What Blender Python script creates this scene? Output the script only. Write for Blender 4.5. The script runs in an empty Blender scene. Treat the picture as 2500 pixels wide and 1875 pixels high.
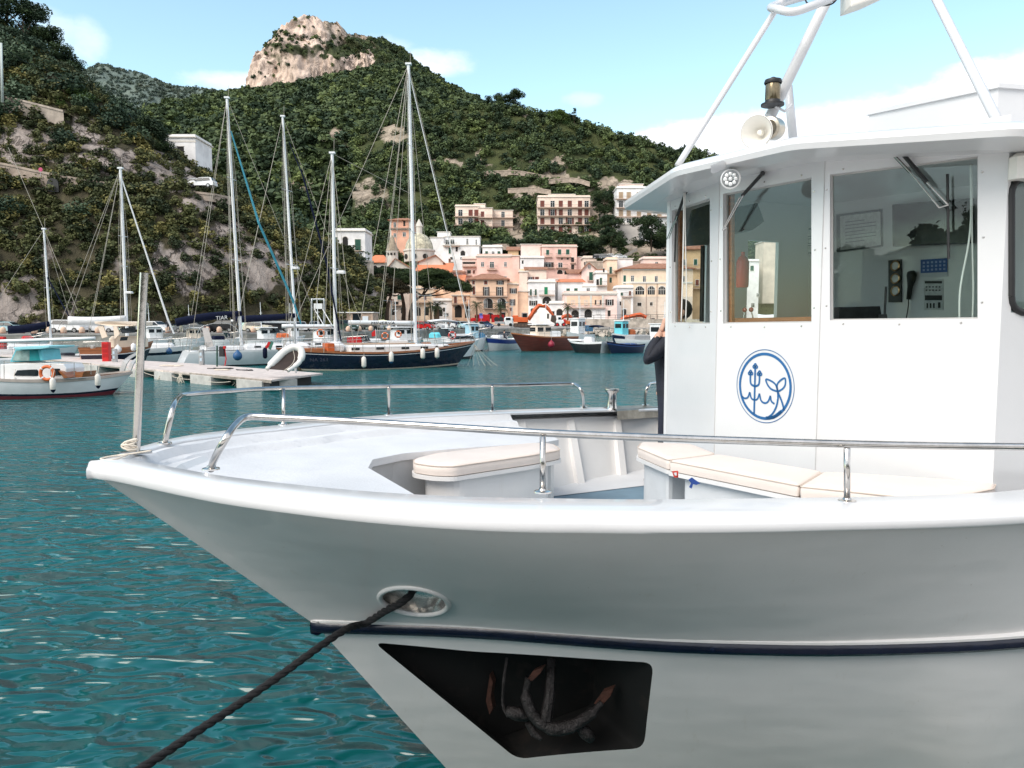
import bpy, bmesh, math, random
import numpy as np
from mathutils import Vector, Matrix, noise
random.seed(7); np.random.seed(7)
SC = bpy.context.scene; COL = SC.collection
# ---------------------------------------------------------------- camera
F = 1900.0; CX, CY, HOR = 1250.0, 937.5, 785.0; CAMZ = 3.2
PITCH = math.atan((CY-HOR)/F)
cam = bpy.data.objects.new('camera', bpy.data.cameras.new('camera')); COL.objects.link(cam)
cam.data.sensor_width = 36; cam.data.lens = F/2500*36; cam.data.clip_end = 20000; cam.data.clip_start = 0.05
cam.location = (0, 0, CAMZ); cam.rotation_euler = (math.pi/2-PITCH, 0, 0); SC.camera = cam
# ---------------------------------------------------------------- light
SUN = Vector((-.50, -.50, .70)).normalized()
sl = bpy.data.lights.new('sun', 'SUN'); sl.energy = 2.15; sl.angle = math.radians(42); sl.color = (1, .93, .84)
so = bpy.data.objects.new('sun', sl); COL.objects.link(so); so.rotation_euler = SUN.to_track_quat('Z', 'Y').to_euler()
SC.view_settings.view_transform = 'Standard'; SC.view_settings.look = 'None'
SC.view_settings.exposure = 0.74; SC.view_settings.gamma = 1
SC.cycles.max_bounces = 8; SC.cycles.transparent_max_bounces = 16; SC.cycles.caustics_reflective = False; SC.cycles.caustics_refractive = False
SC.cycles.use_denoising = True; SC.cycles.sample_clamp_indirect = 4

class NT:
    """small node-tree writer"""
    def __init__(s, tree): s.t = tree; s.n = tree.nodes; s.l = tree.links; s.n.clear()
    def add(s, typ, ins=None, **kw):
        nd = s.n.new(typ)
        for k, v in kw.items(): setattr(nd, k, v)
        for k, v in (ins or {}).items(): s.put(nd.inputs[k], v)
        return nd
    def put(s, sock, v):
        if isinstance(v, bpy.types.NodeSocket): s.l.new(v, sock)
        elif isinstance(v, bpy.types.Node): s.l.new(v.outputs[0], sock)
        else:
            if sock.type == 'RGBA' and len(v) == 3: v = (*v, 1)
            sock.default_value = v
    def math(s, op, a, b=0.0, clamp=False): return s.add('ShaderNodeMath', {0: a, 1: b}, operation=op, use_clamp=clamp).outputs[0]
    def ramp(s, f, a, b): # smooth step a..b
        return s.add('ShaderNodeMapRange', {0: f, 1: a, 2: b, 3: 0.0, 4: 1.0}, interpolation_type='SMOOTHSTEP').outputs[0]
    def mix(s, f, a, b, typ='MIX'):
        m = s.add('ShaderNodeMix', data_type='RGBA', blend_type=typ)
        s.put(m.inputs[0], f); s.put(m.inputs[6], a); s.put(m.inputs[7], b); return m.outputs[2]
    def noise(s, vec, scale, detail=4, rough=.55, **kw):
        return s.add('ShaderNodeTexNoise', {'Vector': vec, 'Scale': scale, 'Detail': detail, 'Roughness': rough, **kw}).outputs[0]

def direction(px, py):
    u = (px-CX)/F; v = (CY-py)/F; c, s = math.cos(PITCH), math.sin(PITCH)
    return Vector((u, c+v*s, v*c-s))
CAM = Vector((0, 0, CAMZ))
def P(px, py, d):
    """the point at distance d ahead of the viewer that the photograph shows at px, py"""
    r = direction(px, py); return CAM+r*(d/r.y)
def G(px, py, z):
    r = direction(px, py); return CAM+r*((z-CAMZ)/r.z)
def project(p):
    c, s = math.cos(PITCH), math.sin(PITCH); z = p[2]-CAMZ
    f = p[1]*c-z*s; up = p[1]*s+z*c
    return CX+F*p[0]/f, CY-F*up/f

w = bpy.data.worlds.new('World'); SC.world = w; w.use_nodes = True
N = NT(w.node_tree)
sky = N.add('ShaderNodeTexSky', sky_type='NISHITA', sun_disc=False, sun_elevation=math.asin(SUN.z), sun_rotation=math.atan2(SUN.x, SUN.y), altitude=0, air_density=1.0, dust_density=.6, ozone_density=1.4)
geo = N.add('ShaderNodeTexCoord'); dvec = geo.outputs['Generated']
sep = N.add('ShaderNodeSeparateXYZ', {0: dvec})
az = N.math('ARCTAN2', sep.outputs[0], sep.outputs[1])
el = N.math('ARCSINE', sep.outputs[2])
cmb = N.add('ShaderNodeCombineXYZ', {0: az, 1: N.math('MULTIPLY', el, 1.7), 2: 0.0})
n1 = N.noise(cmb.outputs[0], 5.5, 9, .6); n2 = N.noise(cmb.outputs[0], 19, 6, .6)
nn = N.math('ADD', N.math('MULTIPLY', N.math('SUBTRACT', n1, .5), 1.5), N.math('MULTIPLY', N.math('SUBTRACT', n2, .5), .5))
# cloud bank low over the right-hand ridge
top = N.math('ADD', .215, N.math('MULTIPLY', az, .115))
bank = N.ramp(N.math('ADD', N.math('SUBTRACT', top, el), N.math('MULTIPLY', nn, .05)), .0, .016)
bank = N.math('MULTIPLY', bank, N.ramp(N.math('ADD', az, N.math('MULTIPLY', nn, .12)), .06, .17))
def blob(px, py, rx, ry, dens):
    r = direction(px, py).normalized(); a0 = math.atan2(r.x, r.y); e0 = math.asin(r.z)
    dx = N.math('DIVIDE', N.math('SUBTRACT', az, a0), rx); dy = N.math('DIVIDE', N.math('SUBTRACT', el, e0), ry)
    q = N.math('ADD', N.math('MULTIPLY', dx, dx), N.math('MULTIPLY', dy, dy))
    f = N.math('SUBTRACT', N.math('ADD', 1.0, N.math('MULTIPLY', nn, 2.2)), q)
    return N.math('MULTIPLY', N.ramp(f, 0.0, 1.1), dens)
cl = bank
for b in [(150, 85, .030, .022, .34), (215, 105, .026, .028, .40), (560, 200, .07, .016, .7), (1040, 150, .09, .02, .7), (940, 115, .05, .016, .4), (1425, 245, .03, .012, .35), (90, 35, .03, .014, .22)]:
    cl = N.math('MAXIMUM', cl, blob(*b))
rear = N.math('MULTIPLY', N.ramp(N.math('MULTIPLY', sep.outputs[1], -1.0), -.25, .35), N.ramp(N.math('ADD', n1, N.math('MULTIPLY', sep.outputs[2], .25)), .36, .58))  # unseen clouds behind the viewer, added for soft neutral fill light
cl = N.math('MAXIMUM', cl, N.math('MULTIPLY', rear, .9))
sk = N.mix(1.0, sky.outputs[0], (1.62, 1.66, 1.36), 'MULTIPLY')
shade = N.mix(N.ramp(n1, .3, .7), (5.4, 5.8, 6.5), (7.2, 7.3, 7.5))
skc = N.mix(cl, sk, shade)
bg = N.add('ShaderNodeBackground', {'Color': skc, 'Strength': .12})
out = N.add('ShaderNodeOutputWorld', {0: bg.outputs[0]})

# ---------------------------------------------------------------- materials
MATS = {}
def newmat(name):
    m = bpy.data.materials.new(name); m.use_nodes = True; T = NT(m.node_tree)
    b = T.add('ShaderNodeBsdfPrincipled'); T.add('ShaderNodeOutputMaterial', {0: b.outputs[0]}); return m, T, b
def pbr(name, col, rough=.5, metal=0.0, var=.1, scale=4.0, bump=0.0, dirt=None, coat=0.0, spec=.5, bscale=None, aniso=(1, 1, 1)):
    """painted / stone / cloth surface with a little uneven colour, wear and relief"""
    if name in MATS: return MATS[name]
    m, T, b = newmat(name); tc = T.add('ShaderNodeTexCoord').outputs['Object']
    mp = T.add('ShaderNodeMapping', {0: tc, 3: aniso}).outputs[0]
    n = T.noise(mp, scale, 6, .6)
    dk = tuple(c*(1-var) for c in col); lt = tuple(min(1, c*(1+var*.6)) for c in col)
    c = T.mix(T.ramp(n, .3, .7), dk, lt)
    if dirt:
        dn = T.noise(mp, scale*2.7, 8, .7)
        c = T.mix(T.math('MULTIPLY', T.ramp(dn, .56, .72), dirt[3]), c, dirt[:3])
    T.put(b.inputs['Base Color'], c); T.put(b.inputs['Metallic'], metal)
    T.put(b.inputs['Roughness'], T.math('ADD', rough-.06, T.math('MULTIPLY', n, .12)))
    b.inputs['Coat Weight'].default_value = coat; b.inputs['Specular IOR Level'].default_value = spec
    if bump:
        bn = T.noise(mp, bscale or scale*3, 5, .6)
        T.put(b.inputs['Normal'], T.add('ShaderNodeBump', {'Strength': min(1, bump), 'Distance': .02*max(1, bump), 'Height': bn}).outputs[0])
    MATS[name] = m; return m
def glass(name, tint=(.8, .88, .86), refl=.10):
    if name in MATS: return MATS[name]
    m = bpy.data.materials.new(name); m.use_nodes = True; T = NT(m.node_tree)
    tr = T.add('ShaderNodeBsdfTransparent', {0: tint}); gl = T.add('ShaderNodeBsdfGlossy', {0: (1, 1, 1), 'Roughness': .0})
    lw = T.add('ShaderNodeLayerWeight', {'Blend': .5}).outputs['Facing']
    f = T.math('ADD', refl*.4, T.math('MULTIPLY', T.math('POWER', lw, 5.0), .7), True)
    mx = T.add('ShaderNodeMixShader', {0: f, 1: tr.outputs[0], 2: gl.outputs[0]}); T.add('ShaderNodeOutputMaterial', {0: mx.outputs[0]})
    MATS[name] = m; return m

# ---------------------------------------------------------------- mesh builder
def chain(o):
    m = o.matrix_basis.copy()
    while o.parent: o = o.parent; m = o.matrix_basis @ m
    return m
def link(o, parent=None):
    COL.objects.link(o)
    if parent: o.parent = parent
    return o
class MB:
    def __init__(s): s.v = []; s.f = []; s.m = []
    def add(s, vs, fs, mi=0):
        k = len(s.v); s.v += [Vector(v) for v in vs]; s.f += [tuple(i+k for i in f) for f in fs]; s.m += [mi]*len(fs); return s
    def box(s, c, size, mi=0, R=None):
        x, y, z = (a/2 for a in size); c = Vector(c); q = []
        for i in (-1, 1):
            for j in (-1, 1):
                for k in (-1, 1):
                    v = Vector((i*x, j*y, k*z)); q.append(c+(R @ v if R else v))
        return s.add(q, [(0, 1, 3, 2), (4, 6, 7, 5), (0, 4, 5, 1), (2, 3, 7, 6), (0, 2, 6, 4), (1, 5, 7, 3)], mi)
    def cbox(s, c, size, b, mi=0, R=None):
        """box with its vertical and top edges chamfered by b"""
        x, y, z = (a/2 for a in size); c = Vector(c)
        def ring(e, zz): return [(x-e, y-e-b, zz), (x-e-b, y-e, zz), (-x+e+b, y-e, zz), (-x+e, y-e-b, zz), (-x+e, -y+e+b, zz), (-x+e+b, -y+e, zz), (x-e-b, -y+e, zz), (x-e, -y+e+b, zz)]
        rings = [ring(0, -z), ring(0, z-b), ring(b, z)]; q = [Vector(p) for r in rings for p in r]
        q = [c+(R @ v if R else v) for v in q]; fs = [tuple(range(7, -1, -1)), tuple(range(16, 24))]
        for a in (0, 8):
            for i in range(8): fs.append((a+i, a+(i+1) % 8, a+8+(i+1) % 8, a+8+i))
        return s.add(q, fs, mi)
    def tube(s, pts, r, n=8, mi=0, caps=True, flat=None):
        pts = [Vector(p) for p in pts]; rr = r if isinstance(r, (list, tuple)) else [r]*len(pts)
        k = len(s.v); up = Vector((0, 0, 1)); prev = None
        for i, p in enumerate(pts):
            a = pts[max(0, i-1)]; b = pts[min(len(pts)-1, i+1)]; t = (b-a).normalized()
            if prev is None:
                ref = up if abs(t.z) < .9 else Vector((1, 0, 0)); x = t.cross(ref).normalized()
            else:
                x = (prev-t*prev.dot(t)).normalized()
            prev = x; y = t.cross(x)
            for j in range(n):
                q = 2*math.pi*j/n; s.v.append(p+(x*math.cos(q)+y*math.sin(q))*rr[i])
        for i in range(len(pts)-1):
            for j in range(n): s.f.append((k+i*n+j, k+i*n+(j+1) % n, k+(i+1)*n+(j+1) % n, k+(i+1)*n+j)); s.m.append(mi)
        if caps:
            s.f.append(tuple(k+j for j in reversed(range(n)))); e = k+(len(pts)-1)*n
            s.f.append(tuple(e+j for j in range(n))); s.m += [mi, mi]
        return s
    def lathe(s, prof, n=16, mi=0, M=None, sx=1.0, sy=1.0, caps=True):
        k = len(s.v); M = M or Matrix()
        for r, z in prof:
            for j in range(n):
                q = 2*math.pi*j/n; s.v.append(M @ Vector((r*sx*math.cos(q), r*sy*math.sin(q), z)))
        for i in range(len(prof)-1):
            for j in range(n): s.f.append((k+i*n+j, k+i*n+(j+1) % n, k+(i+1)*n+(j+1) % n, k+(i+1)*n+j)); s.m.append(mi)
        if caps:
            s.f.append(tuple(k+j for j in reversed(range(n)))); e = k+(len(prof)-1)*n
            s.f.append(tuple(e+j for j in range(n))); s.m += [mi, mi]
        return s
    def prism(s, poly, w, mi=0):
        """closed polygon of 3-D points pushed along the vector w"""
        n = len(poly); a = [Vector(p) for p in poly]; w = Vector(w)
        fs = [tuple(range(n)), tuple(range(2*n-1, n-1, -1))]+[(i, i+n, (i+1) % n+n, (i+1) % n) for i in range(n)]
        return s.add(a+[p+w for p in a], fs, mi)
    def rows(s, rows, mi=0, close=False):
        k = len(s.v); n = len(rows[0])
        for r in rows: s.v += [Vector(p) for p in r]
        for i in range(len(rows)-1):
            for j in range(n if close else n-1):
                s.f.append((k+i*n+j, k+i*n+(j+1) % n, k+(i+1)*n+(j+1) % n, k+(i+1)*n+j)); s.m.append(mi)
        return s
    def ball(s, c, r, n=10, mi=0, sz=1.0):
        h = n//2+1; pr = [(max(1e-4, r*math.sin(math.pi*i/h)), -r*sz*math.cos(math.pi*i/h)) for i in range(h+1)]
        return s.lathe(pr, n, mi, Matrix.Translation(c), caps=False)
    def build(s, name, mats, parent=None, smooth=False, world=True, fix=False, bevel=0):
        me = bpy.data.meshes.new(name); vs = s.v
        if parent and world:
            im = chain(parent).inverted(); vs = [im @ v for v in vs]
        me.from_pydata([tuple(v) for v in vs], [], s.f)
        for m in (mats if isinstance(mats, (list, tuple)) else [mats]): me.materials.append(m)
        me.polygons.foreach_set('material_index', s.m)
        o = link(bpy.data.objects.new(name, me), parent)
        bm = bmesh.new(); bm.from_mesh(me)
        if bevel: bmesh.ops.bevel(bm, geom=[e for e in bm.edges if len(e.link_faces) == 2 and e.calc_face_angle(0) > .6], offset=bevel, segments=2, affect='EDGES', profile=.6)
        bmesh.ops.recalc_face_normals(bm, faces=bm.faces)
        bm.to_mesh(me); bm.free()
        if smooth:
            me.polygons.foreach_set('use_smooth', [True]*len(me.polygons))
            if smooth != 1: me.set_sharp_from_angle(angle=math.radians(smooth))
        return o
def tag(o, label=None, cat=None, group=None, kind=None):
    if label: o['label'] = label
    if cat: o['category'] = cat
    if group: o['group'] = group
    if kind: o['kind'] = kind
    return o
def thing(name, loc, label, cat, group=None, rz=0.0):
    o = link(bpy.data.objects.new(name, None)); o.empty_display_size = .2; o.location = loc; o.rotation_euler = (0, 0, rz)
    return tag(o, label, cat, group)
def copy_tree(o, parent=None):
    kids = KIDS.get(o.name) or [c for c in bpy.data.objects if c.parent == o]; KIDS[o.name] = kids
    c = o.copy(); COL.objects.link(c)
    if parent: c.parent = parent
    for ch in kids: copy_tree(ch, c)
    return c
KIDS = {}
def text(s, size, name, m, parent, M, extrude=.004, fit=None, shear=0.0):
    """lettering laid in the plane of matrix M, centred; fit = width in metres"""
    cu = bpy.data.curves.new(name, 'FONT'); cu.body = s; cu.size = size; cu.extrude = extrude; cu.align_x = 'CENTER'; cu.align_y = 'CENTER'; cu.shear = shear; cu.resolution_u = 3
    tmp = bpy.data.objects.new(name, cu); COL.objects.link(tmp); bpy.context.view_layer.update()
    me = bpy.data.meshes.new_from_object(tmp); bpy.data.objects.remove(tmp)
    xs = [v.co.x for v in me.vertices]; k = fit/(max(xs)-min(xs)) if fit else 1.0
    M2 = chain(parent).inverted() @ M if parent else M
    me.transform(M2 @ Matrix.Diagonal((k, 1, 1, 1))); me.materials.clear(); me.materials.append(m)
    return link(bpy.data.objects.new(name, me), parent)
def frame(o, x, y=None, z=None):
    """matrix with origin o, x axis x, y axis y (made square to it)"""
    x = Vector(x).normalized(); y = Vector(y or (0, 0, 1)); y = (y-x*y.dot(x)).normalized(); z = x.cross(y)
    return Matrix(((x.x, y.x, z.x, o[0]), (x.y, y.y, z.y, o[1]), (x.z, y.z, z.z, o[2]), (0, 0, 0, 1)))
def interp(x, xs, ys): return float(np.interp(x, xs, ys))
def smoothpath(pts, k=6):
    """Catmull-Rom through the points"""
    pts = [Vector(p) for p in pts]; q = [pts[0]*2-pts[1]]+pts+[pts[-1]*2-pts[-2]]; r = []
    for i in range(1, len(q)-2):
        a, b, c, d = q[i-1:i+3]
        for j in range(k):
            t = j/k; r.append(.5*((2*b)+(c-a)*t+(2*a-5*b+4*c-d)*t*t+(3*b-a-3*c+d)*t**3))
    return r+[pts[-1]]
def sag(a, b, s, n=8):
    a, b = Vector(a), Vector(b); return [a.lerp(b, i/n)-Vector((0, 0, 4*s*(i/n)*(1-i/n))) for i in range(n+1)]
# ---------------------------------------------------------------- water
m, T, b = newmat('harbour_water'); tc = T.add('ShaderNodeTexCoord').outputs['Object']
def mapped(sx, sy, rz): return T.add('ShaderNodeMapping', {0: tc, 2: (0, 0, rz), 3: (sx, sy, 1)}).outputs[0]
h = T.math('MULTIPLY', T.noise(mapped(1, 1.9, .3), .75, 1, .5, Distortion=.6), 3.0)
h = T.math('ADD', h, T.math('MULTIPLY', T.noise(mapped(1, 2.0, .2), 1.9, 1, .4, Distortion=1.0), 2.0))
h = T.math('ADD', h, T.math('MULTIPLY', T.noise(mapped(1, 1.6, -.3), 7.0, 2, .5), .06))
T.put(b.inputs['Normal'], T.add('ShaderNodeBump', {'Strength': 1.0, 'Distance': .095, 'Height': h}).outputs[0])
body = T.mix(T.ramp(T.noise(tc, .05, 3), .35, .65), (.0, .072, .074), (.0, .112, .114))
T.put(b.inputs['Base Color'], body); b.inputs['Roughness'].default_value = .15; b.inputs['IOR'].default_value = 1.55
WATER = m
tag(MB().add([(-1500, -60, 0), (1500, -60, 0), (1500, 3500, 0), (-1500, 3500, 0)], [(0, 1, 2, 3)]).build('water', m), kind='structure')
tag(MB().box((0, -19.3, .75), (80, 43.6, 1.7)).build('near_quay', pbr('quay_concrete', (.62, .58, .54), .8, 0, .25, 1.5, .4)), kind='structure')

# ---------------------------------------------------------------- hills
def terrain_mat(name, soil, soil2, rock, rock2, rscale, rockbias=0.0, streak=(1, 1, .35)):
    m, T, b = newmat(name); tc = T.add('ShaderNodeTexCoord').outputs['Object']
    a = T.add('ShaderNodeAttribute', attribute_name='rock').outputs['Fac']
    mp = T.add('ShaderNodeMapping', {0: tc, 3: streak}).outputs[0]
    n1 = T.noise(mp, rscale, 10, .65); n2 = T.noise(tc, rscale*.3, 6, .6); n3 = T.noise(mp, rscale*3.5, 8, .7)
    rc = T.mix(T.ramp(n1, .3, .68), rock2, rock); rc = T.mix(T.math('MULTIPLY', T.ramp(n3, .5, .7), .55), rc, tuple(c*.35 for c in rock2))
    vv = T.add('ShaderNodeVectorMath', {0: mp, 1: T.add('ShaderNodeVectorMath', {0: T.add('ShaderNodeTexNoise', {'Vector': mp, 'Scale': rscale*2, 'Detail': 4}).outputs[1], 1: (1.6/rscale,)*3}, operation='MULTIPLY').outputs[0]}, operation='ADD').outputs[0]
    ck = T.add('ShaderNodeTexVoronoi', {'Vector': vv, 'Scale': rscale*1.1}, feature='DISTANCE_TO_EDGE').outputs['Distance']; crack = T.ramp(ck, .0, .10)
    crack = T.math('MAXIMUM', crack, T.ramp(n2, .42, .62)); rc = T.mix(crack, tuple(c*.42 for c in rock2), rc)
    sc = T.mix(T.ramp(n1, .35, .65), soil2, soil)
    f = T.ramp(T.math('ADD', T.math('ADD', a, T.math('MULTIPLY', T.math('SUBTRACT', n2, .5), .9)), rockbias), .35, .6)
    T.put(b.inputs['Base Color'], T.mix(f, sc, rc)); b.inputs['Roughness'].default_value = .95; b.inputs['Specular IOR Level'].default_value = .1
    bh = T.math('ADD', T.math('ADD', n1, T.math('MULTIPLY', n3, .5)), T.math('MULTIPLY', crack, .35))
    T.put(b.inputs['Normal'], T.add('ShaderNodeBump', {'Strength': .9, 'Distance': 1.2/rscale*.25, 'Height': bh}).outputs[0])
    return m
def loft(rows, ncol, nsub, amp, fs, seed=0, zs=1.0):
    """surface through measured contour lines, roughened with fractal noise; returns grid (R,C,3)"""
    W = []
    for r in rows:
        a = np.array(r, float); xs = np.linspace(a[0, 0], a[-1, 0], ncol); W.append([P(x, np.interp(x, a[:, 0], a[:, 1]), np.interp(x, a[:, 0], a[:, 2])) for x in xs])
    cols = [smoothpath([W[i][j] for i in range(len(W))], nsub) for j in range(ncol)]
    g = np.array([[tuple(c[i]) for c in cols] for i in range(len(cols[0]))])
    for i in range(g.shape[0]):
        for j in range(g.shape[1]):
            p = Vector((g[i, j, 0], g[i, j, 1], g[i, j, 2]*zs))*fs+Vector((seed*7.3, seed*3.1, 0))
            q = noise.fractal(p, .9, 2.1, 5)
            q2 = noise.fractal(p*1.3+Vector((9, 4, 2)), .9, 2.1, 4)
            g[i, j, 1] += q*amp; g[i, j, 2] += q2*amp*.5
    return g
def terrain(name, g, mat, rockfn, label=None, kind='structure'):
    R, C, _ = g.shape; me = bpy.data.meshes.new(name)
    f = [(i*C+j, i*C+j+1, (i+1)*C+j+1, (i+1)*C+j) for i in range(R-1) for j in range(C-1)]
    v = g.reshape(-1, 3); me.from_pydata(v.tolist(), [], f); me.materials.append(mat)
    at = me.attributes.new('rock', 'FLOAT', 'POINT'); at.data.foreach_set('value', [rockfn(*warped(p), p) for p in v])
    me.polygons.foreach_set('use_smooth', [True]*len(f))
    o = link(bpy.data.objects.new(name, me)); tag(o, label, kind=kind); return o
def warped(p):
    """projected place of p, shaken so that outcrops get ragged outlines"""
    if p[1] < 1: return 0, 0
    q = Vector(p); k = 14.0/q.y*3; x, y = project(p); a = noise.noise(q*k)*34+noise.noise(q*k*3.1)*20; b_ = noise.noise(q*k+Vector((7, 3, 1)))*26+noise.noise(q*k*3.3+Vector((1, 9, 4)))*16
    return x+a, y+b_
def ell(px, py, e):
    r = 0
    for (x, y, a, b_, s) in e:
        q = 1-((px-x)/a)**2-((py-y)/b_)**2
        if q > -.6: r = max(r, s*min(1, (q+.6)))
    return r

# foliage: crowns made of many leaf-sized faces
def crown_pts(n, leaf, rx=1.0, rz=.8, lobes=7, seed=0, droop=0.0):
    """leaf quads spread over a cluster of lobes, (n*4,3)"""
    r = np.random.RandomState(seed); c = r.normal(size=(lobes, 3)); c /= np.linalg.norm(c, axis=1)[:, None]
    c *= r.uniform(.35, .68, (lobes, 1)); c[:, 2] = c[:, 2]*.8+.05; lr = r.uniform(.34, .55, lobes)
    k = r.randint(0, lobes, n); d = r.normal(size=(n, 3)); d /= np.linalg.norm(d, axis=1)[:, None]
    p = c[k]+d*(lr[k]*r.uniform(.72, 1.05, n))[:, None]
    nrm = d*.8+r.normal(size=(n, 3))*.45; nrm /= np.linalg.norm(nrm, axis=1)[:, None]
    t = np.cross(nrm, r.normal(size=(n, 3))); t /= np.linalg.norm(t, axis=1)[:, None]; b_ = np.cross(nrm, t)
    s = leaf*r.uniform(.6, 1.3, (n, 1)); q = np.stack([p+t*s, p+b_*s*.7, p-t*s, p-b_*s*.7], 1)
    q *= np.array([rx, rx, rz]); return q.reshape(-1, 3)
def bake(name, variants, inst, mat, label=None, kind='stuff', group=None, parent=None, part=False):
    """inst: list of (pos, sx, sz, rot, tint); one mesh of leaf faces"""
    V = []; TI = []
    for (p, sx, sz, rot, ti) in inst:
        v = variants[np.random.randint(len(variants))]; c, s = math.cos(rot), math.sin(rot)
        q = np.empty_like(v); q[:, 0] = (v[:, 0]*c-v[:, 1]*s)*sx+p[0]; q[:, 1] = (v[:, 0]*s+v[:, 1]*c)*sx+p[1]; q[:, 2] = v[:, 2]*sz+p[2]
        V.append(q); TI.append(np.full(len(v)//4, ti))
    V = np.concatenate(V); nf = len(V)//4; me = bpy.data.meshes.new(name)
    me.vertices.add(len(V)); me.vertices.foreach_set('co', V.ravel()); me.loops.add(len(V)); me.loops.foreach_set('vertex_index', np.arange(len(V), dtype=np.int32))
    me.polygons.add(nf); me.polygons.foreach_set('loop_start', np.arange(0, len(V), 4, dtype=np.int32))
    at = me.attributes.new('tint', 'FLOAT', 'FACE'); at.data.foreach_set('value', np.concatenate(TI)); me.materials.append(mat); me.update(); me.validate()
    o = link(bpy.data.objects.new(name, me), parent)
    if not part: tag(o, label, kind=kind, group=group)
    return o
def leaf_mat(name, a, b2, c3, scale=.05):
    m, T, b = newmat(name); tc = T.add('ShaderNodeTexCoord').outputs['Object']
    t = T.add('ShaderNodeAttribute', attribute_name='tint').outputs['Fac']
    n = T.noise(tc, scale, 4, .6); k = T.math('ADD', t, T.math('MULTIPLY', T.math('SUBTRACT', n, .5), .6))
    c = T.mix(T.ramp(k, .1, .6), a, b2); c = T.mix(T.ramp(k, .72, 1.0), c, c3)
    rnd = T.noise(tc, scale*40, 2, .5); c = T.mix(T.ramp(rnd, .3, .75), T.mix(1.0, c, (.55, .6, .55), 'MULTIPLY'), c)
    T.put(b.inputs['Base Color'], c); b.inputs['Roughness'].default_value = .7; b.inputs['Specular IOR Level'].default_value = .25
    return m
LEAF = leaf_mat('hill_foliage', (.040, .066, .034), (.105, .140, .056), (.21, .25, .08), .03)
LEAFN = leaf_mat('macchia_foliage', (.040, .054, .024), (.125, .130, .050), (.27, .23, .08), .06)
def scatter(g, n, size, prob, lift=.5, tint=(0, .9), seed=1):
    r = np.random.RandomState(seed); R, C, _ = g.shape; out = []; A = np.linalg.norm(np.cross(g[1:, :-1]-g[:-1, :-1], g[:-1, 1:]-g[:-1, :-1]), axis=2)
    w_ = A.ravel()/A.sum(); idx = r.choice(len(w_), n, p=w_)
    for k in idx:
        i, j = divmod(k, C-1); u, v = r.rand(2)
        p = g[i, j]*(1-u)*(1-v)+g[i+1, j]*u*(1-v)+g[i, j+1]*(1-u)*v+g[i+1, j+1]*u*v
        px, py = project(p)
        if r.rand() > prob(px, py): continue
        s = r.uniform(*size)*(.75+.5*r.rand()); sz = s*r.uniform(.75, 1.15)
        out.append(((p[0], p[1], p[2]+sz*lift), s, sz, r.uniform(0, 6.28), r.uniform(*tint)))
    return out
FAR = [crown_pts(100, .24, seed=k) for k in range(7)]
MID = [crown_pts(220, .155, seed=20+k) for k in range(7)]
NEAR = [crown_pts(620, .088, lobes=11, seed=40+k) for k in range(6)]

# wooded slope across the bay, behind the viewer
bk = []
for i in range(7):
    q = i/6; bk.append([Vector((-260+520*j/60, -70-130*q+25*math.sin(j*.35), -1+52*q**1.2*(.8+.35*noise.noise(Vector((j*.12, q, 3)))))) for j in range(61)])
gb = np.array([[tuple(p) for p in r] for r in bk])
BKM = terrain_mat('far_shore_ground', (.05, .07, .03), (.035, .05, .02), (.42, .36, .30), (.25, .21, .17), .08)
terrain('far_shore', gb, BKM, lambda px, py, p: .1)
bake('far_shore_woods', FAR, [((x, y, z+1.5), s_, s_, r_, t_) for (x, y, z), s_, r_, t_ in [(gb[np.random.randint(0, 7), np.random.randint(0, 61)]+np.random.normal(0, (5, 5, 1)), np.random.uniform(3, 6), np.random.uniform(0, 6), np.random.rand()) for _ in range(900)]], LEAF)
# far mountain; its haze is put into pale ground and leaf colours
far_rows = [[(100, 420, 2300), (700, 420, 2300)], [(100, 210, 2500), (240, 165, 2500), (330, 180, 2500), (420, 215, 2500), (480, 225, 2500), (560, 232, 2500), (700, 260, 2500)], [(100, 260, 2900), (700, 300, 2900)]]
g0 = loft(far_rows, 90, 14, 26, .009, 3)
FARM = terrain_mat('hazed_mountain_ground', (.17, .21, .18), (.13, .17, .155), (.34, .32, .28), (.22, .20, .18), .02)
terrain('distant_mountain', g0, FARM, lambda px, py, p: .25)
bake('distant_woods', FAR, scatter(g0, 5200, (5, 10), lambda x, y: .8, .3), leaf_mat('hazed_far_foliage', (.11, .15, .13), (.15, .19, .15), (.24, .24, .18), .004))
# the big mountain with the limestone cliff
big_rows = [
 [(250, 700, 330), (600, 640, 330), (900, 600, 340), (1200, 560, 360), (1500, 540, 380), (1900, 540, 400)],
 [(250, 470, 420), (420, 450, 420), (650, 430, 430), (900, 400, 450), (1200, 430, 470), (1500, 470, 470), (1900, 500, 480)],
 [(250, 340, 560), (420, 310, 560), (600, 270, 600), (850, 240, 620), (1000, 250, 620), (1200, 300, 610), (1500, 430, 560), (1900, 500, 560)],
 [(250, 300, 700), (420, 268, 720), (540, 236, 760), (640, 228, 780), (760, 208, 800), (880, 182, 820), (960, 172, 830), (1040, 188, 840), (1160, 250, 820), (1300, 330, 760), (1500, 440, 700), (1900, 500, 700)],
 [(250, 320, 800), (420, 300, 820), (540, 270, 860), (640, 280, 900), (880, 240, 930), (1040, 230, 930), (1160, 300, 900), (1500, 480, 800), (1900, 520, 800)]]
g1 = loft(big_rows, 170, 14, 9, .012, 5)
BIGM = terrain_mat('mountain_ground', (.05, .07, .03), (.03, .045, .02), (.45, .36, .28), (.28, .22, .17), .05)
terrain('mountain_slope', g1, BIGM, lambda px, py, p: .12+ell(px, py, [(800, 345, 50, 25, .35), (740, 450, 50, 18, .35), (950, 520, 50, 40, .3)]))
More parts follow.
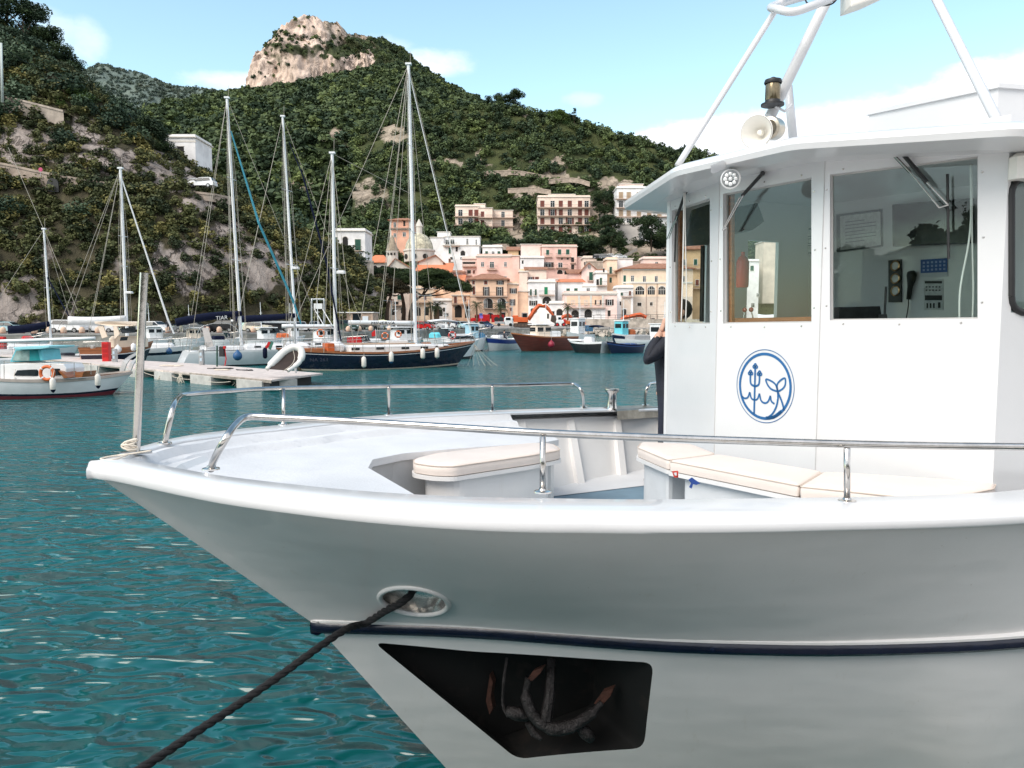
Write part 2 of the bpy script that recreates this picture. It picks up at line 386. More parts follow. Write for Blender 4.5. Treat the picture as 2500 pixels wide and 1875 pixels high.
bake('mountain_woods', FAR, scatter(g1, 7600, (4.0, 7.2), lambda x, y: .6 if ell(x, y, [(800, 345, 60, 35, 1), (740, 450, 60, 22, 1)]) > .5 else 1, .35), LEAF)
# cliff: its own steep mass above the wooded shoulder
cl_rows = [
 [(600, 275, 835), (640, 268, 830), (700, 255, 830), (780, 245, 840), (860, 230, 855), (920, 222, 865), (980, 225, 875), (1040, 250, 885)],
 [(604, 195, 848), (640, 178, 840), (700, 165, 842), (780, 158, 855), (860, 150, 875), (920, 150, 890), (980, 158, 900), (1040, 198, 900)],
 [(612, 150, 855), (640, 138, 848), (700, 125, 850), (780, 112, 865), (860, 118, 890), (920, 130, 910), (985, 150, 920), (1040, 195, 920)],
 [(624, 135, 875), (660, 110, 872), (700, 90, 868), (750, 78, 880), (820, 88, 900), (870, 104, 930), (930, 118, 960), (990, 142, 960), (1040, 192, 950)],
 [(640, 128, 900), (680, 96, 900), (720, 66, 900), (748, 44, 905), (775, 40, 908), (800, 52, 912), (850, 84, 930), (880, 100, 1000), (940, 112, 1040), (1000, 138, 1040), (1040, 190, 1000)],
 [(660, 190, 960), (750, 100, 960), (850, 120, 980), (940, 150, 1080), (1040, 230, 1050)]]
g2 = loft(cl_rows, 210, 18, 15, .04, 8, .3)
CLF = terrain_mat('sunlit_limestone', (.075, .09, .045), (.05, .06, .03), (.76, .60, .50), (.50, .39, .32), .055, 0, (1, 1, .28))  # pinkish limestone, tone lightened to stand in for sun on the peak alone
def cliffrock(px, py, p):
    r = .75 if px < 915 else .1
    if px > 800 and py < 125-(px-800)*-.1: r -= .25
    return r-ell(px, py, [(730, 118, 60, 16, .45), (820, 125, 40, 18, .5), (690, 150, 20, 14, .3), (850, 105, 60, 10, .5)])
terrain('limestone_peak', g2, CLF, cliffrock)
bake('peak_scrub', FAR, scatter(g2, 2400, (1.8, 4.2), lambda x, y: .9 if x > 900+(y-100)*.3 else (.55 if ell(x, y, [(720, 112, 75, 20, 1), (830, 118, 60, 24, 1), (690, 90, 60, 14, 1)]) > .3 else .05), .35), LEAF)
# spur behind the town, terraced
sp_rows = [
 [(860, 780, 215), (1000, 775, 225), (1250, 770, 235), (1500, 770, 235), (1750, 770, 235), (2600, 780, 235)],
 [(860, 640, 245), (1000, 620, 262), (1250, 600, 285), (1500, 600, 285), (1750, 610, 270), (2600, 650, 260)],
 [(860, 540, 290), (1000, 545, 300), (1250, 560, 305), (1500, 560, 305), (1750, 560, 300), (2600, 600, 290)],
 [(860, 470, 330), (1000, 450, 330), (1250, 450, 335), (1500, 455, 335), (1750, 470, 325), (2600, 560, 320)],
 [(860, 380, 380), (1000, 345, 370), (1250, 350, 370), (1500, 390, 365), (1750, 425, 355), (2600, 520, 340)],
 [(860, 330, 420), (1000, 295, 410), (1120, 268, 400), (1240, 268, 395), (1370, 290, 390), (1500, 340, 385), (1640, 378, 380), (1760, 395, 375), (2600, 500, 360)],
 [(860, 400, 470), (1120, 330, 450), (1500, 400, 440), (1760, 450, 430), (2600, 560, 410)]]
g3 = loft(sp_rows, 190, 14, 4, .03, 11)
SPM = terrain_mat('spur_ground', (.075, .085, .035), (.045, .055, .025), (.46, .38, .30), (.27, .22, .17), .12)
ROCK3 = [(1410, 600, 45, 30, .9), (1340, 610, 25, 30, .7), (1250, 560, 30, 45, .9), (1470, 535, 28, 45, .9), (1590, 620, 50, 35, .9), (1500, 620, 40, 25, .7), (1370, 435, 60, 10, .8), (1290, 470, 55, 10, .7), (1200, 425, 60, 8, .6), (1300, 270, 25, 14, .7), (1490, 450, 50, 16, .7), (900, 480, 60, 40, .45), (960, 330, 40, 30, .4), (1130, 395, 80, 8, .6), (1330, 398, 70, 7, .6), (1600, 560, 40, 20, .7)]
terrain('hillside', g3, SPM, lambda px, py, p: .1+ell(px, py, ROCK3))
bake('hillside_woods', MID, scatter(g3, 4300, (2.2, 4.0), lambda x, y: (.12 if ell(x, y, ROCK3) > .35 else 1)*(0.0 if y > 690 else 1), .45, seed=4), LEAF)
# near slope on the left
lf_rows = [
 [(-700, 800, 96), (0, 792, 101), (300, 786, 106), (600, 782, 116), (850, 780, 126), (935, 782, 140)],
 [(-700, 620, 108), (0, 610, 110), (300, 600, 114), (600, 640, 122), (800, 680, 131), (935, 730, 145)],
 [(-700, 460, 119), (0, 445, 121), (280, 478, 123), (480, 480, 129), (600, 530, 136), (740, 590, 144), (860, 640, 152), (935, 720, 155)],
 [(-700, 440, 125), (0, 418, 126), (280, 462, 127), (480, 468, 134), (600, 520, 142), (740, 585, 150), (860, 630, 156), (935, 720, 158)],
 [(-700, 250, 138), (0, 270, 139), (150, 300, 139), (300, 350, 141), (420, 408, 145), (540, 458, 150), (700, 560, 158), (850, 625, 165), (935, 720, 165)],
 [(-700, -250, 168), (0, 75, 166), (130, 148, 163), (240, 248, 160), (330, 318, 160), (405, 380, 162), (520, 445, 164), (700, 560, 172), (840, 625, 178), (935, 720, 175)],
 [(-700, -200, 215), (0, 160, 210), (240, 330, 205), (410, 440, 200), (700, 600, 205), (840, 660, 205), (935, 735, 200)]]
g4 = loft(lf_rows, 200, 16, 2.3, .06, 2)
LFM = terrain_mat('left_slope_ground', (.085, .075, .045), (.05, .045, .03), (.40, .345, .31), (.22, .185, .165), .3)
ROCK4 = [(60, 350, 70, 55, 1), (200, 330, 60, 35, .8), (260, 380, 60, 40, .8), (350, 400, 70, 40, .7), (170, 400, 40, 25, .6), (430, 440, 60, 35, .8), (480, 500, 55, 30, .7), (560, 600, 60, 60, .85), (630, 650, 50, 70, .8), (470, 660, 70, 70, .75), (380, 640, 40, 50, .6), (65, 740, 50, 50, 1), (110, 600, 25, 45, .9), (10, 760, 30, 40, .8), (180, 760, 25, 30, .6), (720, 640, 50, 60, .6), (840, 620, 60, 40, .6), (900, 700, 40, 60, .6), (300, 660, 35, 50, .4)]
terrain('rocky_slope', g4, LFM, lambda px, py, p: .05+ell(px, py, ROCK4))
def p4(x, y):
    r = ell(x, y, ROCK4)
    return .32 if r > .6 else (.7 if r > .35 else 1)
bake('slope_scrub', MID, scatter(g4, 9500, (.6, 1.8), lambda x, y: p4(x, y) if y > 330 else .8, .4, (0, 1.0), seed=6), LEAFN)
bake('slope_trees', NEAR, scatter(g4, 620, (2.2, 3.6), lambda x, y: 1.0 if (y < 395 and x < 420 and ell(x, y, ROCK4) < .3) else (.10 if y > 430 and p4(x, y) > .9 else 0), .6, (0, .5), seed=9), leaf_mat('slope_tree_foliage', (.045, .075, .046), (.10, .145, .085), (.17, .21, .10), .05))
# ================================================================ the white passenger boat
m, T, b = newmat('white_boat_paint'); tc = T.add('ShaderNodeTexCoord').outputs['Object']
st_ = T.add('ShaderNodeMapping', {0: tc, 3: (1, 1, .10)}).outputs[0]; lg_ = T.add('ShaderNodeMapping', {0: tc, 3: (.25, .25, 2.2)}).outputs[0]
c = T.mix(T.ramp(T.noise(tc, 1.1, 5, .6), .3, .7), (.68, .662, .648), (.725, .708, .695))
c = T.mix(T.math('MULTIPLY', T.ramp(T.noise(st_, 9, 6, .65), .60, .80), .28), c, (.50, .45, .38))
c = T.mix(T.math('MULTIPLY', T.ramp(T.noise(lg_, 7, 7, .7), .62, .78), .22), c, (.42, .42, .42))
c = T.mix(T.math('MULTIPLY', T.ramp(T.noise(tc, 26, 4, .6), .71, .76), .5), c, (.40, .34, .28))
T.put(b.inputs['Base Color'], c); T.put(b.inputs['Roughness'], T.math('ADD', .30, T.math('MULTIPLY', T.noise(tc, 3, 5), .22))); b.inputs['Coat Weight'].default_value = .2
hb_ = T.math('ADD', T.noise(T.add('ShaderNodeMapping', {0: tc, 3: (.6, .6, 1.6)}).outputs[0], 1.7, 2), T.math('MULTIPLY', T.noise(tc, 30, 4, .65), .035))
T.put(b.inputs['Normal'], T.add('ShaderNodeBump', {'Strength': .55, 'Distance': .03, 'Height': hb_}).outputs[0]); WHITE = m
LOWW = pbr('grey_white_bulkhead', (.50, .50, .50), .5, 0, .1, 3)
DECKW = pbr('white_deck_paint', (.67, .665, .67), .55, 0, .05, 3, .2, (.56, .54, .50, .25), bscale=40)
CABW = pbr('white_cabin_paint', (.655, .655, .66), .30, 0, .03, 1.5, .05, coat=.35, bscale=30)
STEEL = pbr('polished_steel', (.60, .57, .54), .17, 1, .18, 9, .05, (.42, .34, .27, .35))
NAVY = pbr('navy_gloss_paint', (.0025, .005, .018), .25, 0, .3, 6, .15, (.02, .04, .11, .3), coat=.2)
BLACKP = pbr('black_rubber', (.012, .012, .013), .5, 0, .2, 8)
CREAM = pbr('cream_vinyl', (.72, .63, .57), .5, 0, .04, 3, .15, bscale=5)
A27 = math.radians(27); UX, UY = math.cos(A27), math.sin(A27); BX, BY = -2.242, 4.158
def Bt(t, n, z): return Vector((BX+t*UX-n*UY, BY+t*UY+n*UX, z))
def dz(t): return .75+.04*min(max(t, 0), 6)
NG = ([0, .05, .12, .39, .63, 1.08, 1.53, 2.02, 2.37, 2.95, 4.06, 5.5, 14], [.02, .09, .17, .61, .95, 1.42, 1.74, 1.95, 2.08, 2.24, 2.48, 2.53, 2.5])
FG = ([0, .05, .12, .22, .51, .9, 1.29, 1.8, 2.44, 3.1, 3.97, 5.77, 14], [.02, .10, .22, .5, .95, 1.27, 1.5, 1.83, 2.10, 2.26, 2.40, 2.5, 2.5])
SB = ([1.15, 1.91, 2.72, 3.3, 3.76, 4.43, 5.1, 6, 8, 14], [0, .556, 1.24, 1.635, 1.89, 2.18, 2.36, 2.45, 2.48, 2.45])
def DS(t): return 1.76+.11*math.exp(-max(0, t-1.15)/2.2)
LB = ([2.25, 3.0, 3.8, 4.6, 6, 14], [0, .5, 1.05, 1.55, 2.1, 2.3])
def smooth_tab(tab):
    pts = smoothpath([(x, y, 0) for x, y in zip(*tab)], 8); return [p.x for p in pts], [p.y for p in pts]
NG, FG, SB, LB = [smooth_tab(q) for q in (NG, FG, SB, LB)]
TT = 12.0; NS = 64
boat = thing('passenger_boat', (BX+5*UX, BY+5*UY, 0), 'large white passenger boat with faceted wheelhouse and a round blue emblem', 'boat')
def lev(kind, s, side):
    q = s**1.6
    if kind == 'G': t = q*TT; return t, max(0, interp(t, *(NG if side < 0 else FG))-.02)*(s > 0), CAMZ-dz(t)-.085
    if kind == 'S': t = 1.15+q*(TT-1.15); return t, interp(t, *SB), CAMZ-DS(t)
    t = 2.25+q*(TT-2.25); return t, interp(t, *LB), -.15
def hull_ring(s):
    def sidepts(side):
        g, st, l = (np.array(lev(k, s, side)) for k in 'GSL'); r = []
        for i in range(8):
            w_ = i/7; p = g*(1-w_)+st*w_; p[1] = max(0, p[1]-.11*4*w_*(1-w_)*min(1, p[1]/.7)*max(.25, 1-p[0]/7)); r.append(p)
        for i in range(1, 6):
            w_ = i/5; p = st*(1-w_)+l*w_; r.append(p)
        return [Bt(p[0], p[1]*side, p[2]) for p in r]
    near, far = sidepts(-1), sidepts(1)
    def inner(side):
        g = lev('G', s, side); st = lev('S', s, side); t1 = g[0]+.25*(1-s); n1 = max(0, g[1]-.2)*(s > 0)
        td = g[0]*.2+st[0]*.8+.3*(1-s); nd = max(0, interp(td, *SB)*.8+.2*interp(td, *NG)-.14-.24*min(1, max(0, td-1.5)))*(s > .0)
        nd = nd if s > 0 else 0
        return Bt(t1, n1*side, g[2]), Bt(td, nd*side, 1.58)
    a, b_ = inner(-1); c, d = inner(1)
    return near+far[::-1]+[c, d, b_, a]
hm = MB(); hm.rows([hull_ring(i/NS) for i in range(NS+1)], 0, True)
hm.f.append(tuple(range(NS*len(hull_ring(0)), (NS+1)*len(hull_ring(0))))); hm.m.append(0)
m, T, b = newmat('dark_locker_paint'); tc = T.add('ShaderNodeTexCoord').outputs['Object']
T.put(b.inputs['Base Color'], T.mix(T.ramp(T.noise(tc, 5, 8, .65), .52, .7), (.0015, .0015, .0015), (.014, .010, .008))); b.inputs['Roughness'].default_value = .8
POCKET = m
HAWSE = pbr('worn_hawse_steel', (.86, .84, .81), .16, .8, .1, 6, .1, (.55, .45, .38, .35)); hull = hm.build('hull', [WHITE, POCKET, HAWSE], boat)
bm = bmesh.new(); bm.from_mesh(hull.data); bmesh.ops.remove_doubles(bm, verts=bm.verts, dist=2e-4); bmesh.ops.dissolve_degenerate(bm, edges=bm.edges, dist=1e-5)
bmesh.ops.triangulate(bm, faces=bm.faces); bmesh.ops.recalc_face_normals(bm, faces=bm.faces); bm.to_mesh(hull.data); bm.free()
def onplane(px, py, p0, nr):
    r = direction(px, py); return CAM+r*((Vector(p0)-CAM).dot(nr)/r.dot(nr))
def roundpoly(pts, r, k=5):
    """2-D polygon with rounded corners"""
    out = []; n = len(pts)
    for i in range(n):
        a, c, e = (Vector(pts[(i+j) % n]) for j in (-1, 0, 1)); q = min(r, (a-c).length*.45, (e-c).length*.45)
        p0 = c+(a-c).normalized()*q; p1 = c+(e-c).normalized()*q
        for j in range(k+1):
            t = j/k; out.append(p0*(1-t)**2+c*2*t*(1-t)+p1*t*t)
    return out
def sp(t, side=-1): 
    return Bt(t, interp(t, *SB)*side, CAMZ-DS(t))
# anchor locker in the bow below the blue strake
pa, pb = sp(2.0), sp(4.0); pc = Bt(3.3, -interp(3.3, *LB), -.1); pn = (pb-pa).cross(pc-pa).normalized()
if pn.y > 0: pn = -pn
lock = roundpoly([(912, 1568), (1150, 1590), (1596, 1618), (1572, 1826), (1262, 1853)], 26)
bpy.context.view_layer.update()
def hullhit(px, py):
    im = chain(hull).inverted(); o_ = im @ CAM; d_ = (im.to_3x3() @ direction(px, py)).normalized()
    ok, lc, nr, i = hull.ray_cast(o_, d_); return (chain(hull) @ lc) if ok else onplane(px, py, pa, pn)
inw = Vector((-UY, UX, 0))*.75; poly = [hullhit(p.x, p.y) for p in lock]
def tn(p): return (p.x-BX)*UX+(p.y-BY)*UY, -(p.x-BX)*UY+(p.y-BY)*UX
back = [p+inw.normalized()*max(.05, min(.6, -.04-tn(p)[1])) for p in poly]; front = [p-inw*.4 for p in poly]; n_ = len(poly)
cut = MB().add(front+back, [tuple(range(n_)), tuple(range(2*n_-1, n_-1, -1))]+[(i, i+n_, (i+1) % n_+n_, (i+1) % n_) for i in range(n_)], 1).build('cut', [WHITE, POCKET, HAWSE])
h0, h1_, h2_ = hullhit(931, 1458), hullhit(1091, 1476), hullhit(1011, 1496); hc_ = (h0+h1_)/2; hn_ = (h1_-h0).cross(h2_-h0).normalized()
hz = [onplane(1011+80*math.cos(q)-3*math.sin(q), 1467+10*math.cos(q)+28*math.sin(q), hc_, hn_) for q in np.linspace(0, 2*math.pi, 28)[:-1]]
ringp = [hullhit(1011+84*math.cos(q)-3*math.sin(q), 1467+10.5*math.cos(q)+32*math.sin(q)) for q in np.linspace(0, 2*math.pi, 37)[:-1]]
RH = [hullhit(1030, 1452)+inw*.16, hullhit(1008, 1458)+inw*.06, hullhit(972, 1468)-inw*.045, hullhit(935, 1486)-inw*.055, hullhit(885, 1514)-inw*.075]
cut2 = MB().prism([p-inw*.3 for p in hz], inw*.42, 2).build('cut', [WHITE, POCKET, HAWSE])
for c_ in (cut, cut2):
    md = hull.modifiers.new('b', 'BOOLEAN'); md.operation = 'DIFFERENCE'; md.solver = 'EXACT'; md.object = c_
bpy.context.view_layer.update()
me = bpy.data.meshes.new_from_object(hull.evaluated_get(bpy.context.evaluated_depsgraph_get())); hull.modifiers.clear(); hull.data = me
for c_ in (cut, cut2): bpy.data.objects.remove(c_)
me.polygons.foreach_set('use_smooth', [True]*len(me.polygons)); me.set_sharp_from_angle(angle=math.radians(28))
# steel ring around the hawse hole: follow the hull surface along each ray
dg = bpy.context.evaluated_depsgraph_get()
def onhull(px, py):
    im = chain(hull).inverted(); o_ = im @ CAM; d_ = (im.to_3x3() @ direction(px, py)).normalized()
    ok, loc, nr, i = hull.ray_cast(o_, d_); return (chain(hull) @ loc) if ok else None
MB().tube(ringp+[ringp[0]], .017, 8, caps=False).build('hawse_ring', WHITE, boat, 1)
# rubbing strake: navy with a white upper lip
def sweep(pts, prof, out, mi=None):
    rows = []
    for p, o_ in zip(pts, out): rows.append([p+o_*a+Vector((0, 0, b_)) for a, b_ in prof])
    return rows
ts = [1.12+(11.5-1.12)*(i/50)**1.5 for i in range(51)]
for side in (-1, 1):
    pts = [sp(t, side) for t in ts]; out_ = [Bt(0, side, 0)-Bt(0, 0, 0) for t in ts]; out_[0] = out_[0]*.2
    mb = MB(); mb.rows(sweep(pts, [(-.06, .035), (.03, .026), (.046, .008), (.046, -.026), (.028, -.044), (-.06, -.048)], out_), 0)
    mb.build('rubbing_strake', NAVY, boat, 40)
    mb = MB(); mb.rows(sweep(pts, [(-.06, .07), (.026, .05), (.042, .038), (.04, .024), (-.06, .03)], out_), 0)
    mb.build('strake_lip', WHITE, boat, 40)
# gunwale cap
PROF = [(-.33, -.02), (-.33, -.002), (-.31, .004), (-.05, .002), (-.022, -.004), (-.006, -.016), (-.002, -.024), (.006, -.028), (.020, -.034), (.026, -.046), (.026, -.076), (.016, -.088), (-.03, -.090), (-.2, -.090)]
for side, tab in ((-1, NG), (1, FG)):
    rows = []
    for i in range(91):
        t = -.03+11.5*(i/90)**2.0; n0 = interp(max(t, 0), *tab); tn = interp(max(t, 0)+.02, *tab)-n0
        sl = min(1, tn/.02/1.2); # near the bow the outward direction swings forward
        r = []
        for o_, h in PROF:
            n_ = max(0, n0+o_*(1-.45*min(1, sl*.6))) ; tt = t-(max(o_, -.05)+.05)*min(.5, sl*.3)
            r.append(Bt(tt, n_*side, CAMZ-dz(t)+h))
        rows.append(r)
    MB().rows(rows).build('gunwale', CABW, boat, 50)
# foredeck with its cut-out
def tedge(n): return 1.5 if n < 0 else interp(abs(n), [0, .3, .5, .62, .72, .8, .9, 1.2, 3], [1.5, 1.62, 1.9, 2.35, 2.9, 3.25, 3.42, 3.5, 3.55])
rows = []; lip = []
for i in range(161):
    n_ = -2.2+4.4*i/160; tab = NG if n_ < 0 else FG
    tb = interp(abs(n_)+.13, tab[1][:90], tab[0][:90]); te = max(tedge(n_), tb+.01); r = []
    for j in range(41):
        t = tb+(te-tb)*j/40; hb = interp(t, *tab)-.13; e = 1-min(1, abs(n_)/max(hb, .05))
        q_ = max(0, hb-abs(n_)); z = CAMZ-dz(t)-.012-.05*min(1, max(0, q_-.2)/.05)-.045*min(1, max(0, q_-.36)/.04)
        r.append(Bt(t, n_, z))
    rows.append(r)
mb = MB().rows(rows); ed = [r[-1] for r in rows]
mb.rows([ed, [p-Vector((0, 0, .05)) for p in ed], [p-Vector((0, 0, .05))-Vector((UX, UY, 0))*.05 for p in ed]])
mb.build('foredeck', DECKW, boat, 35)
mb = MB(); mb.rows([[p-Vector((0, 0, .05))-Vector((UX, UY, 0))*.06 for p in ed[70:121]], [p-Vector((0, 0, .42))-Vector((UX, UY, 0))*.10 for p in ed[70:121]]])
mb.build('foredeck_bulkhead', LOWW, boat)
# deck sole sheet
mb = MB(); ts2 = [2.2+i*.4 for i in range(24)]
mb.rows([[Bt(t, -interp(t, *SB)*.8, 1.6), Bt(t, 0, 1.602), Bt(t, interp(t, *SB)*.86, 1.6)] for t in ts2]); mb2 = MB(); mb2.rows([[Bt(t, 1.36, 1.606), Bt(t, interp(t, *SB)*.86+.1, 1.606)] for t in ts2]); mb2.build('deck_margin', DECKW, boat); mb.build('deck', pbr('blue_grey_deck', (.16, .24, .30), .7, 0, .15, 3, .2), boat)
# frames inside the far bulwark
for t in [3.66, 4.28, 4.9, 5.52, 6.2]:
    a = Bt(t, interp(t, *FG)-.17, CAMZ-dz(t)-.1); c = Bt(t-.15, interp(t, *SB)*.8+.2*interp(t, *FG)-.36, 1.6)
    du = Vector((UX, UY, 0))*.075; dn = Vector((UY, -UX, 0))*.09
    MB().prism([a, a+dn, c+dn*1.2, c], du).build('bulwark_frame', WHITE, boat)
# handrails: measured along the tube, height above the cap
def railpt(px, py, h):
    t = 1.0
    for _ in range(30):
        p = G(px, py, CAMZ-dz(t)+h); t = (p.x-BX)*UX+(p.y-BY)*UY
    return p
def rail(name, path, r, posts, k=5, label=None):
    pts = [railpt(*q) for q in path]; o = MB().tube(smoothpath(pts, k), r, 12).build(name, STEEL, boat, 1)
    for (x, yb, yt) in posts:
        p = railpt(x, yb, .0); q = railpt(x, yt, .27); q = Vector((p.x, p.y, q.z)) if False else q
        MB().tube([p, q], r*.8, 10).build('stanchion', STEEL, o, 1)
        MB().lathe([(.001, .0), (r*2.3, .0), (r*2.2, .007), (r*1.2, .011), (r*.9, .02)], 18, 0, Matrix.Translation(p)).build('flange', STEEL, o, 30)
    for e in (0, -1):
        if path[e][2] < .03:
            MB().lathe([(.001, .0), (r*2.4, .0), (r*2.3, .007), (r*1.2, .011), (r*1., .02)], 18, 0, Matrix.Translation(pts[e])).build('flange', STEEL, o, 30)
    return o
rail('handrail', [(515, 1146, .005), (523, 1122, .07), (548, 1076, .19), (575, 1037, .255), (606, 1018, .283), (680, 1020, .285), (850, 1028, .285), (1100, 1043, .285), (1330, 1057, .285), (1700, 1072, .285), (2075, 1084, .285), (2300, 1088, .285), (2520, 1091, .285), (2800, 1096, .285)], .019, [(1325, 1202, 1066), (2068, 1224, 1094)])
rail('handrail', [(402, 1083, .005), (408, 1055, .08), (423, 995, .23), (436, 972, .265), (458, 963, .275), (560, 955, .275), (687, 948, .275), (951, 943, .275), (1203, 941, .275), (1380, 937, .275), (1407, 941, .265), (1421, 958, .2), (1425, 994, .005)], .018, [(692, 1037, 950), (949, 1013, 945), (1202, 1003, 943)])
rail('handrail', [(1575, 989, .005), (1576, 962, .16), (1583, 943, .25), (1600, 935, .275), (1700, 928, .275)], .018, [])
# jackstaff
p = railpt(332, 1108, 0); MB().tube([p, P(352, 666, p.y)], .0225, 14).build('jackstaff', STEEL, boat, 40)
MB().cbox(p+Vector((.0, 0, .008)), (.17, .06, .014), .006, 0, Matrix.Rotation(A27, 3, 'Z')).build('jackstaff_foot', STEEL, boat)
# towing bollard on the far gunwale
p = railpt(1494, 999, 0)
o = MB().lathe([(.06, 0), (.052, .02), (.047, .1), (.05, .17), (.075, .2), (.08, .21), (.078, .222), (.03, .226)], 20, 0, Matrix.Translation(p)).build('mooring_bollard', STEEL, boat, 40)
q = [railpt(1462, 994, .004), railpt(1568, 989, .004)]
iv = Vector((UY, -UX, 0))
mb = MB(); mb.rows([[a+iv*.06+Vector((0, 0, .006)) for a in q], [a+iv*.32+Vector((0, 0, .008)) for a in q], [a+iv*.35+Vector((0, 0, -.006)) for a in q], [a+iv*.36+Vector((0, 0, -.10)) for a in q], [a+iv*.33+Vector((0, 0, -.105)) for a in q]])
mb.build('chafe_plate', pbr('bronze_plate', (.36, .32, .26), .35, .85, .25, 9, .2, (.2, .17, .12, .6)), o)
# ---------------------------------------------------------------- wheelhouse
C = [Vector((1.415, 7.06)), Vector((1.62, 6.17)), Vector((2.105, 5.335)), Vector((2.88, 4.60))]
ZB, ZT = 1.585, CAMZ+1.19
cabin = MB()
SIDE = C[3]+Vector((math.cos(.33), math.sin(.33)))*4.2
def facet(A, B): 
    d = (B-A); nr = Vector((d.y, -d.x, 0)).normalized()
    if nr.y > 0: nr = -nr
    return Vector((A.x, A.y, 0)), nr
def wallring(mb, A, B, hole, th=.055, mi=0, zt=None):
    """wall from A to B with a four-cornered hole given in the photograph"""
    p0, nr = facet(A, B); zt = zt or ZT
    o4 = [Vector((A.x, A.y, ZB)), Vector((B.x, B.y, ZB)), Vector((B.x, B.y, zt)), Vector((A.x, A.y, zt))]
    h4 = [onplane(x, y, p0, nr) for x, y in hole]; k = [v-nr*th for v in o4]; l = [v-nr*th for v in h4]
    n = len(h4); 
    mb.add(o4+h4+k+l, [(i, (i+1) % 4, 4+(i+1) % 4, 4+i) for i in range(4)]+[(8+i, 12+i, 12+(i+1) % 4, 8+(i+1) % 4) for i in range(4)]+[(4+i, 4+(i+1) % 4, 12+(i+1) % 4, 12+i) for i in range(4)], mi)
    return h4, nr
HOLES = [[(1640, 789), (1733, 791), (1733, 484), (1640, 514)], [(1765, 790), (1981, 787), (1981, 433), (1765, 473)], [(2026, 782), (2387, 778), (2387, 381), (2026, 426)]]
WIN = []
for i in range(3): WIN.append(wallring(cabin, C[i], C[i+1], HOLES[i]))
sd = (SIDE-C[3]).normalized(); snr = facet(C[3], SIDE)[1]; sp0 = Vector((C[3].x, C[3].y, 0))
sh = [(2468, 763), (2680, 770), (2680, 430), (2468, 437)]
SW = wallring(cabin, C[3], SIDE, sh)
FARD = Vector((UX, UY)); FE = C[0]+FARD*1.75
cab = cabin.build('cabin', CABW, boat)
# far side wall of the wheelhouse: window, door opening
p0f, nrf = facet(C[0], FE)
def fw(px, z): q = onplane(px, 785, p0f, nrf); return Vector((q.x, q.y, z))
mb = MB()
def fpanel(x0, x1, z0, z1): 
    a, b_ = fw(x0, z0), fw(x1, z0); mb.prism([a, b_, fw(x1, z1), fw(x0, z1)], (-.04*UY, .04*UX, 0))
zs = [ZB, CAMZ-.05, CAMZ+.72, CAMZ+1.18]
fpanel(1631, 1660, ZB, zs[3]); fpanel(1660, 1722, ZB, zs[1]); fpanel(1660, 1722, zs[2], zs[3]); fpanel(1722, 1790, ZB, zs[3]); fpanel(1790, 1822, ZB, zs[3]); fpanel(1822, 1896, zs[2]+.05, zs[3]); fpanel(1822, 1896, ZB, ZB+.1); fpanel(1896, 1975, ZB, zs[3])
mb.build('far_wall', CABW, cab)
# back wall
bw0 = Vector((FE.x, FE.y, 0)); bwd = Vector((UY, -UX, 0)); bnr = Vector((-UX, -UY, 0))
def ob(px, py, off=0.0): return onplane(px, py, bw0+bnr*off, bnr)
k = 1.0
while True:
    e = bw0+bwd*k
    if (Vector((e.x, e.y))-C[3]).dot(Vector((snr.x, snr.y))) > -.08 or k > 5: break
    k += .05
MB().prism([bw0+Vector((0, 0, ZB)), bw0+bwd*k+Vector((0, 0, ZB)), bw0+bwd*k+Vector((0, 0, ZT)), bw0+Vector((0, 0, ZT))], -bnr*.04).build('back_wall', CABW, cab)
MB().prism([(C[0].x+.06, C[0].y+.02, ZB+.3), (C[1].x+.08, C[1].y+.03, ZB+.3), (C[2].x+.07, C[2].y+.06, ZB+.3), (C[3].x+.0, C[3].y+.08, ZB+.3), (bw0+bwd*k).xy.to_3d()+Vector((0, 0, ZB+.3)), bw0+Vector((0, 0, ZB+.3))], (0, 0, -.03)).build('wheelhouse_floor', pbr('teak_floor', (.25, .16, .09), .6, 0, .2, 4), cab)
GL = glass('wheelhouse_glass', (.90, .94, .93), .07); WOOD = pbr('varnished_wood', (.30, .10, .035), .3, 0, .3, 6, .1, coat=.4, aniso=(1, 1, 6))
GASK = BLACKP
for (h4, nr), wood in zip(WIN, (1, 1, 0)):
    q = [v-nr*.035 for v in h4]; o = MB().prism(q, -nr*.006).build('window', GL, cab)
    c_ = sum(h4, Vector())/4
    mb = MB()
    for i in range(4):
        a, b_ = h4[i], h4[(i+1) % 4]; ai, bi = (v+(c_-v).normalized()*.012 for v in (a, b_)); mb.prism([v-nr*.03 for v in (a, b_, bi, ai)], -nr*.02)
    mb.build('window_frame', pbr('grey_sealant', (.45, .44, .43), .6), o)
    if wood:
        a, b_ = h4[0], h4[3]; e = (h4[1]-h4[0]).normalized()*.035; MB().prism([a-nr*.06, b_-nr*.06, b_-nr*.06+e, a-nr*.06+e], -nr*.03).build('wooden_jamb', WOOD, o)
# side window in a black gasket
sg = roundpoly([(x, y) for x, y in sh], 40); sgp = [onplane(v.x, v.y, sp0, snr) for v in sg]; cc = sum(sgp, Vector())/len(sgp)
o = MB().prism([cc+(v-cc)*1.0-snr*.02 for v in [onplane(x, y, sp0, snr) for x, y in sh]], -snr*.006).build('window', GL, cab)
MB().tube(sgp+[sgp[0]], .022, 8, caps=False).build('window_gasket', GASK, o, 1)
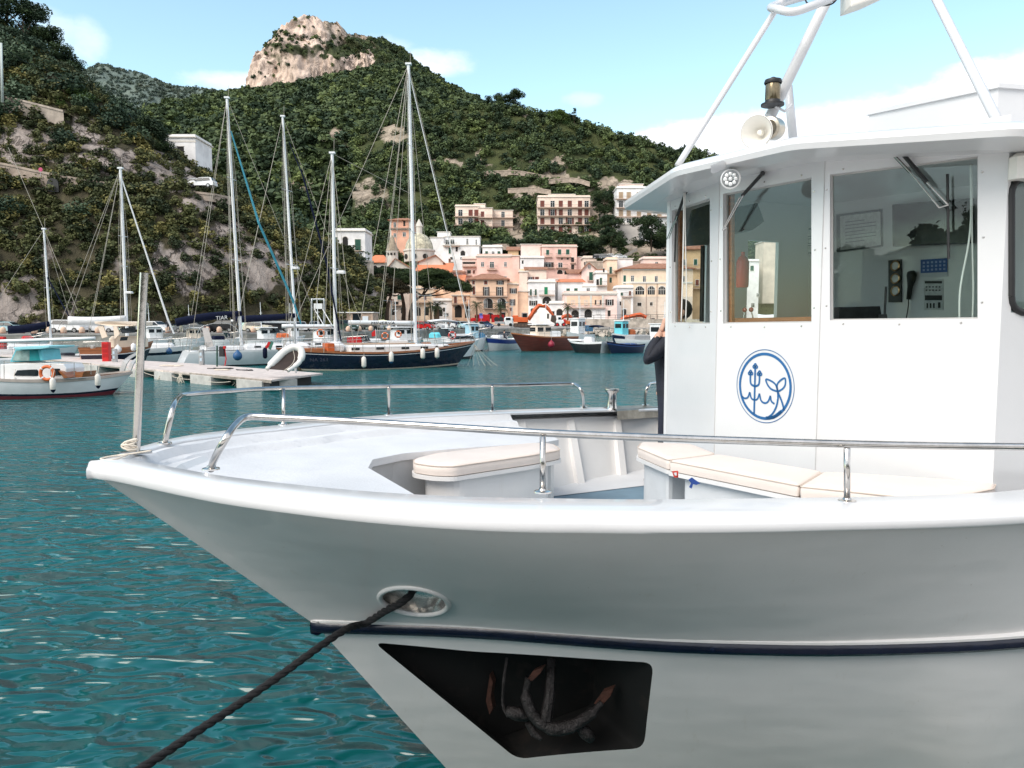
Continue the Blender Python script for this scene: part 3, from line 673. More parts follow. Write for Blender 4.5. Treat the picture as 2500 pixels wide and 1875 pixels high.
# roof with eaves
E_ = [P(1522, 490, 7.62), P(1649, 402, 5.93), P(1934, 332, 5.02), P(2487, 291, 4.22)]
sd3 = Vector((sd.x, sd.y, 0))
E_ += [E_[3]+sd3*4.4, Vector((6.2, 9.6, CAMZ+1.2)), Vector((2.6, 8.75, CAMZ+1.2)), Vector((1.5, 8.2, CAMZ+1.2))]
cen = sum(E_, Vector())/len(E_); cen = Vector((cen.x, cen.y, CAMZ+1.36))
def ringat(f, z, dzz=0): return [Vector((v.x+(cen.x-v.x)*f, v.y+(cen.y-v.y)*f, (v.z if z is None else v.z*(1-f)+z*f)+dzz)) for v in E_]
def roundring(r): return roundpoly(r, .10, 4)
mb = MB(); mb.rows([roundring(q) for q in (ringat(.10, None, -.10), ringat(.0, None, -.085), ringat(-.006, None, -.05), ringat(.0, None, -.015), ringat(.015, CAMZ+1.3, .0), ringat(.5, CAMZ+1.36, .0), ringat(.9, CAMZ+1.38, .0))], 0, True)
nr_ = len(roundring(E_)); k0 = len(mb.v)-nr_; mb.f.append(tuple(range(k0, k0+nr_))); mb.m.append(0)
mb.rows([roundring(ringat(.10, None, -.10)), roundring(ringat(.55, CAMZ+1.10, -.0))], 0, True); k0 = len(mb.v)-nr_; mb.f.append(tuple(range(k0, k0+nr_))); mb.m.append(0)
roof = mb.build('roof', CABW, boat, 35)
# brackets under the eave
for (a, b_) in (((1934, 372), (1958, 378)), ((1735, 425), (1765, 412))):
    p, q = P(a[0], a[1]-4, 5.2), P(b_[0], b_[1]-4, 5.45); MB().prism([p, q, q+Vector((0, 0, .045)), p+Vector((0, 0, .045))], (.03, .05, 0)).build('eave_bracket', CABW, roof)
# locker on the roof
z1 = CAMZ+1.885; a = G(2121, 273, z1); b_ = G(2438, 206, z1); e = Vector((1.2, .25, 0)); 
mb = MB(); base = [a, b_, b_+e, a+e]; mb.prism([v-Vector((0, 0, .6)) for v in base], (0, 0, .57))
lidp = [v+(v-(sum(base, Vector())/4)).normalized()*.03 for v in base]; mb.prism([v-Vector((0, 0, .03)) for v in lidp], (0, 0, .035)); mb.build('roof_locker', CABW, roof)
# tripod mast
TUB = pbr('white_tube_paint', (.62, .62, .63), .3, 0, .04, 5, coat=.3)
mast = MB().tube([P(1880, 285, 6.1), P(2019, 0, 6.2), P(2092, -150, 6.25)], .042, 14).build('mast', TUB, boat, 1)
MB().tube([P(1937, 345, 6.3), P(1924, 210, 6.3)], .034, 12).build('mast_leg', TUB, mast, 1)
MB().tube(smoothpath([P(1654, 405, 5.95), P(1909, 0, 6.2), P(2003, -150, 6.3)], 20), .024, 16).build('mast_stay', TUB, mast, 1)
MB().tube(smoothpath([P(2437, 300, 4.75), P(2287, 0, 5.7), P(2212, -150, 6.1)], 20), .030, 16).build('mast_stay', TUB, mast, 1)
MB().tube(smoothpath([P(1990, -14, 6.5), P(1945, -3, 6.4), P(1884, 16, 6.1), P(1898, 22, 5.9), P(1936, 29, 5.8), P(1986, 13, 5.85), P(2032, -5, 6.0)], 4), .03, 10).build('mast_ring', TUB, mast, 1)
MB().prism([P(2077, 17, 6.1), P(2126, 0, 6.1), P(2190, -30, 6.1), P(2078, -40, 6.1)], (.02, .25, .02)).build('radar_box', pbr('ivory_plastic', (.80, .77, .71), .4), mast, bevel=.012)
MB().tube(smoothpath([P(1965, -5, 6.05), P(1972, 8, 6.0), P(2000, 14, 6.0), P(2030, 10, 6.0), P(2045, -4, 6.0)], 4), .006, 6).build('cable', BLACKP, mast)
# horn
hx = P(1846, 322, 5.75); ax = Vector((-.62, -.76, -.12)).normalized(); Mh = frame(hx, ax.cross(Vector((0, 0, 1))), None); Mh = Matrix.Translation(hx) @ ax.to_track_quat('Z', 'Y').to_matrix().to_4x4()
mb = MB().lathe([(.116, 0), (.120, -.006), (.09, -.05), (.07, -.11), (.05, -.2), (.04, -.21)], 28, 0, Mh, caps=False); mb.lathe([(.114, .002), (.08, -.05), (.045, -.10), (.03, -.12), (.001, -.12)], 28, 0, Mh, caps=False); mb.lathe([(.001, -.10), (.022, -.10), (.018, -.06), (.001, -.055)], 14, 0, Mh, caps=False)
horn = mb.build('horn', pbr('ivory_plastic', (.80, .77, .71), .4), boat, 40)
mb = MB().lathe([(.06, -.12), (.082, -.125), (.085, -.19), (.083, -.24), (.06, -.25), (.001, -.25)], 24, 0, Matrix.Translation((.05, .02, .04)) @ Mh, caps=False); mb.build('horn_driver', pbr('brushed_brass', (.62, .55, .45), .3, 1, .2, 10), horn, 40)
MB().tube([hx+Vector((.10, .1, -.05)), hx+Vector((.12, .12, -.22))], .02, 8).build('horn_foot', TUB, horn)
# navigation light
nl = P(1886, 260, 6.0)
mb = MB().lathe([(.03, .0), (.085, .005), (.085, .02), (.06, .025), (.055, .045)], 20, 0, Matrix.Translation(nl)); cap_ = MB().lathe([(.062, .165), (.066, .175), (.06, .195), (.03, .205), (.012, .215), (.001, .216)], 20, 0, Matrix.Translation(nl), caps=False)
light = mb.build('navigation_light', BLACKP, boat, 40); cap_.build('lamp_cap', BLACKP, light, 40)
MB().lathe([(.052, .03), (.056, .05), (.056, .15), (.052, .17)], 20, 0, Matrix.Translation(nl)).build('lens', pbr('amber_lens', (.20, .16, .10), .15, .7, .3, 12), light, 40)
MB().tube([nl+Vector((.02, 0, 0)), nl+Vector((.10, .02, -.03)), nl+Vector((.16, .05, .03))], .01, 6).build('light_bracket', TUB, light)
# floodlight under the eave
fl = P(1784, 437, 5.55); ax = Vector((-.45, -.88, -.12)).normalized(); Mf = Matrix.Translation(fl) @ ax.to_track_quat('Z', 'Y').to_matrix().to_4x4()
mb = MB().lathe([(.068, 0), (.070, .006), (.062, .012), (.060, .008)], 24, 0, Mf, caps=False); mb.lathe([(.068, 0), (.066, -.03), (.045, -.065), (.02, -.075), (.001, -.075)], 24, 0, Mf, caps=False)
flood = mb.build('floodlight', pbr('white_enamel', (.78, .78, .78), .3), boat, 40)
MB().lathe([(.001, .004), (.060, .006)], 24, 0, Mf, caps=False).build('lens', pbr('dark_lens_rim', (.35, .37, .38), .15, .6), flood)
mb = MB()
for i in range(9):
    r_ = .0 if i == 0 else .036; q = i*math.pi/4; mb.lathe([(.014, .0), (.013, .006), (.004, .011), (.001, .011)], 10, 0, Mf @ Matrix.Translation((r_*math.cos(q), r_*math.sin(q), .006)), caps=False)
mb.build('light_cells', pbr('led_reflector', (.85, .86, .85), .12, .3), flood, 40)
MB().tube([fl+Vector((.02, .04, .03)), P(1783, 405, 5.6)], .014, 8).build('floodlight_bracket', BLACKP, flood)
# loudspeaker box on the side
o = MB().cbox(onplane(2500, 413, sp0, snr)+snr*.05, (.30, .1, .15), .025, 0, Matrix.Rotation(math.atan2(sd.y, sd.x), 3, 'Z')).build('loudspeaker', pbr('ivory_plastic', (.80, .77, .71), .4), boat, 40)
MB().cbox(onplane(2500, 411, sp0, snr)+snr*.11, (.05, .02, .02), .005, 0, Matrix.Rotation(math.atan2(sd.y, sd.x), 3, 'Z')).build('loudspeaker_slot', BLACKP, o)
# wipers
def fp(i, px, py, off=.05): p0, nr = facet(C[i], C[i+1]); return onplane(px, py, p0+nr*off, nr)
def wiper(i, thick, thin, blade):
    o = MB().tube([fp(i, *q) for q in thick], .013, 8).build('windscreen_wiper', BLACKP, cab)
    for t_ in thin: MB().tube([fp(i, *q, .055) for q in t_], .005, 6).build('wiper_arm', STEEL, o)
    if blade: MB().tube([fp(i, *q, .02) for q in blade], .008, 6).build('wiper_blade', BLACKP, o)
    MB().tube([fp(i, *thick[0], -.02), fp(i, *thick[0], .07)], .017, 10).build('wiper_spindle', BLACKP, o)
wiper(0, [(1674, 469), (1650, 537)], [[(1654, 527), (1633, 582)], [(1646, 540), (1628, 584)]], [(1650, 545), (1647, 640)])
wiper(1, [(1862, 423), (1812, 478)], [[(1815, 477), (1770, 556)], [(1806, 482), (1764, 562)], [(1764, 562), (1775, 555)]], None)
wiper(2, [(2199, 370), (2263, 445)], [[(2263, 445), (2315, 500)], [(2178, 375), (2222, 421), (2293, 507)], [(2293, 507), (2316, 500)]], [(2313, 425), (2316, 632)])
MB().tube([fp(2, 2176, 373, .045), fp(2, 2222, 421, .045)], .009, 8).build('wiper_arm', BLACKP, cab)
# emblem
EMB = pbr('blue_emblem_paint', (.008, .105, .29), .4, 0, .06, 20)
ec = fp(1, 1866, 943, .003); p0, nr = facet(C[1], C[2]); ed_ = Vector((C[2].x-C[1].x, C[2].y-C[1].y, 0)); ER = 90.4*ec.y/F
ME = frame(ec, ed_)
def ribbon(mb, pts, w_, closed=False):
    pts = [Vector((p[0], p[1], 0)) for p in pts]; n = len(pts); L = []; R_ = []
    for i, p in enumerate(pts):
        a = pts[(i-1) % n] if closed or i else p; b2 = pts[(i+1) % n] if closed or i < n-1 else p; d = (b2-a).normalized(); q = Vector((-d.y, d.x, 0))*w_/2
        L.append(p+q); R_.append(p-q)
    if closed: L.append(L[0]); R_.append(R_[0])
    mb.rows([[ME @ (v*ER) for v in L], [ME @ (v*ER) for v in R_]])
mb = MB()
def circ(r, n=72): return [(r*math.cos(2*math.pi*i/n), r*math.sin(2*math.pi*i/n)) for i in range(n)]
ribbon(mb, circ(.99), .02, True); ribbon(mb, circ(.875), .075, True)
def cur(p, k=6): return [(v.x, v.y) for v in smoothpath([(a, b_, 0) for a, b_ in p], k)]
emb = mb.build('emblem', EMB, boat)
SEAL = pbr('aged_sealant', (.53, .525, .52), .7, 0, .1, 9)
for i in (1, 2):
    n0, n1_ = facet(C[i-1], C[i])[1], facet(C[i], C[i+1])[1]; q = Vector((C[i].x, C[i].y, 0))+(n0+n1_)*.001
    MB().tube([q+Vector((0, 0, ZB)), q+Vector((0, 0, ZT-.02))], .003, 6).build('corner_seam', SEAL, cab)
for i in range(3):
    n0 = facet(C[i], C[i+1])[1]; a, b_ = (Vector((C[j].x, C[j].y, ZT-.075)) for j in (i, i+1)); MB().tube([a+n0*.002, b_+n0*.002], .004, 6).build('eave_seam', SEAL, cab)
    h4 = WIN[i][0]; mb = MB(); c_ = sum(h4, Vector())/4
    for k_ in range(4):
        for f_ in (.12, .5, .88):
            p_ = h4[k_].lerp(h4[(k_+1) % 4], f_); p_ = p_+(p_-c_).normalized()*.03; mb.lathe([(.001, .0035), (.006, .003), (.0075, 0)], 8, 0, Matrix.Translation(p_) @ n0.to_track_quat('Z', 'Y').to_matrix().to_4x4(), caps=False)
    mb.build('window_screws', STEEL, cab)
mb = MB(); ribbon(mb, [(-.337, .52), (-.337, -.80)], .06); ribbon(mb, cur([(-.50, .33), (-.50, .12), (-.46, .02), (-.337, -.02), (-.215, .02), (-.18, .12), (-.18, .33)]), .058)
for x, y in ((-.337, .52), (-.50, .33), (-.18, .33)):
    for dx, dy in ((0, .04), (-.045, -.01), (.045, -.01)): ribbon(mb, [(x+dx+.034*math.cos(q), y+dy+.034*math.sin(q)) for q in np.linspace(0, 6.28, 11)[:-1]], .045, True)
mb.build('emblem_trident', EMB, emb)
mb = MB(); ribbon(mb, cur([(-.80, -.33), (-.70, -.385), (-.58, -.35), (-.51, -.20)]), .05); ribbon(mb, cur([(-.51, -.20), (-.45, -.36), (-.337, -.40), (-.23, -.36), (-.166, -.21)]), .05)
ribbon(mb, cur([(-.166, -.21), (-.10, -.40), (.03, -.455), (.14, -.40), (.215, -.24)]), .05); ribbon(mb, cur([(.215, -.24), (.25, -.38), (.36, -.45)]), .05); mb.build('emblem_waves', EMB, emb)
mb = MB(); ribbon(mb, cur([(.12, -.86), (.30, -.72), (.42, -.52), (.47, -.30), (.46, -.12)]), .055); ribbon(mb, cur([(.69, -.60), (.60, -.36), (.46, -.12)]), .055); ribbon(mb, cur([(.08, -.86), (.35, -.80), (.60, -.62)]), .09)
ribbon(mb, cur([(.46, -.11), (.24, -.06), (.10, .06), (.05, .19), (.22, .16), (.38, .07), (.46, -.11)]), .05); ribbon(mb, cur([(.46, -.11), (.43, .06), (.52, .18), (.68, .26), (.70, .10), (.62, -.02), (.46, -.11)]), .05); mb.build('emblem_tail', EMB, emb)
# ---------------------------------------------------------------- benches and cushions
ZC = CAMZ-.97
def outline(px, z, r=.05): return roundpoly([G(x, y, z) for x, y in px], r, 4)
def cushion(px, label, r=.05, th=.072):
    o = outline(px, ZC, r); c_ = sum(o, Vector())/len(o); dn = Vector((0, 0, -1))
    def ins(f, z): return [v+(c_-v).normalized()*f+dn*z for v in o]
    mb = MB(); rr = [ins(0, th), ins(-.004, th*.6), ins(-.003, .02), ins(.006, .004), ins(.02, -.004), ins(.09, -.012)]; mb.rows(rr, 0, True); n = len(o); k0 = len(mb.v)-n; mb.f.append(tuple(range(k0, k0+n))); mb.m.append(0); mb.f.append(tuple(range(n))); mb.m.append(0)
    ob_ = mb.build('seat_cushion', CREAM, None, 50); tag(ob_, label, 'cushion', 'cream cushions on the boat benches')
    MB().tube([v+dn*.006 for v in ins(-.002, 0)]+[o[0]+dn*.006], .004, 5, caps=False).build('piping', pbr('tan_piping', (.60, .50, .42), .6), ob_)
    return o
CU = [([(1008, 1121), (1060, 1107), (1190, 1092), (1316, 1081), (1350, 1083), (1369, 1097), (1300, 1110), (1150, 1131), (1110, 1137), (1060, 1136), (1012, 1129)], 'long cream cushion on the bow bench between the two handrails'),
      ([(1556, 1091), (1566, 1079), (1688, 1084), (1747, 1107), (1632, 1122)], 'short cream cushion at the pointed end of the wheelhouse bench, above the brown shoe'),
      ([(1633, 1124), (1749, 1109), (2005, 1151), (1950, 1184)], 'middle cream cushion of the three on the wheelhouse bench'),
      ([(1953, 1186), (2008, 1152), (2400, 1176), (2431, 1180), (2425, 1192), (2340, 1208), (2200, 1211)], 'longest cream cushion of the wheelhouse bench, behind the right stanchion')]
LOW = pbr('grey_white_paint', (.62, .63, .64), .45, 0, .08, 3)
for i, (px, lb) in enumerate(CU):
    o = cushion(px, lb, .05 if i < 2 else .03); dn = Vector((0, 0, -1)); c_ = sum(o, Vector())/len(o)
    MB().prism([v+(v-c_).normalized()*.012+dn*.078 for v in o], dn*.028).build('bench_top', WHITE, boat, bevel=0)
    MB().prism([v+(c_-v)*(.16 if i == 0 else .2)+dn*.106 for v in o[::2]], dn*.5).build('bench_base', WHITE if i == 0 else LOW, boat)
for x in (1120, 1185, 1262, 1345):   # fins under the bow bench
    y = 1151-(x-1118)*.155; p = G(x, y, ZC-.1); MB().prism([p, p+Vector((-.045, -.0, 0)), p+Vector((-.045, 0, -.42)), p+Vector((0, 0, -.42))], (.03, .12, 0)).build('bench_bracket', WHITE, boat)
for x, y in ((1618, 1140), (1725, 1168)):
    p = G(x, y, ZC-.1); MB().prism([p, p+Vector((.07, 0, 0)), p+Vector((.25, .06, -.42)), p+Vector((.18, .06, -.42))], (.03, .1, 0)).build('bench_bracket', LOW, boat)
def sticker(px, d, m_, nm): MB().prism([P(x, y, d) for x, y in px], (0, .01, 0)).build(nm, m_, boat)
sticker([(1641, 1151), (1656, 1150), (1656, 1166), (1646, 1166)], 4.98, pbr('red_sticker', (.6, .05, .03), .5), 'safety_sticker')
sticker([(1645, 1155), (1652, 1154), (1652, 1161), (1648, 1161)], 4.96, CABW, 'safety_sticker')
sticker([(1681, 1172), (1690, 1166), (1698, 1172), (1710, 1180), (1700, 1184), (1692, 1182), (1689, 1193), (1683, 1190), (1688, 1180)], 4.86, pbr('blue_sticker', (.02, .06, .25), .5), 'safety_sticker')
# ---------------------------------------------------------------- inside the wheelhouse
def wallbox(px, off, th, m_, name, label, cat, group=None, b_=0):
    o = MB().prism([ob(x, y, off) for x, y in px], bnr*th).build(name, m_, None, bevel=b_); return tag(o, label, cat, group)
DKF = pbr('dark_blue_frame', (.01, .02, .035), .4); PAP = pbr('paper', (.55, .56, .54), .7, 0, .2, 30)
def picture(px, label):
    o = wallbox(px, .0, .025, DKF, 'picture_frame', label, 'picture frame', 'framed papers on the wheelhouse wall')
    c_ = (sum(p[0] for p in px)/4, sum(p[1] for p in px)/4); q = [(c_[0]+(x-c_[0])*.90, c_[1]+(y-c_[1])*.90) for x, y in px]
    MB().prism([ob(x, y, .026) for x, y in q], bnr*.003).build('certificate', PAP, o)
    mb = MB()
    for k_ in range(7):
        f0 = .18+k_*.1; a = [(q[0][0]*(1-f0)+q[3][0]*f0, q[0][1]*(1-f0)+q[3][1]*f0), (q[1][0]*(1-f0)+q[2][0]*f0, q[1][1]*(1-f0)+q[2][1]*f0)]
        s_ = [(a[0][0]+(a[1][0]-a[0][0])*u, a[0][1]+(a[1][1]-a[0][1])*u) for u in (.12, .88 if k_ % 3 else .6)]
        mb.prism([ob(*s_[0], .030), ob(*s_[1], .030), ob(s_[1][0], s_[1][1]+2.2, .030), ob(s_[0][0], s_[0][1]+2.2, .030)], bnr*.001)
    mb.build('certificate_lines', pbr('grey_ink', (.2, .21, .22), .8), o); return o
picture([(2046, 524), (2155, 511), (2156, 602), (2047, 616)], 'dark framed certificate hanging left of the wall screen in the wheelhouse')
picture([(1946, 562), (1990, 556), (1990, 618), (1948, 622)], 'smaller dark framed paper half hidden behind the wheelhouse window post')
tv = wallbox([(2187, 500), (2380, 484), (2380, 594), (2188, 603)], .05, .05, pbr('black_plastic', (.008, .008, .01), .25), 'wall_screen', 'wide black screen mounted on the wheelhouse back wall', 'screen', b_=.006)
MB().prism([ob(2240, 520, .0), ob(2320, 515, .0), ob(2320, 570, .0), ob(2240, 575, .0)], bnr*.05).build('screen_mount', BLACKP, tv)
gp = wallbox([(2172, 636), (2203, 633), (2203, 738), (2172, 738)], .0, .02, pbr('black_panel', (.012, .012, .014), .35), 'gauge_panel', 'upright black panel with three brass dials on the wheelhouse wall', 'gauge panel', b_=.004)
BRASS = pbr('brass', (.65, .42, .2), .25, 1); DIAL = pbr('dial_face', (.75, .74, .7), .5)
for y in (649, 680, 710):
    c_ = ob(2187, y, .022); M_ = Matrix.Translation(c_) @ bnr.to_track_quat('Z', 'Y').to_matrix().to_4x4(); r_ = 12*c_.y/F
    o = MB().lathe([(r_, 0), (r_*1.05, .012), (r_*.85, .016), (r_*.8, .008)], 20, 0, M_, caps=False).build('dial_rim', BRASS, gp, 40)
    MB().lathe([(.001, .006), (r_*.82, .006)], 20, 0, M_, caps=False).add([M_ @ Vector(v) for v in ((-.004, 0, .009), (.004, 0, .009), (r_*.4, r_*.5, .009))], [(0, 1, 2)]).build('dial', DIAL, o)
mc = ob(2226, 668, .03); o = MB().tube([ob(2225, 664, .03), ob(2226, 672, .035), ob(2225, 682, .03), ob(2222, 700, .03), ob(2218, 731, .03)], [.035, .042, .036, .022, .018], 10).build('radio_handset', BLACKP, None, 1); tag(o, 'black radio handset hanging on the wheelhouse wall beside the dials', 'handset')
MB().tube(smoothpath([ob(2218, 731, .03), ob(2217, 750, .03), ob(2212, 778, .03), ob(2205, 800, .03)], 4), .005, 5).build('handset_cord', BLACKP, o)
po = wallbox([(2246, 633), (2315, 628), (2315, 675), (2246, 677)], .0, .006, pbr('white_board', (.6, .62, .64), .6), 'notice_poster', 'blue safety poster of small pictograms under the black screen', 'poster')
MB().prism([ob(2248, 634, .007), ob(2313, 630, .007), ob(2313, 664, .007), ob(2248, 667, .007)], bnr*.002).build('blue_panel', pbr('poster_blue', (.03, .09, .30), .5), po)
mb = MB()
for i in range(6):
    for j in range(3): x, y = 2253+i*10, 639-i*.6+j*9; mb.prism([ob(x, y, .0095), ob(x+5, y, .0095), ob(x+5, y+5, .0095), ob(x, y+5, .0095)], bnr*.001)
mb.build('pictogram_print', pbr('poster_pale', (.25, .35, .6), .5), po)
no = wallbox([(2256, 684), (2303, 682), (2303, 756), (2257, 757)], .0, .005, PAP, 'printed_notice', 'white printed notice with black bars below the blue poster', 'notice')
mb = MB()
for (x0, x1, y0, y1) in [(2258, 2300, 686, 692), (2258, 2300, 721, 733), (2262, 2266, 740, 752), (2270, 2274, 740, 752), (2278, 2282, 740, 752), (2290, 2296, 738, 752)]+[(2260+i*8, 2264+i*8, 699+j*8, 702+j*8) for i in range(5) for j in range(2)]:
    mb.prism([ob(x0, y0, .006), ob(x1, y0, .006), ob(x1, y1, .006), ob(x0, y1, .006)], bnr*.001)
mb.build('notice_print', pbr('black_ink', (.02, .02, .02), .7), no)
def inside(px, d, th, m_, name, label, cat, b_=.006):
    return tag(MB().prism([P(x, y, d) for x, y in px], (.0, th, 0)).build(name, m_, None, bevel=b_), label, cat)
inside([(2048, 750), (2149, 747), (2156, 790), (2050, 792)], 5.75, .12, pbr('black_plastic', (.008, .008, .01), .25), 'chart_plotter', 'black display unit standing on the dashboard of the wheelhouse', 'display')
o = inside([(2150, 768), (2166, 766), (2168, 785), (2148, 787)], 5.55, .04, BLACKP, 'handheld_radio', 'small black handheld radio with upright aerial on the dashboard', 'radio')
MB().tube([P(2160, 767, 5.57), P(2163, 700, 5.57)], .008, 6).build('aerial', BLACKP, o)
# dashboard
dq = [Vector((C[i].x, C[i].y, 0))-facet(C[min(i, 2)], C[min(i, 2)+1])[1]*.08 for i in (0, 1, 2, 3)]
MB().prism([v+Vector((0, 0, CAMZ-.05)) for v in dq]+[v+Vector((.42, .3, CAMZ-.05)) for v in dq[::-1]], (0, 0, -.04)).build('dashboard', LOW, cab)
MB().prism([P(1786, 777, 6.15), P(1984, 773, 5.75), P(1984, 792, 5.75), P(1786, 795, 6.15)], (.15, .12, 0)).build('dashboard_ledge', WOOD, cab)
for k_, (x, y, x2) in enumerate(((1818, 757, 1813), (1834, 756, 1842))):
    o = MB().tube([P(x2, 790, 6.2), P(x, 760, 6.2)], .006, 6).build('throttle_lever', STEEL, None); tag(o, 'red knobbed throttle lever on the dashboard, '+('the one leaning left' if k_ == 0 else 'the one leaning right'), 'lever', 'red knobbed throttle levers')
    MB().ball(P(x, y, 6.2), .02, 10).build('lever_knob', pbr('dark_red_knob', (.25, .01, .015), .2, coat=.5), o, 1)
o = MB().lathe([(.05, 0), (.055, .02), (.055, .22), (.04, .26), (.018, .28), (.018, .31), (.001, .31)], 16, 0, Matrix.Translation(P(1812, 702, 6.9))).build('fire_extinguisher', pbr('red_enamel', (.55, .02, .015), .3), None, 40); tag(o, 'red fire extinguisher seen through the second wheelhouse window', 'fire extinguisher')
MB().tube([P(1812, 640, 6.9), P(1818, 634, 6.88), P(1822, 645, 6.88)], .01, 6).build('hose', BLACKP, o)
inside([(1690, 512), (1736, 497), (1736, 597), (1672, 600)], 6.75, .05, pbr('dark_green_plastic', (.04, .055, .05), .4), 'monitor', 'dark monitor hanging behind the narrow first window of the wheelhouse', 'monitor')
inside([(1800, 505), (1850, 495), (1866, 540), (1840, 560), (1790, 570)], 6.9, .16, BLACKP, 'overhead_radio', 'black radio unit fixed overhead behind the second window', 'radio unit')
MB().tube([P(1716, 600, 7.0), P(1713, 785, 7.0)], .02, 8).build('grab_post', BLACKP, cab)
for (x0, x1, d, i) in ((1670, 1666, 6.55, 0), (2370, 2345, 4.85, 2)):
    o = MB().tube(smoothpath([P(x0, 470 if i == 0 else 400, d), P(x0-1, 560, d), P(x1, 700, d), P(x1-3, 785, d)], 5), .006, 6).build('blind_cord', pbr('white_cord', (.75, .74, .7), .6), None, 1)
    tag(o, ('white blind cord hanging in the narrow first window' if i == 0 else 'beaded white blind cord hanging in the wide third window'), 'cord')
    MB().tube(smoothpath([P(x0+3, 470 if i == 0 else 400, d), P(x0+3, 560, d), P(x0+6, 700, d), P(x0+4, 785, d)], 5), .005, 6).build('cord_strand', pbr('white_cord', (.75, .74, .7), .6), o, 1)
# ---------------------------------------------------------------- mooring rope, knot, anchor
rp = [RH[0], RH[1], RH[2], RH[3], RH[4], P(830, 1545, min(4.35, RH[4].y-.06)), P(640, 1680, 4.0), P(490, 1780, 3.72), P(345, 1876, 3.45), P(150, 2000, 3.1), P(-150, 2190, 2.6), P(-500, 2380, 2.2)]
rp = smoothpath(rp, 24); mb = MB()
L_ = [0]
for a, b_ in zip(rp, rp[1:]): L_.append(L_[-1]+(b_-a).length)
for k_ in range(3):
    st = []
    for i, p in enumerate(rp):
        t_ = (rp[min(i+1, len(rp)-1)]-rp[max(i-1, 0)]).normalized(); x_ = t_.cross(Vector((0, 0, 1))).normalized(); y_ = t_.cross(x_); q = L_[i]*38+k_*2.094; st.append(p+(x_*math.cos(q)+y_*math.sin(q))*.0108)
    mb.tube(st, .0126, 7)
tag(mb.build('mooring_rope', pbr('black_rope', (.012, .012, .014), .9, 0, .4, 40, .5), None, 1), 'thick black mooring rope running from the oval hole in the bow down to the quay', 'rope')
kp = railpt(318, 1105, .02); mb = MB(); st = []
for i in range(90):
    q = i*.42; st.append(kp+Vector((.035*math.cos(q)*(1+.3*math.sin(q*.37)), .03*math.sin(q), .045+.035*math.sin(q*.23+1)*math.cos(q*.5))))
mb.tube(st, .006, 5); mb.tube(smoothpath([kp+Vector((.12, -.0, .012)), kp+Vector((.03, -.03, .0)), kp+Vector((-.06, -.06, -.008)), kp+Vector((-.10, -.13, -.012)), kp+Vector((-.02, -.16, -.012)), kp+Vector((.02, -.06, .0))], 6), .005, 5)
tag(mb.build('rope_knot', pbr('cream_rope', (.70, .62, .52), .8, 0, .2, 30), None, 1), 'knotted cream cord with a loose loop at the foot of the steel jackstaff', 'rope')
# anchor in the locker
IRON = pbr('worn_iron', (.045, .04, .04), .5, .6, .5, 14, 1.0, (.24, .23, .22, .5)); RUST = pbr('anchor_rust', (.075, .03, .02), .8, .2, .4, 14, .5, (.09, .03, .02, .6))
def ap(x, y, d=4.95): return P(x, y, d)
D = 4.75
anch = MB().tube([ap(1346, 1610, D+.15), ap(1342, 1700, D), ap(1332, 1760, D-.05)], [.03, .034, .04], 8).build('anchor', IRON, None, 40); tag(anch, 'weathered iron anchor stowed in the black recess of the bow', 'anchor')
MB().tube(smoothpath([ap(1290, 1655, D+.02), ap(1284, 1700, D), ap(1305, 1750, D-.04), ap(1345, 1778, D-.06), ap(1395, 1772, D-.05), ap(1440, 1745, D-.02), ap(1470, 1715, D)], 5), [.022]*5+[.036]*10+[.044]*6+[.036]*6+[.022]*4, 12).build('anchor_arm', IRON, anch, 1)
MB().prism([ap(1285, 1662, D), ap(1300, 1640, D), ap(1328, 1628, D), ap(1318, 1645, D), ap(1300, 1662, D)], (.02, .05, 0)).build('anchor_fluke', RUST, anch)
MB().prism([ap(1450, 1718, D), ap(1470, 1690, D), ap(1498, 1680, D), ap(1490, 1700, D), ap(1470, 1722, D)], (.02, .05, 0)).build('anchor_fluke', RUST, anch)
MB().tube([ap(1236, 1735, D), ap(1262, 1742, D), ap(1290, 1752, D)], [.028, .045, .028], 10).build('anchor_crown', IRON, anch, 1)
MB().tube([ap(1412, 1775, D), ap(1430, 1790, D), ap(1446, 1806, D)], [.025, .042, .028], 10).build('anchor_crown', IRON, anch, 1)
MB().tube([ap(1288, 1765, D), ap(1305, 1790, D), ap(1322, 1805, D-.03)], [.02, .03, .012], 8).build('anchor_shackle', IRON, anch, 40)
MB().tube(smoothpath([ap(1238, 1605, D+.1), ap(1230, 1660, D+.05), ap(1228, 1720, D+.05), ap(1240, 1750, D)], 4), .01, 6).build('chain', IRON, anch)
MB().prism([ap(1196, 1645, 5.0), ap(1203, 1668, 5.0), ap(1198, 1700, 5.0), ap(1203, 1730, 5.0), ap(1195, 1745, 5.0), ap(1186, 1712, 5.0)], (.02, .05, 0)).build('rusty_plate', RUST, anch)
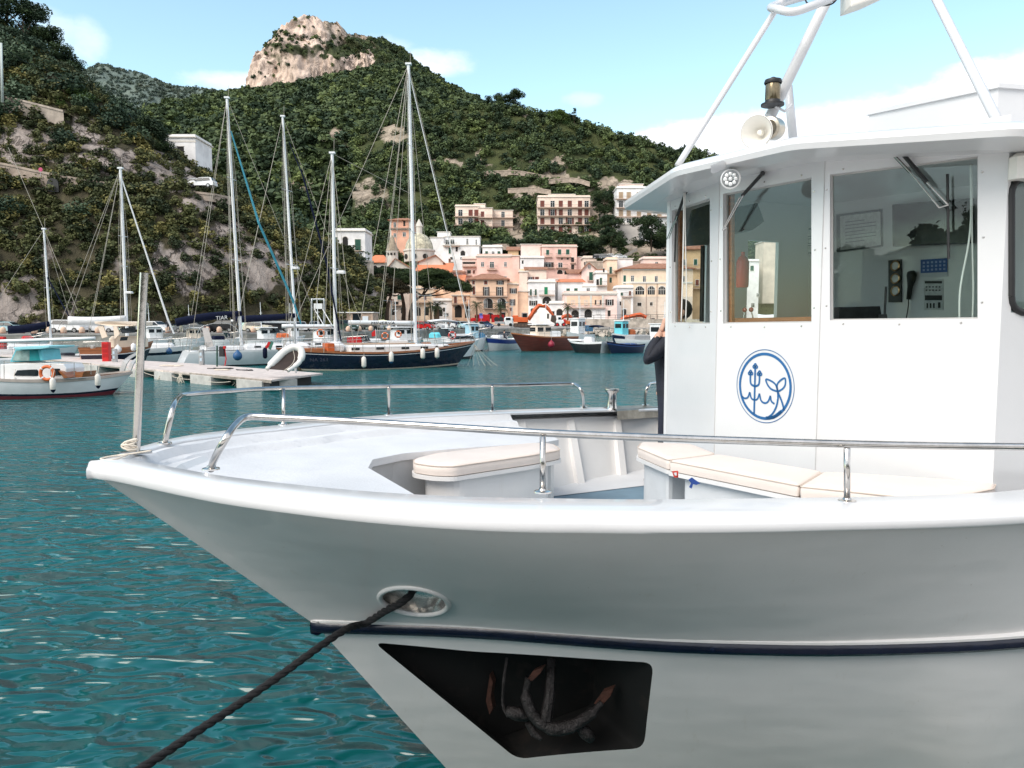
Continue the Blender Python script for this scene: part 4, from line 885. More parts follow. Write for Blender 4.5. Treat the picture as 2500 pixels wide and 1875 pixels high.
# ================================================================ the person behind the wheelhouse
def skin_body(name, joints, edges, mats, matfn, sub=2, parent=None):
    me = bpy.data.meshes.new(name); me.from_pydata([j[0] for j in joints], edges, []); o = link(bpy.data.objects.new(name, me))
    sk = o.modifiers.new('s', 'SKIN'); sv = me.skin_vertices[0].data if me.skin_vertices else None
    if sv is None:
        bm = bmesh.new(); bm.from_mesh(me); bm.verts.layers.skin.verify(); bm.to_mesh(me); bm.free(); sv = me.skin_vertices[0].data
    for i, j in enumerate(joints): sv[i].radius = j[1] if isinstance(j[1], tuple) else (j[1], j[1]); sv[i].use_root = i == 0
    o.modifiers.new('u', 'SUBSURF').levels = sub; bpy.context.view_layer.update()
    n = bpy.data.meshes.new_from_object(o.evaluated_get(bpy.context.evaluated_depsgraph_get())); o.modifiers.clear(); o.data = n
    n.materials.clear()
    for m_ in mats: n.materials.append(m_)
    for p in n.polygons: p.material_index = matfn(p.center); p.use_smooth = True
    if parent: n.transform(chain(parent).inverted()); o.parent = parent
    return o
PX, PY, PZ = 1.53, 7.72, 1.60
person = thing('person', (PX, PY, PZ), 'person in dark navy jacket and trousers holding a hand to the face beside the wheelhouse', 'person')
def h(x, y, z): return (PX+x, PY+y, PZ+z)
J = [(h(.02, 0, .95), (.15, .13)), (h(.0, 0, 1.15), (.15, .12)), (h(-.01, 0, 1.33), (.17, .13)), (h(0, 0, 1.44), (.12, .09)), (h(-.02, 0, 1.53), (.055, .055)), (h(.13, 0, 1.60), (.075, .08)), (h(.13, 0, 1.70), (.085, .09)), (h(.14, 0, 1.765), (.05, .06)),
     (h(0, -.17, 1.42), .075), (h(-.235, -.20, 1.21), .082), (h(-.15, -.16, 1.37), .062), (h(-.075, -.13, 1.50), .038),
     (h(.03, .18, 1.42), .065), (h(.05, .23, 1.14), .05), (h(-.02, .22, .92), .036), (h(-.03, .21, .84), .03),
     (h(0, -.095, .88), .095), (h(-.03, -.10, .48), .066), (h(-.03, -.10, .10), .05), (h(.02, .095, .88), .095), (h(.02, .10, .48), .066), (h(.05, .10, .10), .05)]
Ed = [(0, 1), (1, 2), (2, 3), (3, 4), (4, 5), (5, 6), (6, 7), (3, 8), (8, 9), (9, 10), (10, 11), (3, 12), (12, 13), (13, 14), (14, 15), (0, 16), (16, 17), (17, 18), (0, 19), (19, 20), (20, 21)]
SKIN = pbr('skin', (.62, .36, .26), .5, 0, .08, 20); JACK = pbr('navy_jacket', (.012, .014, .024), .75, 0, .3, 14, .4); TROU = pbr('dark_trousers', (.012, .015, .03), .8, 0, .3, 14, .3)
def pm(c):
    z = c.z-PZ; x = c.x-PX; y = c.y-PY
    if z > 1.50 and y > -.06: return 0
    if x < -.04 and y < -.06 and z > 1.455 and y < -.05: return 0
    if z < .88 and y > .15 and x < .02 and z > .78: return 0
    return 1 if z > .86 else 2
body = skin_body('body', J, Ed, [SKIN, JACK, TROU], pm, 2, person)
# raised hand: palm and five curled fingers, the thumb set on the side
wr = Vector(h(-.075, -.13, 1.50)); up = Vector((.25, .1, .95)).normalized(); out_ = Vector((-.9, -.1, .28)).normalized(); sdv = up.cross(out_)
fj = [(tuple(wr), .024), (tuple(wr+up*.045), (.038, .020)), (tuple(wr+up*.085), (.036, .016))]; fe = [(0, 1), (1, 2)]
for i, (off, ln) in enumerate(((-.032, .070), (-.011, .080), (.011, .076), (.032, .062))):
    b0 = wr+up*.09+sdv*off; k0 = len(fj); a = [b0, b0+up*ln*.45+out_*.004, b0+up*ln*.72-out_*.016, b0+up*ln*.84-out_*.04]
    fj += [(tuple(v), r_) for v, r_ in zip(a, (.0095, .009, .008, .007))]; fe += [(2, k0), (k0, k0+1), (k0+1, k0+2), (k0+2, k0+3)]
k0 = len(fj); a = [wr+up*.04-sdv*.036, wr+up*.07-sdv*.058-out_*.012, wr+up*.098-sdv*.055-out_*.03]
fj += [(tuple(v), r_) for v, r_ in zip(a, (.012, .0105, .009))]; fe += [(1, k0), (k0, k0+1), (k0+1, k0+2)]
skin_body('hand', fj, fe, [SKIN], lambda c: 0, 2, person)
MB().tube([wr+up*.05-out_*.03, wr+up*.125-out_*.035], .012, 8).build('held_phone', pbr('orange_case', (.65, .12, .03), .4), person)
hd = Vector(h(.135, 0, 1.69)); mb = MB().ball(hd+Vector((.02, 0, .03)), .098, 14, 0, 1.05); mb.build('hair', pbr('dark_hair', (.03, .02, .015), .7), person, 1)
MB().tube([hd+Vector((-.085, 0, .01)), hd+Vector((-.115, 0, -.02)), hd+Vector((-.09, 0, -.035))], [.012, .017, .012], 8).build('nose', SKIN, person, 1)
for s_ in (-1, 1):
    MB().ball(hd+Vector((-.085, s_*.032, .012)), .012, 8).build('eye', pbr('dark_eye', (.05, .04, .035), .3), person, 1)
    MB().ball(hd+Vector((.005, s_*.088, -.005)), .024, 8, 0, 1.4).build('ear', SKIN, person, 1)
MB().tube([hd+Vector((-.088, -.025, -.06)), hd+Vector((-.096, 0, -.06)), hd+Vector((-.088, .025, -.06))], .007, 6).build('mouth', pbr('lips', (.45, .2, .17), .5), person)
for (x, y) in ((-.03, -.10), (.05, .10)):
    c_ = Vector(h(x, y, 0)); mb = MB().tube(smoothpath([c_+Vector((.08, 0, .045)), c_+Vector((0, 0, .055)), c_+Vector((-.10, 0, .042)), c_+Vector((-.165, 0, .032)), c_+Vector((-.19, 0, .028))], 3), [.035, .042, .047, .05, .05, .05, .047, .045, .043, .04, .037, .03, .015], 10)
    mb.box(c_+Vector((-.05, 0, .006)), (.25, .08, .014)); mb.build('shoe', pbr('brown_leather', (.16, .055, .035), .5, 0, .3, 15), person, 50)
# ================================================================ harbour boats
HULLW = pbr('white_gelcoat', (.76, .76, .76), .3, 0, .06, 2, coat=.3); HULLG = pbr('pale_grey_gelcoat', (.62, .64, .66), .3, 0, .06, 2, coat=.3)
HULLN = pbr('navy_hull_paint', (.006, .009, .028), .2, 0, .2, 2, coat=.2); HULLR = pbr('mahogany_hull', (.10, .022, .015), .3, 0, .3, 3, coat=.4, aniso=(.3, .3, 4)); HULLK = pbr('black_hull', (.010, .010, .012), .3, 0, .2, 3, coat=.3)
BOOT = pbr('boot_stripe', (.55, .48, .38), .6); REDB = pbr('red_antifouling', (.16, .02, .03), .7, 0, .2, 3); DARKB = pbr('dark_antifouling', (.012, .012, .02), .7)
TEAK = pbr('varnished_teak', (.30, .105, .035), .35, 0, .25, 4, coat=.3, aniso=(1, 1, 5)); TEAKD = pbr('teak_deck', (.42, .27, .17), .7, 0, .15, 5)
NAVC = pbr('navy_canvas', (.005, .008, .026), .85, 0, .25, 6, .3, spec=.15); WHC = pbr('white_canvas', (.74, .74, .74), .8, 0, .08, 5, .3); ALU = pbr('mast_white', (.76, .77, .78), .35, 0, .04, 3); WIRE = pbr('rigging_wire', (.42, .38, .32), .5, .3)
DGL = pbr('dark_window_glass', (.012, .017, .021), .08, 0, .3, 3, spec=.4); TURQ = pbr('turquoise_paint', (.13, .52, .60), .4, 0, .1, 4); PEACH = pbr('cream_gelcoat', (.76, .64, .52), .4, 0, .05, 3)
ORNG = pbr('orange_buoy', (.62, .13, .03), .55, 0, .15, 6); REDP = pbr('red_paint', (.52, .012, .012), .4, 0, .1, 5); BLUEB = pbr('blue_buoy', (.02, .09, .22), .5, 0, .2, 6)
def hull_rows(L, B, fb, bands, bow_rake=.8, stern_rake=.3, transom=.6, ns=28, full=2.2, flare=.45):
    """local hull: x forward, origin amidships at the water. fb = freeboard (stern, mid, bow); bands = (depth share, material)"""
    rows = []; ws = [0, .06]+[b_[0] for b_ in bands for _ in (0, 1)]; ws = sorted(set([0, .05, .15, .3, .45, .6, .75, .9, 1.0]+[b_[0] for b_ in bands]))
    for i in range(ns+1):
        s = i/ns; x = (s-.5)*L
        sh = fb[1]+(fb[2]-fb[1])*max(0, (s-.45)/.55)**1.8+(fb[0]-fb[1])*max(0, (.45-s)/.45)**1.8
        hb = B/2*(1-max(0, (s-.42)/.58)**full)**.9 if s > .42 else B/2*(transom+(1-transom)*(1-((.42-s)/.42)**2))
        r = []
        for w_ in ws:
            z = sh*(1-w_)-.3*w_; k = (1-flare*(w_**1.6)*(.35+.65*s))
            xx = x+(bow_rake*(-w_))*max(0, (s-.55)/.45)**1.5+stern_rake*w_*max(0, (.35-s)/.35)**1.3
            r.append(Vector((xx, hb*k if i < ns else 0, z)))
        rows.append(r)
    return rows, ws
def boat_hull(root, L, B, fb, mats, bands, deckm, rail=None, name='hull', **kw):
    rows, ws = hull_rows(L, B, fb, bands, **kw); mb = MB(); n = len(ws)
    def bm_(w_):
        for b_, mi in bands:
            if w_ <= b_+1e-6: return mi
        return bands[-1][1]
    for side in (1, -1):
        k0 = len(mb.v); mb.v += [Vector((p.x, p.y*side, p.z)) for r in rows for p in r]
        for i in range(len(rows)-1):
            for j in range(n-1): mb.f.append((k0+i*n+j, k0+i*n+j+1, k0+(i+1)*n+j+1, k0+(i+1)*n+j)); mb.m.append(bm_(ws[j+1]))
    r0 = rows[0]; mb.add([(p.x, p.y, p.z) for p in r0]+[(p.x, -p.y, p.z) for p in r0], [(j, j+1, n+j+1, n+j) for j in range(n-1)], 0)
    h_ = mb.build(name, mats, root, 40, world=False)
    mb = MB(); mb.rows([[(r[0].x, r[0].y*.97, r[0].z-.05), (r[0].x, 0, r[0].z-.02), (r[0].x, -r[0].y*.97, r[0].z-.05)] for r in rows]); mb.build('deck', deckm, root, world=False)
    if rail:
        mb = MB()
        for side in (1, -1): mb.rows([[(r[0].x, r[0].y*side-.05*side, r[0].z+.0), (r[0].x, r[0].y*side-.05*side, r[0].z+.07), (r[0].x, r[0].y*side+.02*side, r[0].z+.07), (r[0].x, r[0].y*side+.025*side, r[0].z-.05)] for r in rows])
        mb.build('toe_rail', rail, root, world=False)
    return rows
def moored(name, stern, bow, label, cat='boat', group=None):
    """root Empty between two waterline points given as (px, distance); returns root, length, local->world"""
    a = P(stern[0], HOR, stern[1]); b_ = P(bow[0], HOR, bow[1]); a.z = b_.z = 0; d = b_-a
    root = thing(name, (a+b_)/2, label, cat, group, math.atan2(d.y, d.x)); return root, d.length
def loc(root, p): return chain(root).inverted() @ p
def at_x(root, px, x_hint_z, off=0.0):
    """point of the boat's centre line (shifted sideways by off) seen at column px, height z"""
    M_ = chain(root); o_ = M_ @ Vector((0, off, 0)); ax_ = M_.to_3x3() @ Vector((1, 0, 0)); u = (px-CX)/F
    t = (u*o_.y-o_.x)/(ax_.x-u*ax_.y); q = o_+ax_*t; return Vector((q.x, q.y, x_hint_z))
def zat(py, d): return CAMZ+(HOR-py)*d/F
def fender(p, r, ln, m_, label, tip=None, group='fenders hung along the boats', ring=0):
    o = MB().lathe([(.02, -ln/2-.03), (r*.6, -ln/2), (r, -ln/2+r*.6), (r, ln/2-r*.6), (r*.6, ln/2), (.02, ln/2+.04)], 14, 0, Matrix.Translation(p)).build('fender', m_, None, 40); tag(o, label, 'fender', group)
    if tip: MB().lathe([(.015, -ln/2-.09), (r*.5, -ln/2-.05), (r*.82, -ln/2+.02), (r*.9, -ln/2+.06)], 14, 0, Matrix.Translation(p)).build('fender_tip', tip, o, 40)
    MB().tube([p+Vector((0, 0, ln/2)), p+Vector((0, .15, ln/2+.35))], .012, 5).build('lanyard', WIRE, o)
def buoy(p, r, label, m_=None):
    o = MB().lathe([(.03, -r), (r*.55, -r*.86), (r*.9, -r*.45), (r, 0), (r*.85, r*.55), (r*.4, r*1.0), (.05, r*1.3), (.03, r*1.4)], 16, 0, Matrix.Translation(p)).build('buoy_fender', m_ or BLUEB, None, 1); tag(o, label, 'fender')
    MB().tube([p+Vector((0, 0, r*1.3)), p+Vector((0, .2, r*2+.4))], .012, 5).build('lanyard', WIRE, o)
def torus(c, R_, r, M3, n=28, m=8):
    mb = MB(); pts = [Vector(c)+M3 @ Vector((R_*math.cos(2*math.pi*i/n), R_*math.sin(2*math.pi*i/n), 0)) for i in range(n+1)]
    return mb.tube(pts, r, m, caps=False)
def lifebuoy(c, R_, label, m_=None):
    M3 = Matrix.Rotation(math.pi/2, 3, 'X'); o = torus(c, R_, R_*.25, M3).build('lifebuoy', m_ or ORNG, None, 1); tag(o, label, 'lifebuoy')
    for k_ in range(4):
        q = math.pi/4+k_*math.pi/2; cc_ = Vector(c)+M3 @ Vector((R_*math.cos(q), R_*math.sin(q), 0)); t_ = M3 @ Vector((-math.sin(q), math.cos(q), 0))
        MB().tube([cc_-t_*R_*.1, cc_+t_*R_*.1], R_*.27, 8, caps=False).build('band', WHC, o, 1)
def mast_rig(root, top, foot, r, stays, spreaders=(), extra=None, name='mast', m_=None):
    """top / foot world points; stays: world end points or (from, to)"""
    o = MB().tube([foot, top], [r*1.1, r*.85], 10).build(name, m_ or ALU, root, 40)
    MB().box(top+Vector((0, 0, .05)), (r*3.2, r*2.4, .12)).build('masthead', ALU, o); MB().tube([top+Vector((r, 0, 0)), top+Vector((r*1.2, 0, .9))], .012, 5).build('aerial', WIRE, o)
    for s_ in stays:
        a, b_ = s_ if isinstance(s_, tuple) else (top, s_); MB().tube([a, b_], .016, 5).build('stay', WIRE, o)
    ax_ = chain(root).to_3x3() @ Vector((0, 1, 0)); fx_ = chain(root).to_3x3() @ Vector((1, 0, 0))
    for f_, hw in spreaders:
        c_ = foot.lerp(top, f_); w_ = (ax_*.75+fx_*.55).normalized()*hw
        MB().tube([c_-w_, c_, c_+w_], .022, 6).build('spreader', ALU, o)
        MB().tube([top, c_+w_, foot+w_*1.15], .012, 4).build('stay', WIRE, o); MB().tube([top, c_-w_, foot-w_*1.15], .012, 4).build('stay', WIRE, o)
    return o
def boom(root, a, b_, r, cover, name='boom', sagk=0.0):
    pts = [a.lerp(b_, i/10)-Vector((0, 0, sagk*math.sin(math.pi*i/10))) for i in range(11)]
    return MB().tube(pts, [r*(.75+.35*math.sin(min(1, i/7)*math.pi/2)) for i in range(11)][::-1] if name != 'boom_tube' else r, 12).build(name, cover, root, 1)
def pulpit(root, rows, i0, i1, hgt, side=(1, -1), r=.014):
    mb = MB()
    for s_ in side:
        top = []
        for i in range(i0, i1+1):
            p = rows[i][0]; q = Vector((p.x, p.y*.94*s_, p.z)); top.append(q+Vector((0, 0, hgt)))
            if (i-i0) % 3 == 0: mb.tube([q, q+Vector((0, 0, hgt))], r, 5)
        mb.tube(top, r, 5); mb.tube([t_-Vector((0, 0, hgt*.45)) for t_ in top], r*.6, 4)
    return mb.build('guard_rail', STEEL, root, world=False)
# ---- the navy ketch
ket, KL = moored('ketch', (690, 50.5), (1150, 57.0), 'navy blue two masted sailing boat with varnished rail and long white boom', 'sailing boat')
kr = boat_hull(ket, KL*1.04, 3.9, (1.42, 1.12, 1.72), [TEAK, HULLN, BOOT, DARKB, WHC], [(.05, 0), (.10, 1), (.125, 4), (.74, 1), (.80, 2), (1.0, 3)], TEAKD, TEAK, bow_rake=1.7, stern_rake=1.6, transom=.45)
def klocal(x, y, z): return chain(ket) @ Vector((x, y, z))
def lbox(root, c, size, m_, name, b_=.05): return MB().cbox(c, size, b_).build(name, m_, root, world=False)
lbox(ket, (.4, 0, 1.38), (6.2, 2.3, .52), HULLW, 'coachroof', .12); lbox(ket, (-.2, 0, 1.68), (4.6, 1.7, .08), TEAKD, 'coachroof_deck'); lbox(ket, (3.9, 0, 1.42), (1.6, 1.6, .34), HULLW, 'fore_cabin', .1)
for x in (-2.3, -.6, 1.2, 2.6): 
    o = MB().box((x, -1.16, 1.40), (.55, .03, .16)).build('porthole', DGL, ket, world=False)
for x in (3.6, 4.4): MB().box((x, -.81, 1.45), (.35, .03, .12)).build('porthole', DGL, ket, world=False)
lbox(ket, (-3.9, -.4, 1.42), (.5, 1.2, .75), pbr('orange_canvas', (.5, .10, .02), .8), 'companionway_cover'); lbox(ket, (-3.3, .1, 1.55), (.9, 1.3, .55), WHC, 'spray_hood', .2); lbox(ket, (-5.2, 0, 1.28), (1.9, 1.9, .4), TEAK, 'cockpit_coaming', .06); lbox(ket, (-5.6, -.3, 1.6), (.9, .9, .45), WHC, 'cockpit_cover', .2); lbox(ket, (1.1, .2, 1.80), (1.5, .5, .2), HULLW, 'skylight'); lbox(ket, (3.2, 0, 1.66), (.6, .6, .14), TEAK, 'hatch')
pulpit(ket, kr, 1, 28, .58)
tp, ft = at_x(ket, 1002, 1.4), None
mt = at_x(ket, 1015, 1.3); top = P(997, 158, mt.y)
bowp = klocal(KL*.52, 0, 1.72); stp = klocal(-KL*.5, 0, 1.5)
mast_rig(ket, top, mt, .125, [bowp, (top.lerp(mt, .03), klocal(3.9, 0, 1.6)), stp, klocal(.2, 1.7, 1.2), klocal(-.2, -1.8, 1.2), klocal(-1.2, -1.85, 1.2), klocal(-2.6, -1.85, 1.2)], [(.42, 1.0), (.72, .85), (.15, .0)])
MB().tube([bowp+Vector((-.2, 0, .4)), top.lerp(mt, .02)], .035, 6).build('furled_jib', WHC, ket)
zt = zat(789, 54.5); bm_ = boom(ket, at_x(ket, 1008, zt), at_x(ket, 852, zt+.05), .155, ALU, 'boom_tube')
bd = (at_x(ket, 1008, zt)-at_x(ket, 852, zt)).normalized(); bc = at_x(ket, 934, zt)+Vector((bd.y, -bd.x, 0))*.158
text('MINERVA', .28, 'boom_lettering', pbr('black_lettering', (.02, .02, .025), .6), bm_, frame(bc, bd), .004, fit=1.72, shear=.12)
mz = at_x(ket, 820, 1.3); mtop = P(811, 375, mz.y)
mast_rig(ket, mtop, mz, .115, [stp, klocal(-2.2, 1.7, 1.2), klocal(-2.6, -1.8, 1.2), klocal(-4.6, -1.8, 1.2), (mtop, top.lerp(mt, .45)), klocal(-5.4, -1.7, 1.25)], [(.42, .8)])
MB().cbox(mz.lerp(mtop, .40)+Vector((.5, -.2, 0)), (.55, .5, .2), .06).build('radar_dome', HULLW, ket); 
MB().tube([at_x(ket, 838, 1.9)+Vector((0, -.6, 0)), P(797, 640, 52.0), P(740, 430, 52.0), P(705, 345, 52)], [.05, .075, .06, .02], 6).build('furled_staysail', NAVC, ket)
boom(ket, at_x(ket, 812, zat(797, 51.5)), at_x(ket, 690, zat(796, 51.5)), .13, ALU, 'boom_tube')
for i, (x, y, l) in enumerate(((888, 881, 'first white fender on the navy ketch, nearest its cockpit'), (955, 871, 'white fender with a blue tip on the side of the navy ketch'), (1032, 864, 'white fender on the navy ketch just right of the main mast'), (1067, 863, 'white fender on the navy ketch, nearest its bow'))):
    p = at_x(ket, x, zat(y, 52.5), -2.03); fender(p, .16, .68, pbr('cream_fender', (.72, .68, .62), .5), l, BLUEB if i == 1 else None)
mb = MB()
for i in range(6): mb.tube(sag(bowp+Vector((0, -.1, -.2)), bowp+Vector((-.6+i*.55, -.9-.3*(i % 2), -2.0)), .15), .014, 4)
mb.build('mooring_lines', WIRE, ket)
text('NA 263', .3, 'registration_lettering', pbr('faint_lettering', (.028, .032, .05), .6), ket, frame(klocal(-4.9, -1.72, .75), chain(ket).to_3x3() @ Vector((1, 0, 0))), .003, fit=1.15)
# ---- white yacht with the navy boom cover
def yacht(stern, bow, label, B, fb, mast_px, mast_top, d, mats, bands, stays_n=4, sp_=((.35, .9), (.68, .75)), **kw):
    r, L = moored('sailing_yacht', stern, bow, label, 'sailing yacht'); rows = boat_hull(r, L, B, fb, mats, bands, HULLW, bow_rake=1.0, stern_rake=kw.get('srake', -.7), transom=.8)
    lbox(r, (L*.08, 0, fb[1]+.18), (L*.42, B*.5, .42), HULLW, 'coachroof', .16); lbox(r, (-L*.27, 0, fb[1]+.16), (L*.25, B*.62, .3), HULLW, 'cockpit_coaming', .1)
    for i in range(4): MB().box((L*(-.04+.075*i), -B*.25-.01, fb[1]+.2), (L*.045, .03, .13)).build('porthole', DGL, r, world=False)
    pulpit(r, rows, 0, 28, .6)
    f_ = at_x(r, mast_px, fb[1]+.3); t_ = P(*mast_top, f_.y); W_ = chain(r)
    mast_rig(r, t_, f_, .105, [W_ @ Vector((L*.5, 0, fb[2])), W_ @ Vector((-L*.49, B*.25, fb[0])), W_ @ Vector((-L*.49, -B*.25, fb[0])), W_ @ Vector((loc(r, f_).x-.4, -B*.47, fb[1])), W_ @ Vector((loc(r, f_).x-.4, B*.47, fb[1])), W_ @ Vector((loc(r, f_).x-.9, -B*.47, fb[1]))], sp_)
    return r, L, rows, f_, t_
yb, L, rws, f_, t_ = yacht((452, 55.5), (800, 61), 'white sailing yacht with open stern and a lettered navy sail cover', 3.5, (1.1, 1.15, 1.35), 590, (554, 240), 57, [HULLG, HULLG, DARKB, HULLW], [(.1, 3), (.72, 0), (.80, 2), (1.0, 3)])
a = at_x(yb, 592, zat(772, 57.5)); b_ = at_x(yb, 432, zat(784, 57.5)); bmo = boom(yb, b_+Vector((0, 0, -.1)), a+Vector((0, 0, .2)), .26, NAVC, 'sail_cover', -.1)
d_ = (a-b_).normalized(); text('TIAR', .4, 'cover_lettering', WHC, bmo, frame(at_x(yb, 541, zat(778, 56.4))+Vector((d_.y, -d_.x, 0))*.30+Vector((0, 0, .05)), d_), .006, fit=.80, shear=.15)
MB().tube([t_.lerp(f_, .13)+Vector((.15, 0, 0)), P(632, 545, 57), P(716, 735, 58), P(738, 800, 58)], [.05, .085, .09, .04], 6).build('furled_jib', pbr('teal_sail_cover', (.03, .22, .30), .7, 0, .2, 6), yb)
W_ = chain(yb); lbox(yb, (-L*.5+.25, 0, .62), (.5, 2.5, 1.05), HULLW, 'stern_platform', .1)
MB().prism([P(493, 800, 55.3), P(508, 800, 55.3), P(522, 846, 54.9), P(503, 848, 54.9)], (.0, .06, .0)).build('gangplank', pbr('grey_gangplank', (.35, .33, .32), .6), yb)
MB().tube(smoothpath([P(478, 840, 56), P(490, 800, 56), P(540, 788, 56.5), P(575, 800, 57), P(600, 845, 57.5)], 5), .03, 6).build('bimini_frame', STEEL, yb, 1)
buoy(P(580, 869, 54.6), .32, 'large blue ball fender on the side of the white yacht'); fender(P(647, 862, 56.0), .16, .75, NAVC, 'slim navy fender hanging at the bow end of the white yacht', group=None)
o = MB().prism([P(646, 850, 56.2), P(655, 834, 56.2), P(662, 836, 56.2), P(652, 852, 56.2)], (0, .03, 0)).build('flag', REDP); tag(o, 'furled red and green flag on the rail above the navy fender', 'flag'); MB().prism([P(655, 852, 56.2), P(661, 832, 56.2), P(668, 836, 56.2), P(661, 854, 56.2)], (0, .03, 0)).build('green_fold', pbr('green_cloth', (.05, .16, .12), .8), o)
# ---- second yacht behind
yc, L, rws, f_, t_ = yacht((560, 63), (900, 67), 'white sailing yacht moored behind, its navy boom cover reaching to the second tall mast', 3.4, (1.2, 1.15, 1.4), 724, (690, 285), 64, [HULLW, HULLW, DARKB], [(.8, 0), (.84, 2), (1.0, 1)])
boom(yc, at_x(yc, 572, zat(780, 64)), at_x(yc, 722, zat(770, 64)), .26, NAVC, 'sail_cover', .05); boom(yc, at_x(yc, 566, zat(783, 64)), at_x(yc, 722, zat(787, 64)), .09, ALU, 'boom_tube')
MB().cbox(f_.lerp(t_, .335)+Vector((.35, -.2, 0)), (.6, .5, .2), .06).build('radar_dome', HULLW, yc)
# ---- yacht with the tilted furled sail
ya, L, rws, f_, t_ = yacht((330, 61), (520, 63), 'white sailing yacht with a dark side stripe behind the pontoon, sail rolled on its forestay', 3.2, (1.1, 1.05, 1.3), 350, (330, 420), 62, [HULLG, HULLN, HULLW], [(.28, 2), (.42, 1), (.9, 0), (1.0, 1)]) if False else (None,)*5
ya, L = moored('sailing_yacht', (205, 60), (475, 63), 'white sailing yacht with a dark side stripe and white sail cover', 'sailing yacht'); W_ = chain(ya)
rws = boat_hull(ya, L, 3.2, (1.05, 1.1, 1.35), [HULLG, HULLN, HULLW], [(.25, 2), (.40, 1), (.9, 0), (1.0, 1)], HULLW, bow_rake=1.0, transom=.7); lbox(ya, (L*.1, 0, 1.3), (L*.4, 1.7, .42), HULLW, 'coachroof', .16); pulpit(ya, rws, 0, 28, .6)
f_ = at_x(ya, 312, 1.4); t_ = P(294, 412, f_.y)
mast_rig(ya, t_, f_, .115, [W_ @ Vector((-L*.49, .6, 1.1)), W_ @ Vector((-L*.49, -.6, 1.1)), at_x(ya, 150, 1.6), at_x(ya, 130, 1.6), W_ @ Vector((loc(ya, f_).x-.4, -1.5, 1.1))], ((.45, .35), (.62, .5)))
MB().tube([t_.lerp(f_, .04), P(410, 780, f_.y+1), P(425, 815, f_.y+1.2)], [.05, .075, .06], 6).build('furled_jib', WHC, ya)
boom(ya, at_x(ya, 170, zat(783, 61)), at_x(ya, 310, zat(777, 61)), .30, WHC, 'sail_cover', .12); MB().cbox(f_.lerp(t_, .30)+Vector((.35, -.1, 0)), (.5, .4, .16), .05).build('radar_dome', HULLW, ya)
buoy(P(413, 858, 58.8), .22, 'small blue ball fender on the striped white yacht')
# ---- small yacht far left with navy cover
yf, L = moored('sailing_yacht', (-90, 62), (190, 66), 'small white sailing yacht with a short mast and peaked navy boom cover', 'sailing yacht'); W_ = chain(yf)
rws = boat_hull(yf, L, 2.9, (1.0, .95, 1.2), [HULLW, DARKB], [(.8, 0), (1.0, 1)], HULLW, transom=.75); lbox(yf, (L*.06, 0, 1.15), (L*.4, 1.6, .4), HULLW, 'coachroof', .14); pulpit(yf, rws, 0, 28, .6)
f_ = at_x(yf, 126, 1.2); t_ = P(107, 560, f_.y); mast_rig(yf, t_, f_, .09, [W_ @ Vector((L*.5, 0, 1.2)), W_ @ Vector((-L*.49, 0, 1.0)), P(190, 760, 64), P(20, 360, 66)], ((.5, .4),))
boom(yf, at_x(yf, 22, zat(805, 64)), at_x(yf, 124, zat(790, 64)), .3, NAVC, 'sail_cover', .12); MB().tube([t_.lerp(f_, .4), P(170, 775, 64.5)], .05, 6).build('furled_jib', NAVC, yf)
# ---- navy wooden cruiser with cream wheelhouse
cr, L = moored('motor_cruiser', (188, 55.5), (372, 58), 'navy hulled motor cruiser with varnished topsides, cream cabin and long cream hardtop', 'motor cruiser'); W_ = chain(cr)
rws = boat_hull(cr, L, 3.0, (1.25, 1.25, 1.7), [TEAK, HULLN, HULLW], [(.22, 0), (.26, 2), (1.0, 1)], TEAKD, TEAK, transom=.8)
def pq(px, py, d): return P(px, py, d)
lbox(cr, (.8, 0, 1.75), (L*.5, 2.0, .8), PEACH, 'cabin', .2)
MB().prism([pq(229, 785, 55), pq(265, 784, 55), pq(335, 786, 55.6), pq(335, 796, 55.6), pq(270, 797, 55), pq(232, 791, 55)], (.2, 2.0, 0)).build('hardtop', PEACH, cr, bevel=.05)
MB().prism([pq(238, 795, 55.1), pq(251, 796, 55.1), pq(262, 822, 55.1), pq(249, 826, 55.1)], (.0, .12, 0)).build('roof_support', PEACH, cr); MB().prism([pq(276, 797, 55.1), pq(285, 797, 55.1), pq(292, 815, 55.1), pq(280, 828, 55.1)], (.0, .12, 0)).build('roof_support', PEACH, cr)
MB().prism([pq(292, 803, 55.2), pq(330, 798, 55.4), pq(330, 812, 55.4), pq(298, 814, 55.2)], (.0, .04, 0)).build('cabin_window', DGL, cr); MB().prism([pq(295, 823, 55.0), pq(312, 822, 55.0), pq(310, 831, 55.0), pq(292, 832, 55.0)], (.0, .04, 0)).build('cabin_window', DGL, cr)
fender(P(326, 848, 54.6), .17, .5, WHC, 'square white fender at the bow of the navy motor cruiser', group=None); buoy(P(288, 853, 54.8), .24, 'white ball fender at the stern of the navy motor cruiser', WHC)
